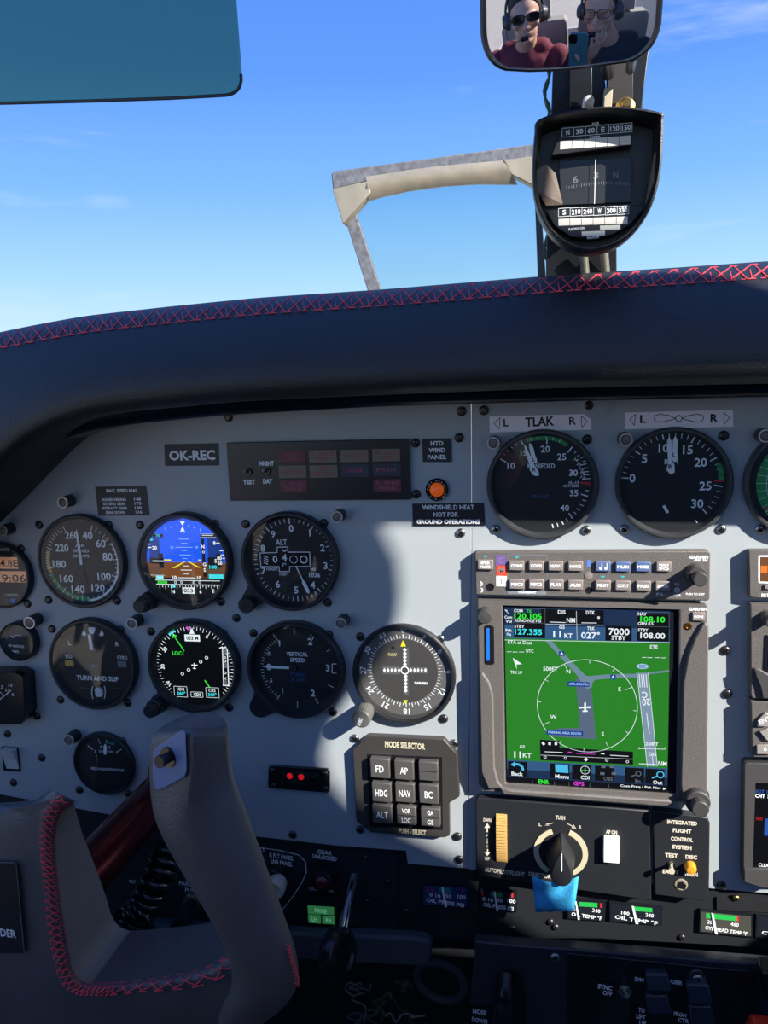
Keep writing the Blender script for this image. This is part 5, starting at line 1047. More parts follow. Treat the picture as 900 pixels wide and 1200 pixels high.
b = MB().use(BLKS); t.rbox(b, *Zv(340, 455), 20, 42, w, w + 1); b.use(E['dark']); t.rflat(b, *Zv(345, 455), 15, 36, w + 1.1); b.build('screen', t.o)
b = MB().use(RADIO2); b.prism(t.ll([Zv(*p) for p in [(200, 560), (240, 562), (300, 600), (380, 690), (400, 780), (262, 775), (245, 690), (215, 620)]], w + 3), w, w + 3); b.build('finger_grip', t.o, bevel=1)
t = unit('keypad_unit', 'charcoal keypad unit with curved white buttons at the right edge under the radio', [(880, 822), (1000, 825), (1000, 889), (884, 888), (881, 885)], 12); w = 12
for pts, s_ in [([(225, 970), (240, 910), (285, 870), (330, 900), (300, 970)], 'ENT'), ([(240, 1005), (300, 985), (340, 1010), (330, 1070), (290, 1068)], ''), ([(222, 1105), (300, 1100), (330, 1105), (330, 1165), (222, 1165)], '0')]:
    b = MB().use(mat('key_pale', (150, 144, 138), .4)); b.prism(t.ll([Zv(*p) for p in pts], w + 2.5), w, w + 2.5); o = b.build('button', t.o, bevel=.5)
    if s_: b = MB().use(WHT); cx_ = sum(p[0] for p in pts) / len(pts); cy_ = sum(p[1] for p in pts) / len(pts); t.text(b, s_, *Zv(cx_, cy_), 5, None, w + 2.6, .5 if s_ == 'ENT' else 0); b.build('lettering', o)
def Zw(x, y): return (840 + x / 5, 880 + y / 5)
t = unit('engine_monitor', 'engine monitor with a dark screen and blue temperature bars at the right edge', [(872, 896), (876, 894), (1000, 896), (1000, 1040), (892, 1040), (871, 1033), (870.5, 1016)], 11, 'engine display', RADIO2); w = 11
b = MB().use(E['dark']); b.flat(t.ll([Zw(*p) for p in [(228, 188), (600, 188), (600, 690), (212, 682)]], w + .1), w + .1); b.use(em('lit_engine_blue', (40, 84, 165))); t.rflat(b, *Zw(292, 447), 5, 20, w + .16); t.rflat(b, *Zw(330, 430), 5, 30, w + .16); b.build('screen', t.o, smooth=False)
b = MB().use(em('lit_text_blue', (50, 80, 150))); t.text(b, 'EGT 17', *Zw(272, 240), 4.4, 18, w + .16, 0, .02); b.use(WHT); t.text(b, 'CHT  5', *Zw(268, 265), 4.4, 17, w + .16, 0, .02); t.text(b, 'CLEAR', *Zw(282, 670), 4, 15, w + .16); b.use(ERED); t.text(b, 'RED', *Zw(250, 397), 3.6, 8, w + .16, 0, .02); b.build('lettering', t.o, smooth=False)
b = MB().use(RADIO2); b.prism(t.ll([Zw(*p) for p in [(160, 690), (420, 695), (420, 810), (270, 805), (158, 770)]], w + 3), w, w + 3); b.build('lower_lip', t.o, bevel=.8)

# ---- oil and cylinder gauges in the black strip
def strip_gauge(name, label, quad, title, nums, arcs, nx, light_tone, w=-3.2):
    t = T(name, label, 'gauge', sum(p[0] for p in quad) / 4, sum(p[1] for p in quad) / 4, .0045)
    w = 2.4
    b = MB().use(BLKS); q_ = t.ll(quad, w); b.prism(q_, 0, w); b.build('case', t.o, smooth=False, bevel=.3)
    b = MB().use(mat('meter_face_' + light_tone, dict(blue=(34, 52, 96), dark=(26, 30, 40), warm=(70, 70, 64))[light_tone], .4)); cx = sum(p[0] for p in q_) / 4; cy = sum(p[1] for p in q_) / 4
    b.flat([(cx + (p[0] - cx) * .94, cy + (p[1] - cy) * .86) for p in q_], w + .05); b.build('dial', t.o, smooth=False)
    b = MB().use(WHT); (x0, y0), (x1, y1), (x2, y2), (x3, y3) = quad; W_ = x1 - x0; H_ = y3 - y0
    pos = lambda fx, fy: (x0 + W_ * fx, y0 + (y1 - y0) * fx + H_ * fy)
    t.text(b, title, *pos(.5, .80), 4.6, W_ * .8, w + .15, -.07, .01)
    for s_, fx in nums: t.text(b, s_, *pos(fx, .5), 4.4, 3.2 * len(s_), w + .15, -.07, 0)
    b.build('lettering', t.o, smooth=False)
    b = MB()
    for m_, f0, f1 in arcs: b.use(m_); b.flat(t.ll([pos(f0, .12), pos(f1, .12), pos(f1, .34), pos(f0, .34)], w + .12), w + .12)
    b.build('range_arcs', t.o, smooth=False)
    b = MB().use(WHT); b.prism(t.ll([pos(nx, .12), pos(nx + .035, .12), pos(nx + .12, 1.0), pos(nx + .07, 1.0)], w + .8), w + .4, w + .8); b.build('needle', t.o, smooth=False)
GR2 = mat('arc_green_sunlit', (36, 176, 74), .5)  # brighter copy of the green arc for gauges standing in sun
strip_gauge('oil_pressure_gauge', 'leftmost of the strip gauges, shaded oil pressure scale right of the gear lever', [(494.5, 1035.5), (549, 1038.5), (549, 1065), (494.5, 1061.5)], 'OIL PRESS PSI', [('0 10', .28), ('50', .57), ('100', .85)], [(REDP, .1, .14), (REDP, .2, .24), (CYP, .36, .62), (REDP, .86, .9)], .42, 'blue')
strip_gauge('oil_pressure_gauge', 'second strip gauge, oil pressure scale just left of the blue tape', [(562, 1041), (606, 1044), (606, 1069.5), (562, 1066)], 'OIL PRESS PSI', [('0 10', .22), ('50', .55), ('100', .85)], [(REDP, .05, .1), (GRN, .3, .6), (REDP, .85, .9)], .38, 'dark')
strip_gauge('oil_temperature_gauge', 'strip gauge with a bright green arc just right of the blue tape', [(665, 1053), (710, 1056), (709, 1080), (665, 1077)], 'OIL TEMP °F', [('75', .15), ('240', .75)], [(GR2, .3, .78), (REDP, .85, .9)], .2, 'dark')
strip_gauge('oil_temperature_gauge', 'strip gauge under the right half of the autopilot controller, its needle near the middle', [(714, 1057), (777, 1062.5), (776, 1085), (714, 1080)], 'OIL TEMP °F', [('100', .3), ('240', .75)], [(GR2, .42, .8)], .42, 'dark')
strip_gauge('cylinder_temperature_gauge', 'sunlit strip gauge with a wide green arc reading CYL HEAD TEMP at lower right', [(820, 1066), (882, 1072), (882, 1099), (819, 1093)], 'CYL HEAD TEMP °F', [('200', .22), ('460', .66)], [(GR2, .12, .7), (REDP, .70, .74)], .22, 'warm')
strip_gauge('cylinder_temperature_gauge', 'unlit cylinder temperature strip gauge cut by the right edge of the photo', [(886, 1072.5), (950, 1078), (950, 1105), (885, 1099)], 'CYL TEMP °F', [('200', .3), ('460', .7)], [(GRN, .3, .7)], .5, 'dark')

# ---- gear controls and knobs on the lower panel
def onlow(name, label, cat, px, py): 
    t = T(name, label, cat, px, py, .005); return t
t = onlow('gear_warning_lamp', 'dark red gear unlocked warning lamp in a black ribbed bezel', 'lamp', 381, 1024)
k = t.sy(381, 1024, 0); b = MB().use(BLKS); b.lathe(0, 0, [(14 * k, 0), (14 * k, 3), (12.5 * k, 5), (12 * k, 12), (10.5 * k, 14), (8 * k, 14)], 30, caps=False); b.build('bezel', t.o)
b = MB().use(mat('lens_dark_red', (84, 14, 24), .12)); b.lathe(0, 0, [(8.2 * k, 13), (6.5 * k, 16), (3 * k, 18), (0, 18.3)], 24, caps=False); b.build('lens', t.o)
b = MB().use(BLKS); b.tube([(9 * k * math.cos(a), 11 * k + 5 * k * math.sin(a), 3) for a in [i * PI / 8 for i in range(9)]], 1.1, 6); b.build('bail', t.o)
t = onlow('gear_position_lights', 'green lit gear position lights reading NOSE, LH and RH under a hood', 'indicator lights', 376, 1067)
def Zl(x, y): return (280 + x / 3.214, 960 + y / 3.214)
b = MB().use(BLKM); b.prism(t.ll([(357, 1050), (397, 1053.5), (396, 1083), (360, 1081)], 5), 0, 5); b.build('case', t.o, smooth=False, bevel=.4)
b = MB().use(BLKS); b.prism(t.ll([(356.5, 1049), (398, 1053), (396, 1061), (360, 1058)], 13), 5, 13); b.build('hood', t.o, smooth=False, bevel=.4)
for pts, s_, wd in [([(258, 328), (357, 334), (357, 362), (260, 357)], 'NOSE', 14), ([(260, 362), (307, 365), (308, 394), (262, 390)], 'LH', 6), ([(313, 366), (360, 368), (360, 397), (314, 394)], 'RH', 6)]:
    b = MB().use(LGRN); b.prism(t.ll([Zl(*p) for p in pts], 6.4), 5, 6.4); o = b.build('light', t.o, smooth=False, bevel=.2); b = MB().use(mat('caption_pale_green', (120, 190, 150), .5, emit=(90, 150, 115), es=.6))
    t.text(b, s_, *Zl(sum(p[0] for p in pts) / 4, sum(p[1] for p in pts) / 4), 5, wd, 6.5, -.05, .02); b.build('lettering', o, smooth=False)
t = onlow('gear_lever', 'chrome landing gear lever ending in a black wheel-shaped handle', 'lever', 412, 1018)
b = MB().use(BLKS); b.prism(t.ll([(402, 1003), (412, 1004), (411, 1046), (400, 1044)], .6), -.5, .6); b.build('slot', t.o, smooth=False)
A1 = Vector((*t.l(414, 1031, 6), 6)); A2 = Vector((*t.l(403, 1090, 58), 58))
b = MB().use(CHR); b.cyl(A1 - (A2 - A1) * .06, A2, 4.6, 4.6, 24); b.build('shaft', t.o)
c = Vector((*t.l(396, 1118, 62), 62)); k = t.sy(396, 1118, 62); b = MB().use(mat('wheel_black', (24, 26, 30), .25))
prof_ = [(24 * k, -8 * k), (26.5 * k, -5 * k), (27 * k, 0), (26.5 * k, 5 * k), (24 * k, 8 * k), (18 * k, 9 * k), (16 * k, 6 * k), (0.01, 6 * k)]
prof_ = [(0.01, -6 * k), (16 * k, -6 * k), (18 * k, -9 * k)] + prof_; Mr = Matrix.Translation(c) @ Matrix.Rotation(math.radians(74), 4, 'Y') @ Matrix.Rotation(math.radians(-12), 4, 'X')
b.lathe(0, 0, prof_, 40, Mr, caps=False); b.build('wheel_handle', t.o)
def Zy(x, y): return (x / 2.5, 840 + y / 2.5)
t = onlow('panel_light_dimmer', 'black rotary dimmer with a cream centre beside the gear warning lamp, half behind the yoke', 'knob', 322, 1028)
k = t.sy(322, 1030, 0); b = MB().use(BLKS); b.lathe(0, 0, [(16 * k, 0), (15 * k, 8), (12 * k, 10), (8 * k, 10)], 30, caps=False); b.build('knob', t.o)
c = Vector((*t.l(321, 1043, 20), 20)); b = MB().use(mat('cream_knob', (206, 198, 176), .35)); b.lathe(c.x, c.y, [(10 * k, 8), (11 * k, 14), (11 * k, 20), (9.5 * k, 22), (7 * k, 22), (6.5 * k, 20), (0, 20)], 30, caps=False); b.build('centre_knob', t.o)
t = onlow('parking_brake_handle', 'black parking brake pull handle with a steel hex nut seen through the yoke', 'handle', 228, 1053)
k = t.sy(228, 1055, 0); b = MB().use(mat('hex_bronze', (120, 104, 90), .4, .6)); b.lathe(0, 0, [(10.5 * k, 0), (10.5 * k, 6), (8 * k, 7.5), (5 * k, 7.5)], 6); b.build('hex_nut', t.o, smooth=False)
A2 = Vector((*t.l(209, 1090, 50), 50)); b = MB().use(BLK); b.tube([(0, 0, 6), tuple(A2 * .4), tuple(A2 * .98)], [4, 7, 8.5], 16); b.build('grip', t.o)
b = MB().use(DSTEEL); b.cyl(A2 * .97, A2 * 1.03, 6, 5.4, 20); b.use(BLKS); b.box(A2.x * 1.03, A2.y * 1.03, 8, 1, A2.z * 1.03, A2.z * 1.035, .6); b.build('end_screw', t.o)
# ================================================================ WINDSHIELD AREA
def Zc(x, y): return (610 + x / 5, 120 + y / 5)
POSTM = mat('post_black', (20, 21, 24), .35, bump=.1, bscale=600); SEAL = mat('sealant_green', (70, 100, 84), .8, bump=.6, bscale=400)
t = T('windshield_post', 'black centre post of the windshield behind the compass and the mirror', 'post', 690, 330)
def pl(pts, w): return t.ll(pts, w)
b = MB().use(POSTM); b.prism(pl([(650, 20), (700, 20), (722, 200), (723, 345), (640, 345), (640, 300), (646, 130)], 12), -8, 12); b.build('post_body', t.o, bevel=.8)
b = MB().use(POSTM); b.prism(pl([(738, 40), (764, 30), (752, 127), (748, 160), (726, 160), (730, 120), (738, 118)], 20), 8, 20); b.build('side_plate', t.o, bevel=.5)
b = MB().use(POSTM); b.prism(pl([(668, 40), (694, 40), (694, 125), (668, 125)], 24), 12, 24); b.build('side_plate', t.o, bevel=.5)
b = MB().use(mat('post_brown', (52, 46, 44), .5)); b.prism(pl([(712, 50), (742, 50), (742, 122), (712, 122)], 22), 10, 22); b.build('cover_strip', t.o, bevel=.4)
b = MB().use(SEAL); pts = [t.l(641 + 3 * math.sin(i * 1.1), 75 + i * 8, 4) for i in range(31)]; b.tube([(p[0], p[1], 4) for p in pts], [1.5 + .5 * math.sin(i * 2.3) for i in range(31)], 6); b.build('sealant_bead', t.o)
b = MB().use(SEAL); pts = [t.l(752 + 1.2 * math.sin(i * 1.3) - i * .3, 100 + i * 4, 8) for i in range(8)]; b.tube([(p[0], p[1], 8) for p in pts], 1.1, 6); b.build('sealant_bead', t.o)
b = MB().use(mat('side_rail_grey', (92, 94, 92), .5)); b.prism(pl([(627, 240), (634, 240), (641, 345), (631, 345)], 2), -6, 2); b.build('edge_rail', t.o, smooth=False)
b = MB().use(mat('steel_rod', (150, 146, 130), .35, .6))
for x in (683, 707): p0 = t.l(x, 290, 22); p1 = t.l(x + 3, 322, 16); b.cyl((*p0, 22), (*p1, 16), 3.2, n=12)
b.build('compass_stay', t.o)

# ---- magnetic compass
t = T('magnetic_compass', 'black magnetic compass with shield-shaped bezel and correction tables hanging above the glareshield', 'compass', 700, 210, -.060)
t.loc = P(700, 210, -.060)
out = [(628, 141), (645, 133), (672, 127), (703, 123.5), (740, 124), (776, 130.5), (778.5, 137), (778, 160), (776, 195), (770, 225), (760, 250), (744, 272), (724, 287), (703, 294), (690, 295.5), (672, 292), (652, 280), (637, 262), (627, 238), (623.5, 212), (624, 180), (626, 155)]
def catp(pts, n):
    o = []; N_ = len(pts)
    for i in range(N_):
        p0, p1, p2, p3 = [Vector(pts[(i + d) % N_]) for d in (-1, 0, 1, 2)]
        for k in range(n): s__ = k / n; v = .5 * ((2 * p1) + (p2 - p0) * s__ + (2 * p0 - 5 * p1 + 4 * p2 - p3) * s__ ** 2 + (3 * p1 - p0 - 3 * p2 + p3) * s__ ** 3); o.append((v.x, v.y))
    return o
def scl(pts, k, c=(700, 206)): return [(c[0] + (x - c[0]) * k, c[1] + (y - c[1]) * k) for x, y in pts]
HB = mat('compass_black', (30, 31, 34), .38, bump=.25, bscale=900, mottle=.25, mscale=120)
def skin(b, rings, close0=False, close1=True):
    n = len(rings[0]); vs = [p for r_ in rings for p in r_]; fs = []
    for j in range(len(rings) - 1):
        for i in range(n): fs.append((j * n + i, (j + 1) * n + i, (j + 1) * n + (i + 1) % n, j * n + (i + 1) % n))
    if close0: fs.append(tuple(range(n)))
    if close1: fs.append(tuple(reversed(range((len(rings) - 1) * n, len(rings) * n))))
    b.add(vs, fs)
def ring_(pts, k, w, base=58): return [(*p, w) for p in t.ll(scl(pts, k), base)] if False else [(*p, w) for p in [(lambda q: (q[0], q[1]))(t.l(*s_, base)) for s_ in scl(pts, k)]]
W1 = 45                                             # depth of the housing in front of its base
out = catp(out, 4)
b = MB().use(HB); skin(b, [ring_(out, k, w_, W1) for k, w_ in [(.80, -4), (.93, 4), (.985, 20), (1.0, 36), (1.0, 41), (.985, 44.5), (.955, 45), (.935, 43), (.915, 36), (.90, 22)]], True, True); b.build('housing', t.o, ang=45)
def q5(pts, w): return t.ll([Zc(*p) for p in pts], w)
CARD = mat('card_black', (24, 25, 28), .5)
w = 32
b = MB().use(CARD); u = q5([(245, 140), (650, 118), (655, 250), (180, 312)], w); b.prism(u, 23, w, top=u); b.build('upper_card', t.o, smooth=False, bevel=.5)
b = MB().use(CARD); b.prism(q5([(145, 632), (715, 600), (720, 630), (640, 720), (540, 775), (420, 800), (300, 790), (200, 725)], w + 2), 23, w + 2); b.build('lower_card', t.o, smooth=False, bevel=.5)
b = MB().use(mat('cheek_brown', (110, 98, 90), .6, bump=.3, bscale=900)); b.add([(*p, w_) for (p, w_) in [(q5([(80, 405)], 42)[0], 42), (q5([(150, 362)], 40)[0], 40), (q5([(205, 415)], 30)[0], 30), (q5([(250, 600)], 24)[0], 24), (q5([(150, 605)], 30)[0], 30), (q5([(100, 520)], 40)[0], 40)]], [(0, 1, 2, 3, 4, 5)]); b.build('side_cheek', t.o, smooth=False)
b = MB().use(mat('cheek_brown', (110, 98, 90), .6)); b.add([(*p, w_) for (p, w_) in [(q5([(785, 285)], 38)[0], 38), (q5([(795, 300)], 40)[0], 40), (q5([(775, 560)], 38)[0], 38), (q5([(725, 610)], 28)[0], 28), (q5([(745, 500)], 27)[0], 27)]], [(0, 1, 2, 3, 4)]); b.build('side_cheek', t.o, smooth=False)
b = MB().use(DIAL); b.prism(q5([(225, 340), (655, 318), (650, 585), (240, 600)], 24.5), 22.5, 24.5); b.build('bowl', t.o, smooth=False)
b = MB().use(mat('card_etching', (120, 122, 124), .6))
for s_, x, y, r0 in [('6', 322, 452, 0), ('3', 442, 428, 0), ('N', 557, 425, 0)]: t.text(b, s_, *Zc(x, y), 8.5, 6, 24.8, r0)
for i in range(26): t.rflat(b, *Zc(270 + i * 14.5, 500 - 28 * math.sin(i / 25 * PI * .75)), .8, 4.6 if i % 3 == 0 else 2.8, 24.8)
b.build('compass_card', t.o, smooth=False)
b = MB().use(WHT); b.line(*t.l(*Zc(441, 330), 28), *t.l(*Zc(434, 592), 28), .5, 27); b.build('lubber_line', t.o, smooth=False)
b = MB().use(GLASS); b.flat(q5([(228, 345), (652, 323), (646, 582), (243, 596)], 27.5), 27.6); b.build('glass', t.o, smooth=False)
b = MB().use(WHT); wu = w + .1; wl2 = w + 2.1
def table(x0, y0, x1, y1, h, n, labels, wv):
    for i in range(n):
        fx = (i + .5) / n; cx_ = x0 + (x1 - x0) * fx; cy_ = y0 + (y1 - y0) * fx; cw = (x1 - x0) / n
        t.frame(b, *Zc(cx_, cy_), cw / 5 - .2, h / 5, wv, .28); t.text(b, labels[i], *Zc(cx_, cy_), 6, min(10.5, 4.2 * len(labels[i])), wv, .03, .015)
table(243, 178, 654, 145, 52, 6, ['N', '30', '60', 'E', '120', '150'], wu); table(222, 645, 635, 630, 48, 6, ['S', '210', '240', 'W', '300', '330'], wl2)
for s_, x, y, wd, wv in [('FOR', 441, 124, 8.5, wu), ('STEER', 436, 204, 13, wu), ('RADIO ON', 330, 740, 19, wl2), ('DATUM', 425, 791, 13.5, wl2)]: t.text(b, s_, *Zc(x, y), 3, wd, wv, .02, .02)
b.build('lettering', t.o, smooth=False)
PAP = mat('paper_strip', (226, 220, 208), .8)
def strip(q_, wv):
    b = MB().use(PAP); b.prism(q5(q_, wv), wv - .08, wv); b.build('paper_strip', t.o, smooth=False)
for i in range(6):
    fx = i * 69.5; strip([(234 + fx, 226 - fx * .08), (300 + fx, 221 - fx * .08), (298 + fx, 270 - fx * .07), (232 + fx, 276 - fx * .07)], wu)
    fx = i * 68; strip([(222 + fx, 684 - fx * .04), (287 + fx, 681 - fx * .04), (288 + fx, 720 - fx * .03), (223 + fx, 723 - fx * .03)], wl2)
strip([(466, 722), (584, 718), (585, 745), (466, 748)], wl2); strip([(358, 757), (494, 752), (495, 779), (359, 783)], wl2)
b = MB().use(POSTM); c0 = t.l(692, 200, 0); b.prism([(c0[0] - 14, c0[1] - 20), (c0[0] + 14, c0[1] - 20), (c0[0] + 12, c0[1] + 34), (c0[0] - 12, c0[1] + 34)], -38, -3); b.build('bracket', t.o, bevel=1)
b = MB().use(mat('bolt_brass', (170, 140, 84), .3, .9)); c = t.l(735, 118, 14); b.lathe(c[0], c[1], [(6.2, 0), (6.2, 2), (3.4, 3), (3.4, 9), (2.5, 11)], 24); b.build('mounting_screw', t.o)
b = MB().use(mat('lamp_white', (196, 192, 184), .4)); c = t.l(690, 117, 14); b.lathe(c[0], c[1], [(3.6, 0), (3.6, 12), (2.6, 14), (0, 14.6)], 20, caps=False); b.build('lamp', t.o)
b = MB().use(mat('clip_cream', (190, 176, 150), .6)); c = t.l(713, 112, 14); b.box(c[0], c[1] - 2, 5, 15, 2, 12, -.05); b.build('clip', t.o, bevel=.4)

# ---- rear-view mirror: a convex glass in a black frame
MY = -.15
t = T('rear_view_mirror', 'wide rear view mirror in a black frame at the top reflecting two men', 'mirror', 670, 30, MY); t.loc = P(670, 30, MY)
mout = []
cor = [((563, 40), (566, 76), (592, 83.5)), ((735, 73.5), (768, 66), (775, 28))]
def bez(a, c, d, n=7): return [((1 - s_) ** 2 * a[0] + 2 * s_ * (1 - s_) * c[0] + s_ * s_ * d[0], (1 - s_) ** 2 * a[1] + 2 * s_ * (1 - s_) * c[1] + s_ * s_ * d[1]) for s_ in [i / n for i in range(n + 1)]]
mout = [(562, -20), (562.5, 10)] + bez((563, 40), (566, 77), (592, 83.5)) + [(620, 85), (650, 84), (680, 81.5), (710, 77.5)] + bez((735, 74), (768, 66), (775, 28)) + [(777, 0), (778, -30)] + bez((778, -55), (776, -82), (745, -84)) + [(700, -85), (640, -84)] + bez((600, -84), (564, -82), (562, -50))
SR = .24                                            # radius of the convex glass
pm = P(671, 47, MY); nd = (pm - CAM).normalized(); aim = P(671, 58, MY) - CAM
Cn = pm + nd * SR
def onsph(px, py, dr=0.0):
    d = ray(px, py).normalized(); oc = CAM - Cn; R_ = SR + dr; bb = oc.dot(d); cc = oc.dot(oc) - R_ * R_; s_ = -bb - math.sqrt(max(0, bb * bb - cc)); return CAM + d * s_
NR = 26; vs = []; fs = []; mc = (670, -1); n = len(mout)
vs.append(onsph(*mc))
inm = [(mc[0] + (x - mc[0]) * .965, mc[1] + (y - mc[1]) * .95) for x, y in mout]
dense = []
for i in range(n):
    a, c = inm[i], inm[(i + 1) % n]
    for k in range(3): dense.append((a[0] + (c[0] - a[0]) * k / 3, a[1] + (c[1] - a[1]) * k / 3))
nD = len(dense)
for k in range(1, NR + 1):
    for x, y in dense: vs.append(onsph(mc[0] + (x - mc[0]) * k / NR, mc[1] + (y - mc[1]) * k / NR))
for i in range(nD): fs.append((0, 1 + i, 1 + (i + 1) % nD))
for k in range(NR - 1):
    for i in range(nD): fs.append((1 + k * nD + i, 1 + (k + 1) * nD + i, 1 + (k + 1) * nD + (i + 1) % nD, 1 + k * nD + (i + 1) % nD))
MIR = mat('mirror_silver', (222, 224, 228), .015, 1.0)
b = MB().use(MIR); b.add(toloc(t, vs), fs); o = b.build('mirror_glass', t.o, ang=180)
def mring(k, dr): return [toloc(t, [onsph(mc[0] + (x - mc[0]) * k, mc[1] + (y - mc[1]) * (k - .004), dr)])[0] for x, y in mout]
b = MB().use(mat('mirror_frame_black', (28, 27, 32), .4, bump=.1)); skin(b, [mring(.955, .0002), mring(.957, .0022), mring(.972, .0038), mring(.995, .003), mring(1.0, -.001), mring(.998, -.008), mring(.93, -.016)], False, True); b.build('frame', t.o, ang=60)
b = MB().use(POSTM); c = t.l(712, 60, -20); c2 = t.l(712, 88, -115); b.cyl((c[0], c[1], -26), (*c2, -112), 4.5, n=16); c = t.l(742, 62, -20); c2 = t.l(738, 84, -115); b.cyl((c[0], c[1], -26), (*c2, -112), 3, n=12); b.build('mirror_arm', t.o)

# ---- tinted visor
t = T('tinted_sun_visor', 'dark green tinted see-through sun visor with a rounded corner at the upper left', 'sun visor', 130, 60, -.26); t.loc = P(130, 60, -.26)
vo = [(-160, -140), (268, -140), (271, -60), (274.5, 0), (279, 60), (281, 85)] + bez((281.3, 92), (280, 108), (262, 109.5), 8) + [(200, 113), (100, 116.5), (0, 119), (-160, 121)]
b = MB().use(VIS); b.prism(t.ll(vo, 3), 0, 3); b.build('tinted_sheet', t.o, smooth=False)
b = MB().use(mat('visor_edge', (30, 34, 50), .4)); ve = t.ll([(281, 85)] + bez((281.3, 92), (280, 108), (262, 109.5), 8) + [(200, 113), (100, 116.5), (0, 119), (-160, 121)], 3); b.tube([(x, y - .3, 1.5) for x, y in ve], .75, 6); b.build('edge_trim', t.o)

# ---- heated windshield panel standing outside
hy = lambda py: .30 + (340 - py) * -.0002 + .03
t = T('heated_windshield_panel', 'heated glass windshield panel in a weathered metal frame seen beyond the glareshield', 'window panel', 520, 338, .33); t.loc = P(520, 338, .33)
b = MB().use(HEATG); b.prism(t.ll([(404, 246), (440, 225), (520, 212), (630, 206), (645, 352), (440, 352), (436, 340)], 2), 0, 2); b.build('glass_pane', t.o, smooth=False)
WM = mat('weathered_grey', (104, 106, 112), .7, bump=.5, bscale=200, mottle=.35, mscale=160)
b = MB().use(WM); b.prism(t.ll([(388, 203), (394, 200), (520, 183), (640, 166.5), (640, 190), (592, 190), (430, 213), (390, 222)], 16), 3, 16); b.build('top_rail', t.o, bevel=1.5)
SM = mat('satin_tan_metal', (190, 176, 152), .42, .6, mottle=.12, mscale=60)
arcb = [(432, 235), (450, 230), (480, 223.5), (520, 218), (560, 215.5), (606, 216)]; arct = [(429, 207), (450, 204), (480, 199), (520, 194), (560, 190.5), (590, 188)]
b = MB().use(SM); N = len(arcb); vs = []
for (x0, y0), (x1, y1) in zip(arct, arcb): vs += [(*t.l(x0, y0, 20), 20), (*t.l((x0 + x1) / 2, (y0 * .6 + y1 * .4), 24), 24), (*t.l(x1, y1, 16), 16), (*t.l(x1, y1 + 1, 8), 8)]
b.add(vs, [(i * 4 + k, (i + 1) * 4 + k, (i + 1) * 4 + k + 1, i * 4 + k + 1) for i in range(N - 1) for k in range(3)]); b.build('curved_deflector', t.o, ang=60)
b = MB().use(SM); b.prism(t.ll([(389, 221), (432, 212), (434, 226), (402, 263)], 22), 4, 22); b.build('end_bracket', t.o, bevel=1)
b = MB().use(SM); b.prism(t.ll([(590, 187), (640, 181), (640, 214), (622, 216), (600, 205)], 22), 4, 22); b.build('end_bracket', t.o, bevel=1)
b = MB().use(WM); b.prism(t.ll([(404, 256), (417, 251), (448, 345), (452, 356), (436, 356), (430, 338)], 8), -2, 8); b.build('side_rail', t.o, bevel=.8)

# ================================================================ CONTROL YOKE
YF = -.235
def yk(px, py, Y): return P(px, py, Y)
t = T('control_yoke', 'black leather control yoke with red cross stitching and a blue-grey switch plate on its horn', 'control yoke', 60, 1100, YF); t.loc = P(60, 1100, YF)
def rel(v): v = v - t.loc; return (v.x * 1000, v.z * 1000, -v.y * 1000)
# hub and lower bar: outline facing the pilot, inner edge carries the seam
inner = [(88, 943, 0.003), (76, 948, 0.01), (68, 962, 0.018), (65, 985, 0.025), (66, 1010, 0.03), (70, 1045, 0.037), (75, 1080, 0.043), (80, 1110, 0.047), (84, 1132, 0.049), (92, 1147, 0.05), (105, 1152.5, 0.05), (130, 1151.5, 0.05), (160, 1149, 0.05), (190, 1145, 0.049), (220, 1139, 0.047), (245, 1132, 0.045), (260, 1124, 0.042), (268, 1112, 0.038), (269, 1100, 0.032)]
outer_ = [(60, 925), (40, 938), (0, 941), (-60, 940), (-220, 940), (-220, 1150), (-220, 1400), (0, 1330), (80, 1265), (140, 1248), (200, 1232), (250, 1219), (290, 1205), (320, 1190), (336, 1176), (340, 1160), (330, 1130), (310, 1100), (290, 1085)]
# strips: inner edge <-> rings going outwards on the front, then round the back
K = len(inner); rings = []
def mixp(a, c, f): return (a[0] + (c[0] - a[0]) * f, a[1] + (c[1] - a[1]) * f)
def resample(pts, n):
    d = [0]
    for a, c in zip(pts, pts[1:]): d.append(d[-1] + math.hypot(c[0] - a[0], c[1] - a[1]))
    o = []
    for i in range(n):
        s_ = d[-1] * i / (n - 1); j = max(k for k in range(len(d)) if d[k] <= s_ + 1e-9); j = min(j, len(pts) - 2); f = (s_ - d[j]) / max(1e-9, d[j + 1] - d[j]); o.append(tuple(pts[j][q_] + (pts[j + 1][q_] - pts[j][q_]) * f for q_ in range(len(pts[0]))))
    return o
M_ = 60; inn = resample(inner, M_)
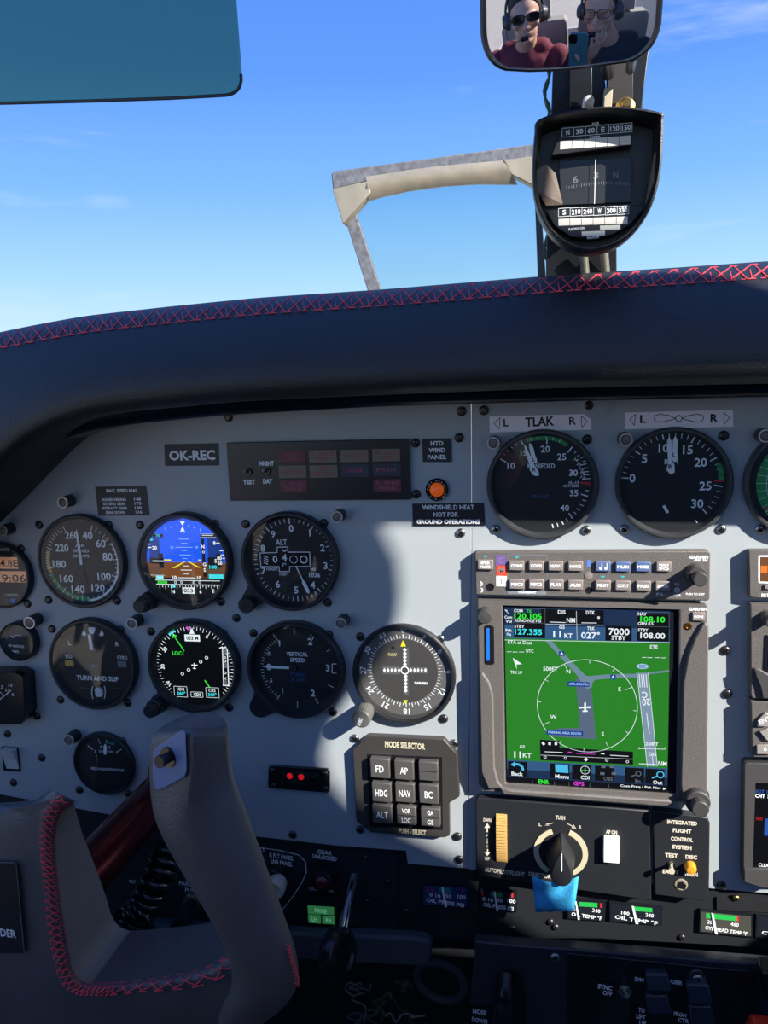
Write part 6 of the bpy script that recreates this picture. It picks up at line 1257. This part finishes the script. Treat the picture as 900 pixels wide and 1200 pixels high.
# outer partner of each inner point chosen by index through a monotone map
om = [(0, 0), (.06, .03), (.16, .10), (.30, .20), (.50, .50), (.62, .66), (.80, .80), (1, 1)]
def mapf(x):
    for (a, fa), (c, fc) in zip(om, om[1:]):
        if x <= c: return fa + (fc - fa) * (x - a) / (c - a)
    return 1
outd = resample(outer_, 401)
oo = [outd[int(mapf(i / (M_ - 1)) * 400)] for i in range(M_)]
def R3(px, py, Y): return rel(P(px, py, Y))
cols = []
for (x, y, th_), (ox, oy) in zip(inn, oo):
    col = []
    nx_, ny_ = ox - x, oy - y; L_ = math.hypot(nx_, ny_) or 1; nx_ /= L_; ny_ /= L_
    def wpt(dpx, Y): return P(x + nx_ * dpx, y + ny_ * dpx, Y)
    f0 = wpt(0, YF + .003); back = f0 + Vector((0, th_, 0))
    col.append(back); col.append(f0 + Vector((0, th_ * .5, 0))); col.append(f0)
    for dpx, Y in ((2.5, YF - .0005), (7, YF - .003), (13, YF - .004), (19, YF - .0035), (min(30, L_ * .4), YF - .003)): col.append(wpt(min(dpx, L_ * .6), Y))
    e0 = P(x + nx_ * L_ * .93, y + ny_ * L_ * .93, YF + .001); e1 = P(ox, oy, YF + .014); e2 = P(ox, oy, YF + .03); e3 = P(x + nx_ * L_ * .9, y + ny_ * L_ * .9, YF + .046)
    col += [P(x + nx_ * L_ * .75, y + ny_ * L_ * .75, YF - .003), e0, e1, e2, e3]
    cols.append([rel(v) for v in col])
nc = len(cols[0]); vs = [v for c_ in cols for v in c_]
fs = [(i * nc + k, i * nc + (k + 1) % nc, (i + 1) * nc + (k + 1) % nc, (i + 1) * nc + k) for i in range(M_ - 1) for k in range(nc)]
LEAW = LEAG
b = MB().use(LEAY); b.add(vs, fs)
for i, f_ in enumerate(fs):
    k = i % nc
    if k in (0, 1) and i // nc < 33: 
        if LEAW not in b.mats: b.mats.append(LEAW)
        b.m[i] = b.mats.index(LEAW)
o = b.build('yoke_body', t.o, ang=60); fix_normals(o)
# horn: one swept surface, boxy at the top, rounding towards the foot
secs = [  # y, left, ridge, right, Yc, boxiness
    (849, 196, 222, 250, YF + .012, .9), (853, 184, 224, 262, YF + .004, .95), (862, 177, 226, 265, YF, 1), (880, 174, 227, 266, YF, 1), (905, 174, 226, 268, YF, 1), (925, 175, 222, 273, YF, .95), (942, 178, 222, 279, YF, .6), (960, 184, 226, 286, YF, .3),
    (985, 198, 236, 295, YF, .1), (1015, 217, 252, 306, YF, 0), (1050, 239, 272, 318, YF, 0), (1085, 259, 290, 330, YF, 0), (1115, 272, 304, 341, YF, 0), (1145, 276, 310, 350, YF + .001, 0), (1165, 262, 304, 348, YF + .003, 0), (1180, 254, 296, 336, YF + .006, 0), (1192, 258, 288, 312, YF + .010, 0)]
rg = []; n = 24
for (y, xl, xr_, xR, Yc, bx_) in secs:
    tilt = .13 * (xR - xl) if y > 940 else .05 * (xR - xl)
    Lp = P(xl, y + tilt * .3, Yc); Rp = P(xR, y - tilt * .3, Yc + .004); Rg = P(xr_, y, Yc - .016)
    mid = (Lp + Rp) / 2; hw = (Rp - Lp) / 2; fr = Vector((0, -.017, 0)); pts = []
    for i in range(n):
        a = 2 * PI * i / n; ca, sa = math.cos(a), math.sin(a)
        if sa >= 0:                                  # front half
            smoothp = mid + hw * ca + fr * sa
            f = (1 - ca) / 2                         # 0 at right edge, 1 at left edge
            boxp = (Rp + (Rg - Rp) * (f / .5)) if f < .5 else (Rg + (Lp - Rg) * ((f - .5) / .5))
            pts.append(smoothp.lerp(boxp, bx_))
        else: pts.append(mid + hw * ca * (1 if abs(ca) < .9 else 1) + Vector((0, .022, 0)) * -sa)
    rg.append([rel(p) for p in pts])
b = MB().use(mat('leather_horn_lit', (98, 90, 86), .4, bump=.5, bscale=700, mottle=.1, mscale=30)); skin(b, rg, True, True); o = b.build('horn_grip', t.o, ang=50); fix_normals(o)  # yoke leather browned and lightened here to stand in for warm bounce light
sb = o.modifiers.new('smooth', 'SUBSURF'); sb.levels = 1; sb.render_levels = 1
# switch plate on the left front face of the horn
def onhorn(px, py, lift=0.0):                        # point on the left-front facet: between left edge and ridge
    f = (px - 174.0) / (226.5 - 174.0); Y = YF - .016 * f - lift; return P(px, py, Y)
pts = [(179, 881), (184, 875), (213, 856), (217.5, 858), (219, 903), (216, 911), (188, 926), (182, 925), (179, 915)]
b = MB().use(mat('plate_blue_grey', (112, 128, 164), .38, bump=.1, bscale=600)); A_ = [rel(onhorn(x, y, .0004)) for x, y in pts]; B_ = [rel(onhorn(x, y, .0026)) for x, y in pts]; n = len(pts)
b.add(A_ + B_, [tuple(range(n, 2 * n))] + [(i, (i + 1) % n, n + (i + 1) % n, n + i) for i in range(n)]); o = b.build('switch_plate', t.o, smooth=False); fix_normals(o); bm_ = o.modifiers.new('bevel', 'BEVEL'); bm_.width = .0005; bm_.segments = 2
c0 = Vector(rel(onhorn(198, 887, .0026))); nrm = Vector((-.30, .05, .95)).normalized()
b = MB().use(BLKS); b.cyl(c0, c0 + nrm * 1.5, 6.2, 5.8, 28); b.build('button_collar', t.o)
b = MB().use(SCRB); b.cyl(c0 + nrm, c0 + nrm * 6, 3.2, 2.6, 20); b.cyl(c0 + nrm * 6, c0 + nrm * 8, 3.8, 3.6, 20); b.build('button', t.o)
# seams
def seam_tube(b, pts3, r_): b.tube([rel(p) for p in pts3], r_, 5)
b = MB().use(RED)
def sp(i, f):                                        # i along 0..M_-1 float, f 0..1 across the seam band
    k = int(min(M_ - 2, max(0, i))); tt = i - k; xa, ya, ta = inn[k]; xb_, yb, tb = inn[k + 1]; oa, ob = oo[k], oo[k + 1]
    x = xa + (xb_ - xa) * tt; y = ya + (yb - ya) * tt; ox = oa[0] + (ob[0] - oa[0]) * tt; oy = oa[1] + (ob[1] - oa[1]) * tt; L_ = math.hypot(ox - x, oy - y) or 1
    d = min(19 * f + .5, L_ * .6); Y = YF + (.003 if f < .05 else -.0008) - .0038 * min(1, f * 1.4) - .0009
    return P(x + (ox - x) / L_ * d, y + (oy - y) / L_ * d, Y)
acc = [0]
for a, c in zip(inn, inn[1:]): acc.append(acc[-1] + math.hypot(a[0] - c[0], a[1] - c[1]))
def at_(s_):
    for k in range(len(acc) - 1):
        if acc[k + 1] >= s_: return k + (s_ - acc[k]) / (acc[k + 1] - acc[k])
    return M_ - 1.01
s_ = 0
while s_ < acc[-1] - 12:
    st = 7.5 if s_ < 215 else 5.5 if s_ < 262 else 17; i0, i1 = at_(s_), at_(min(acc[-1], s_ + st * 1.25)); j = rnd.uniform(-.1, .1)
    seam_tube(b, [sp(i0, 0), sp((i0 * 2 + i1) / 3, .35), sp((i0 + 2 * i1) / 3 + j, .7), sp(i1, 1)], .36); seam_tube(b, [sp(i1, 0), sp((i0 + 2 * i1) / 3, .35), sp((i0 * 2 + i1) / 3, .7), sp(i0, 1)], .36)
    seam_tube(b, [sp(at_(s_), 1.0), sp(at_(s_ + st * .5), 1.0)], .42); seam_tube(b, [sp(at_(s_), .02), sp(at_(s_ + st * .5), .02)], .42); s_ += st
b.build('stitching', t.o, smooth=False)
b = MB().use(RED)
for i in range(26):
    y0 = 1003 + i * 4.2; x0 = 203 + (y0 - 1003) * .60; seam_tube(b, [P(x0, y0, YF - .002), P(x0 + 1.8, y0 + 3.0, YF - .002)], .36)
b.build('stitching', t.o, smooth=False); b = MB().use(RED)
for i in range(11):
    y0 = 1108 + i * 4.4; x0 = itp([(1100, 336.5), (1115, 341), (1145, 349.5), (1165, 348)], y0); seam_tube(b, [P(x0 - .5, y0, YF + .0), P(x0 + 1, y0 + 4.0, YF + .0)], .7); seam_tube(b, [P(x0 - 3.5, y0, YF - .0035), P(x0 + .5, y0 + 2.0, YF - .001)], .4)
b.build('stitching', t.o, smooth=False)
# hub plate cut by the left edge
b = MB().use(mat('hub_plate', (24, 27, 34), .45)); pq = [(-200, 1009), (15, 1011), (19, 1013), (28.5, 1117), (-200, 1118)]
b.add([rel(P(x, y, YF - .0045)) for x, y in pq] + [rel(P(x, y, YF - .0055)) for x, y in pq], [(5, 6, 7, 8, 9), (0, 5, 6, 1), (1, 6, 7, 2), (2, 7, 8, 3), (3, 8, 9, 4)]); b.build('hub_plate', t.o, smooth=False)
b = MB().use(mat('hub_plate_edge', (120, 122, 112), .5)); seam_tube(b, [P(x, y, YF - .0056) for x, y in pq[:4]], .3); b.build('plate_edge', t.o)
b = MB().use(WHT); q3 = rel(P(-1, 1092.5, YF - .0058)); kx = abs(rel(P(10, 1092, YF))[0] - rel(P(0, 1092, YF))[0]) / 10; b.text('TRANSPONDER'[-6:], q3[0], q3[1], 9 * kx, 38 * kx, 0, q3[2], .02); b.build('lettering', t.o, smooth=False)
# shaft, running straight out of the panel
A0 = P(163, 957, -.070); sh0 = Vector((A0.x, -.001, A0.z)); sh1 = Vector((A0.x, YF + .036, A0.z))
b = MB().use(MAROON); b.cyl(rel(sh0), rel(sh1), 18.6, n=48); b.build('shaft', t.o)
b = MB().use(BLKS); b.cyl(rel(sh0 + Vector((0, -.001, 0))), rel(sh0 + Vector((0, -.004, 0))), 27, 24, 40); b.build('shaft_collar', t.o)
scr_y = P(275, 858, 0)
# ---- coiled cord
t2 = T('coiled_cord', 'glossy black coiled cord hanging beside the maroon yoke shaft', 'cord', 175, 1040, -.09); t2.loc = P(175, 1040, -.09)
pa = [P(200, 996, -.075), P(192, 1012, -.085), P(183, 1034, -.095), P(171, 1056, -.10), P(160, 1074, -.105), P(154, 1086, -.108)]
def cat_(pts, n):
    o = []
    for i in range(len(pts) - 1):
        p0, p1, p2, p3 = pts[max(0, i - 1)], pts[i], pts[i + 1], pts[min(len(pts) - 1, i + 2)]
        for k in range(n): s__ = k / n; o.append(.5 * ((2 * p1) + (p2 - p0) * s__ + (2 * p0 - 5 * p1 + 4 * p2 - p3) * s__ ** 2 + (3 * p1 - p0 - 3 * p2 + p3) * s__ ** 3))
    return o + [pts[-1]]
cl = cat_(pa, 40); N = len(cl); turns = 10.5; hp = []
for i, p in enumerate(cl):
    d = (cl[min(N - 1, i + 1)] - cl[max(0, i - 1)]).normalized(); a = d.cross(Vector((0, 1, 0))).normalized(); b_ = d.cross(a); ph = 2 * PI * turns * i / (N - 1); hp.append(p + (a * math.cos(ph) + b_ * math.sin(ph)) * .0112)
b = MB().use(mat('cord_black', (30, 30, 34), .14)); b.tube([((p - t2.loc).x * 1000, (p - t2.loc).z * 1000, -(p - t2.loc).y * 1000) for p in hp], 3.2, 8); b.build('coil', t2.o, ang=80)
b = MB().use(mat('cord_black', (30, 30, 34), .14))
for k in range(4):
    c_ = P(146 + 7 * k, 1078 + 4 * (k % 2), -.115); b.tube([((p - t2.loc).x * 1000, (p - t2.loc).z * 1000, -(p - t2.loc).y * 1000) for p in [c_ + Vector((.008 * math.cos(a), -.004 * math.sin(a * 2), .011 * math.sin(a))) for a in [2 * PI * i / 16 for i in range(17)]]], 2.0, 7)
b.build('cord_bundle', t2.o, ang=80)

# ================================================================ BELOW THE PANEL
t = T('support_bar', 'dark grey padded bar under the lower panel behind the gear handle wheel', 'bar', 440, 1110, .005); t.loc = P(440, 1110, .005)
b = MB().use(mat('bar_grey', (66, 70, 76), .6, bump=.3)); b.prism(t.ll([(150, 1082), (300, 1092), (480, 1099), (500, 1102), (506, 1108), (504, 1128), (496, 1134), (300, 1122), (150, 1112)], 14), 1, 14); b.build('bar_body', t.o, bevel=3)
t = T('engine_controls_pedestal', 'black pedestal under the centre panel with quadrant slots and rocker handles', 'pedestal', 740, 1150, -.012); t.loc = P(740, 1150, -.012)
def Zd(x, y): return (540 + x / 2.5, 1080 + y / 2.5)
def Ze(x, y): return (700 + x / 4.5, 1080 + y / 4.5)
w = 10
b = MB().use(mat('pedestal_black', (46, 48, 54), .35, bump=.1)); b.prism(t.ll([(556, 1103), (600, 1108), (666, 1112), (980, 1137), (980, 1330), (545, 1330), (548, 1200), (556, 1120)], w), -2, w); b.build('pedestal_body', t.o, bevel=1.5)
b = MB().use(BLKS); b.prism(t.ll([(664, 1117), (885, 1139), (893, 1200), (905, 1330), (668, 1330)], w + 2), w, w + 2); b.build('quadrant_plate', t.o, bevel=.8)
b = MB().use(DIAL); b.prism(t.ll([(581, 1142), (596, 1134), (612, 1142), (617, 1165), (616, 1260), (580, 1260)], w + .4), w, w + .4); b.build('slot', t.o, smooth=False)
b = MB().use(BLKS); pts = [(*t.l(*Zd(133, 150), 14), 14), (*t.l(*Zd(130, 210), 24), 24), (*t.l(*Zd(126, 300), 28), 28), (*t.l(*Zd(122, 400), 28), 28)]; b.tube(pts, [6, 7, 8, 8], 16); b.cyl(pts[1], Vector(pts[1]) + (Vector(pts[2]) - Vector(pts[1])) * .15, 9, n=20); b.build('trim_lever', t.o)
for x, y in ((276, 105), (693, 162)):
    screw(t.o, *t.l(*Zd(x, y), w), w if x < 400 else w + 2, STEEL, 4.2)
b = MB().use(STEEL); c = t.l(*Zd(693, 162), w + 2); b.lathe(c[0], c[1], [(6.4, w + 2), (6.2, w + 2.6), (4, w + 2.8)], 24); b.build('washer', t.o)
c = t.l(*Zd(480, 202), w + 2); b = MB().use(STEEL); b.lathe(c[0], c[1], [(6, w + 2), (6, w + 3.4), (4.4, w + 4.4), (3, w + 4.6)], 6); b.cyl((c[0], c[1], w + 4), (c[0] + .5, c[1] + 5, w + 14), 1.5, 2.1, 12); b.build('toggle_switch', t.o)
RK = mat('rocker_black', (44, 50, 62), .18)
for x0, y0, hh in [(315, 320, 76), (315, 435, 84), (532, 382, 84), (545, 495, 88)]:
    A_ = [t.l(*Ze(x0 - 62, y0 - hh / 2), w + 10), t.l(*Ze(x0 + 60, y0 - hh / 2 + 4), w + 10), t.l(*Ze(x0 + 78, y0 + hh / 2), w + 10), t.l(*Ze(x0 - 52, y0 + hh / 2), w + 10)]
    b = MB().use(RK); top_ = [(p[0], p[1]) for p in A_]; vs = [(p[0], p[1], w) for p in A_] + [(A_[0][0], A_[0][1], w + 8), (A_[1][0], A_[1][1], w + 8), (A_[2][0], A_[2][1], w + 13), (A_[3][0], A_[3][1], w + 13)]
    b.add(vs, [(0, 3, 2, 1), (4, 5, 6, 7), (0, 1, 5, 4), (1, 2, 6, 5), (2, 3, 7, 6), (3, 0, 4, 7)]); o = b.build('rocker_handle', t.o, bevel=1.6); fix_normals(o)
PL2 = mat('label_black', (10, 11, 14), .4)
for quad, lines in [([(550, 1180), (576, 1181), (575, 1204), (549, 1203)], [('NOSE', 562, 1186, 16), ('DOWN', 562, 1196, 18)]), ([(700, 1149), (721, 1151), (720, 1171), (700, 1168)], [('SYNC', 709, 1157, 17), ('OFF', 712, 1164, 11)]), ([(737, 1176), (760, 1178), (761, 1210), (738, 1208)], [('TO', 752, 1184, 8), ('LIFT', 751, 1191.5, 11), ('UP', 753, 1199, 8)])]:
    b = MB().use(PL2); b.prism(t.ll(quad, w + 2.6), w, w + 2.6); o = b.build('label_plate', t.o, smooth=False); b = MB().use(WHT)
    for s_, x, y, wd in lines: t.text(b, s_, x, y, 5.6, wd, w + 2.75, -.07, .02)
    b.build('lettering', o, smooth=False)
b = MB().use(WHT)
for s_, x, y, wd in [('SYN', 749, 1148, 11), ('PHASER', 788, 1150.5, 24), ('FROM', 797, 1189, 15), ('CTR', 801, 1196, 13)]: t.text(b, s_, x, y, 5, wd, w + 2.15, -.07, .02)
b.build('lettering', t.o, smooth=False)
b = MB().use(mat('knob_red', (205, 50, 30), .35)); c = Vector((*t.l(893, 1206, 40), 40)); b.prism([(c.x - 14, c.y - 8), (c.x - 8, c.y + 9), (c.x + 12, c.y + 8), (c.x + 16, c.y - 8)], 34, 50); b.build('red_knob', t.o, bevel=2.5)
b = MB().use(BLKS); b.prism(t.ll([(893, 1140), (960, 1146), (960, 1185), (901, 1180)], w + 20), w, w + 20); b.build('side_block', t.o, bevel=2)
# dim wiring and ducting in the footwell
t = T('footwell_wiring', 'tangle of thin wires and a black ring lying in the dark footwell', 'wiring', 450, 1170, .06); t.loc = P(450, 1170, .06)
WR = [mat('wire_green', (70, 86, 60), .6), mat('wire_pale', (120, 120, 112), .6), mat('wire_grey', (60, 66, 72), .6)]
for k in range(9):
    b = MB().use(WR[k % 3]); x0, y0 = 415 + rnd.uniform(0, 60), 1140 + rnd.uniform(0, 50); pts = []
    for i in range(8): pts.append((*t.l(x0, y0, 5 * k), 5 * k + rnd.uniform(-6, 6))); x0 += rnd.uniform(-12, 16); y0 += rnd.uniform(-6, 12)
    cp = cat_([Vector(p) for p in pts], 5); b.tube(cp, .9 if k % 3 else 1.3, 5); b.build('wire', t.o)
b = MB().use(WR[2]); c = t.l(516, 1150, 10); b.tube([(c[0] + 24 * math.cos(a), c[1] + 20 * math.sin(a), 10 + 4 * math.cos(a)) for a in [2 * PI * i / 30 for i in range(30)]], 4, 8, True); b.build('duct_ring', t.o)

# ================================================================ SEATS AND CREW (seen in the mirror)
FAB = mat('seat_fabric', (150, 146, 140), .85, bump=.4, bscale=300)
def seat(x, label):
    o = bpy.data.objects.new('cockpit_seat', None); COL.objects.link(o); o.location = (x, -1.0, .33); tag(o, label, 'seat', 'front cockpit seats')
    for nm, bx in (('seat_cushion', (0, .02, .20, .50, .50, .13)), ('backrest', (0, -.27, .53, .48, .12, .62)), ('headrest', (0, -.27, .93, .26, .09, .16)), ('pedestal', (0, 0, .065, .36, .4, .13))):
        b = MB(); wbox(b, -.5, .5, -.5, .5, -.5, .5); p = b.build(nm, o, FAB if nm != 'pedestal' else BLKM, world=True); p.scale = bx[3:]; p.location = bx[:3]
        m_ = p.modifiers.new('bevel', 'BEVEL'); m_.width = .06; m_.segments = 3
    return o
def ell(bm, c, r_, rot=None, seg=16):
    M = Matrix.Translation(c) @ (rot or Matrix.Identity(4)) @ Matrix.Diagonal((*r_, 1)); bmesh.ops.create_uvsphere(bm, u_segments=seg, v_segments=seg // 2 + 2, radius=1, matrix=M)
def cap(bm, a, c, r0, r1):
    a, c = Vector(a), Vector(c); d = c - a; q = d.to_track_quat('Z', 'Y').to_matrix().to_4x4()
    bmesh.ops.create_cone(bm, cap_ends=True, segments=16, radius1=r0, radius2=r1, depth=d.length, matrix=Matrix.Translation((a + c) / 2) @ q)
    bmesh.ops.create_uvsphere(bm, u_segments=14, v_segments=9, radius=r0, matrix=Matrix.Translation(a)); bmesh.ops.create_uvsphere(bm, u_segments=14, v_segments=9, radius=r1, matrix=Matrix.Translation(c))
def solid(name, bm, m, parent, vox, loc=(0, 0, 0), rot=None, sm=3):
    me = bpy.data.meshes.new(name); bm.to_mesh(me); bm.free(); me.materials.append(m); o = bpy.data.objects.new(name, me); COL.objects.link(o)
    if parent is not None: o.parent = parent
    o.location = loc
    if rot: o.rotation_euler = rot
    if vox:
        r_ = o.modifiers.new('remesh', 'REMESH'); r_.mode = 'VOXEL'; r_.voxel_size = vox; r_.use_smooth_shade = True
        s__ = o.modifiers.new('smooth', 'SMOOTH'); s__.factor = .5; s__.iterations = sm
    else: me.polygons.foreach_set('use_smooth', [True] * len(me.polygons))
    return o
def sq(v): return math.copysign(abs(v) ** .62, v)
def finger(bm, p, d, up, ln, r_, curl):
    p = Vector(p); d = Vector(d).normalized(); up = Vector(up).normalized()
    for k, f in enumerate((.45, .3, .25)):
        q_ = p + d * ln * f; cap(bm, p, q_, r_ * (1 - .12 * k), r_ * (.9 - .12 * k)); p = q_; ang = curl * (k + 1) * .6; d = (d * math.cos(ang) + up * math.sin(ang)).normalized()
def person(label, base, head, yaw, tilt, skin_c, shirt_c, hair_c, lhand, rhand, shades, name_shirt):
    """base: seat point; head: centre of the head; hands: world targets"""
    SK = mat('skin_' + name_shirt, skin_c, .5, mottle=.05); SH = mat('cloth_' + name_shirt, shirt_c, .85, bump=.3, bscale=300); HR = mat('hair_' + name_shirt, hair_c, .6, bump=.6, bscale=250); TRS = mat('trousers_dark', (40, 46, 62), .8)
    o = bpy.data.objects.new('person', None); COL.objects.link(o); o.location = base; tag(o, label, 'person')
    B = Vector(base); L = lambda v: Vector(v) - B
    H = L(head); neck = H + Vector((0, -.015, -.135)); chest = Vector((neck.x * .35, neck.y * .7 - .01, neck.z - .17)); pel = Vector((0, 0, .10))
    shl, shr = chest + Vector((-.19, 0, .075)), chest + Vector((.19, 0, .075))
    lh, rh = L(lhand), L(rhand)
    def elbow(s_, h, sg): m = (s_ + h) / 2; return m + Vector((sg * .07, .0, -.15))
    el, er = elbow(shl, lh, -1), elbow(shr, rh, 1)
    R4 = Matrix.Rotation(yaw, 4, 'Z') @ Matrix.Rotation(tilt, 4, 'X')
    hp = lambda x, y, z: H + (R4 @ Vector((x, y, z)))
    bm = bmesh.new()
    # torso, neck, head in one body
    ell(bm, pel, (.17, .13, .12)); ell(bm, pel.lerp(chest, .5), (.155, .11, .17)); ell(bm, chest, (.18, .115, .17)); cap(bm, chest + Vector((0, 0, .1)), H + Vector((0, -.02, -.06)), .062, .055)
    ell(bm, hp(0, -.012, .035), (.076, .096, .088), R4, 24); ell(bm, hp(0, .018, -.045), (.058, .062, .062), R4, 24); ell(bm, hp(0, .052, -.088), (.030, .028, .022), R4)
    ell(bm, hp(0, .070, .022), (.055, .02, .012), R4); cap(bm, hp(0, .078, .012), hp(0, .098, -.022), .008, .0125); ell(bm, hp(-.011, .088, -.026), (.008, .009, .007), R4); ell(bm, hp(.011, .088, -.026), (.008, .009, .007), R4)
    ell(bm, hp(0, .078, -.050), (.024, .010, .0055), R4); ell(bm, hp(0, .077, -.059), (.020, .010, .006), R4)
    for sg in (-1, 1): ell(bm, hp(sg * .043, .055, -.015), (.022, .022, .022), R4); ell(bm, hp(sg * .078, -.008, -.005), (.010, .018, .032), R4)
    for s_, e_, h_ in ((shl, el, lh), (shr, er, rh)): cap(bm, s_, e_, .048, .040); cap(bm, e_, h_, .039, .026)
    for sg in (-1, 1):
        hip = pel + Vector((sg * .09, .03, -.02)); kn = hip + Vector((sg * .05, .42, .06)); an = kn + Vector((0, .12, -.36)); cap(bm, hip, kn, .082, .058); cap(bm, kn, an, .055, .036); cap(bm, an, an + Vector((0, .16, -.02)), .036, .03)
    # hands
    for h_, e_, sg in ((lh, el, 1), (rh, er, -1)):
        d = (h_ - e_).normalized(); side = d.cross(Vector((0, 0, 1))).normalized() * sg; up = side.cross(d) * sg
        pc = h_ + d * .045; q = d.to_track_quat('Y', 'Z').to_matrix().to_4x4(); ell(bm, pc, (.040, .050, .017), q)
        for k in range(4): finger(bm, pc + d * .035 + side * (-.027 + .018 * k), d + side * (-.10 + .07 * k), side.cross(d), (.062, .074, .078, .066)[k], .0082, .45)
        finger(bm, pc - d * .015 - side * .035, (d - side * .9), side.cross(d), .058, .0098, .35)
    solid('body', bm, SK, o, .0048)
    bm = bmesh.new(); ell(bm, pel.lerp(chest, .05), (.185, .145, .13)); ell(bm, pel.lerp(chest, .5), (.172, .128, .19)); ell(bm, chest, (.195, .13, .175)); cap(bm, chest + Vector((-.10, 0, .125)), chest + Vector((.10, 0, .125)), .055, .055)
    for s_, e_, h_ in ((shl, el, lh), (shr, er, rh)): cap(bm, s_, e_, .062, .052); cap(bm, e_, e_.lerp(h_, .86), .051, .038)
    solid('sweater', bm, SH, o, .008, sm=5)
    bm = bmesh.new()
    for sg in (-1, 1): hip = pel + Vector((sg * .09, .03, -.02)); kn = hip + Vector((sg * .05, .42, .06)); an = kn + Vector((0, .12, -.36)); cap(bm, hip, kn, .092, .068); cap(bm, kn, an, .066, .052)
    solid('trousers', bm, TRS, o, .010)
    bm = bmesh.new(); ell(bm, hp(0, -.022, .050), (.083, .100, .088), R4, 24)
    bmesh.ops.bisect_plane(bm, geom=bm.verts[:] + bm.edges[:] + bm.faces[:], plane_co=hp(0, .045, .055), plane_no=R4.to_3x3() @ Vector((0, .75, -.66)), clear_outer=True)
    hobj = solid('hair', bm, HR, o, 0); so = hobj.modifiers.new('thickness', 'SOLIDIFY'); so.thickness = .008
    # glasses
    FR = mat('frame_black', (14, 14, 16), .2); LN = mat('lens_dark', (16, 18, 24), .06) if shades else glass_mat('lens_clear', (.9, .93, .95), .08)
    bb = MB().use(FR); put = lambda v: (v.x * 1000, v.z * 1000, -v.y * 1000)
    for sg in (-1, 1):
        bb.tube([put(hp(sg * .033 + .027 * sq(math.cos(a)), .094 - abs(sq(math.cos(a)) * .026 + .033 - .02) * .12, .013 + .018 * sq(math.sin(a)))) for a in [2 * PI * i / 20 for i in range(20)]], 2.4 if shades else 1.3, 6, True)
        bb.tube([put(hp(sg * .058, .088, .022)), put(hp(sg * .078, .05, .022)), put(hp(sg * .080, -.01, .016))], 1.8, 6)
    bb.tube([put(hp(-.008, .097, .022)), put(hp(.008, .097, .022))], 2, 6); gl = bb.build('glasses_frame', o)
    bb = MB().use(LN)
    for sg in (-1, 1):
        ring = [put(hp(sg * .033 + .027 * sq(math.cos(a)), .092 - abs(sq(math.cos(a)) * .026 + .033 - .02) * .12, .013 + .018 * sq(math.sin(a)))) for a in [2 * PI * i / 20 for i in range(20)]]; bb.add(ring, [tuple(range(20))])
    bb.build('lens', gl, smooth=False)
    # headset
    hs = mat('headset_grey', (70, 72, 76), .4); bb = MB().use(hs)
    bb.tube([put(hp(.094 * math.cos(a), -.01, .02 + .128 * math.sin(a))) for a in [PI * i / 18 for i in range(19)]], 6.5, 8); hb = bb.build('headset_band', o)
    for sg in (-1, 1):
        bb = MB().use(hs); a = Vector(put(hp(sg * .074, -.008, -.004))); c = Vector(put(hp(sg * .112, -.008, -.004))); bb.cyl(a, a.lerp(c, .45), 40, 40, 28); bb.cyl(a.lerp(c, .45), c, 38, 27, 28); bb.build('ear_cup', hb)
    bb = MB().use(FR); bb.tube([put(hp(-.10, 0, -.03)), put(hp(-.096, .05, -.065)), put(hp(-.06, .10, -.072)), put(hp(-.022, .112, -.062))], 2.0, 6); a = Vector(put(hp(-.03, .112, -.062))); bb.cyl(a, Vector(put(hp(.004, .114, -.060))), 10, 9, 16); bb.build('microphone_boom', hb)
    return o
PIL = dict(head=Vector((-.24, -.88, 1.29))); COP = dict(head=Vector((.12, -.90, 1.27)))
seat(-.30, 'grey fabric front seat on the pilot side holding the man in sunglasses'); seat(.26, 'grey fabric front seat beside the pilot holding the man in clear glasses')
person('man in dark sunglasses, headset and maroon sweater, left in the mirror', (-.30, -1.06, .62), PIL['head'], -.35, 0, (206, 160, 138), (110, 40, 54), (40, 30, 26), (-.42, -.66, .90), (-.22, -.74, .90), True, 'maroon')
person('man in clear glasses and headset holding a phone, right in the mirror', (.25, -1.06, .62), COP['head'], .30, -.05, (204, 158, 136), (44, 50, 60), (58, 44, 36), (.05, -.72, 1.13), (.34, -.70, .90), False, 'navy')
# phone taking the picture
t = T('phone', 'flat phone held up between the two men, seen only in the mirror', 'phone', 450, 600, -.3); t.o.location = (0, 0, 0); t.loc = Vector((0, 0, 0))
rotm = cam.matrix_world.to_3x3().to_4x4(); cen = CAM + (rotm @ Vector((.018, -.055, .012)))
def pv(x, y, z): v = cen + (rotm @ Vector((x, y, z))); return (v.x * 1000, v.z * 1000, -v.y * 1000)
def pbox(b, x0, x1, y0, y1, z0, z1, ch):
    o_ = [(x0 + ch, y0), (x1 - ch, y0), (x1, y0 + ch), (x1, y1 - ch), (x1 - ch, y1), (x0 + ch, y1), (x0, y1 - ch), (x0, y0 + ch)]; n = 8
    b.add([pv(x, y, z0) for x, y in o_] + [pv(x, y, z1) for x, y in o_], [tuple(range(n)), tuple(reversed(range(n, 2 * n)))] + [(i, n + i, n + (i + 1) % n, (i + 1) % n) for i in range(n)])
b = MB().use(mat('phone_teal', (70, 116, 124), .25)); pbox(b, -.034, .034, -.073, .073, -.004, .004, .009); b.build('phone_body', t.o)
b = MB().use(BLKS); pbox(b, -.034, -.004, .038, .070, -.0055, -.004, .006); b.use(DSTEEL)
for x, y in ((-.027, .062), (-.027, .046), (-.012, .054)): b.cyl(pv(x, y, -.0055), pv(x, y, -.007), 5.5, n=18)
b.build('camera_module', t.o)
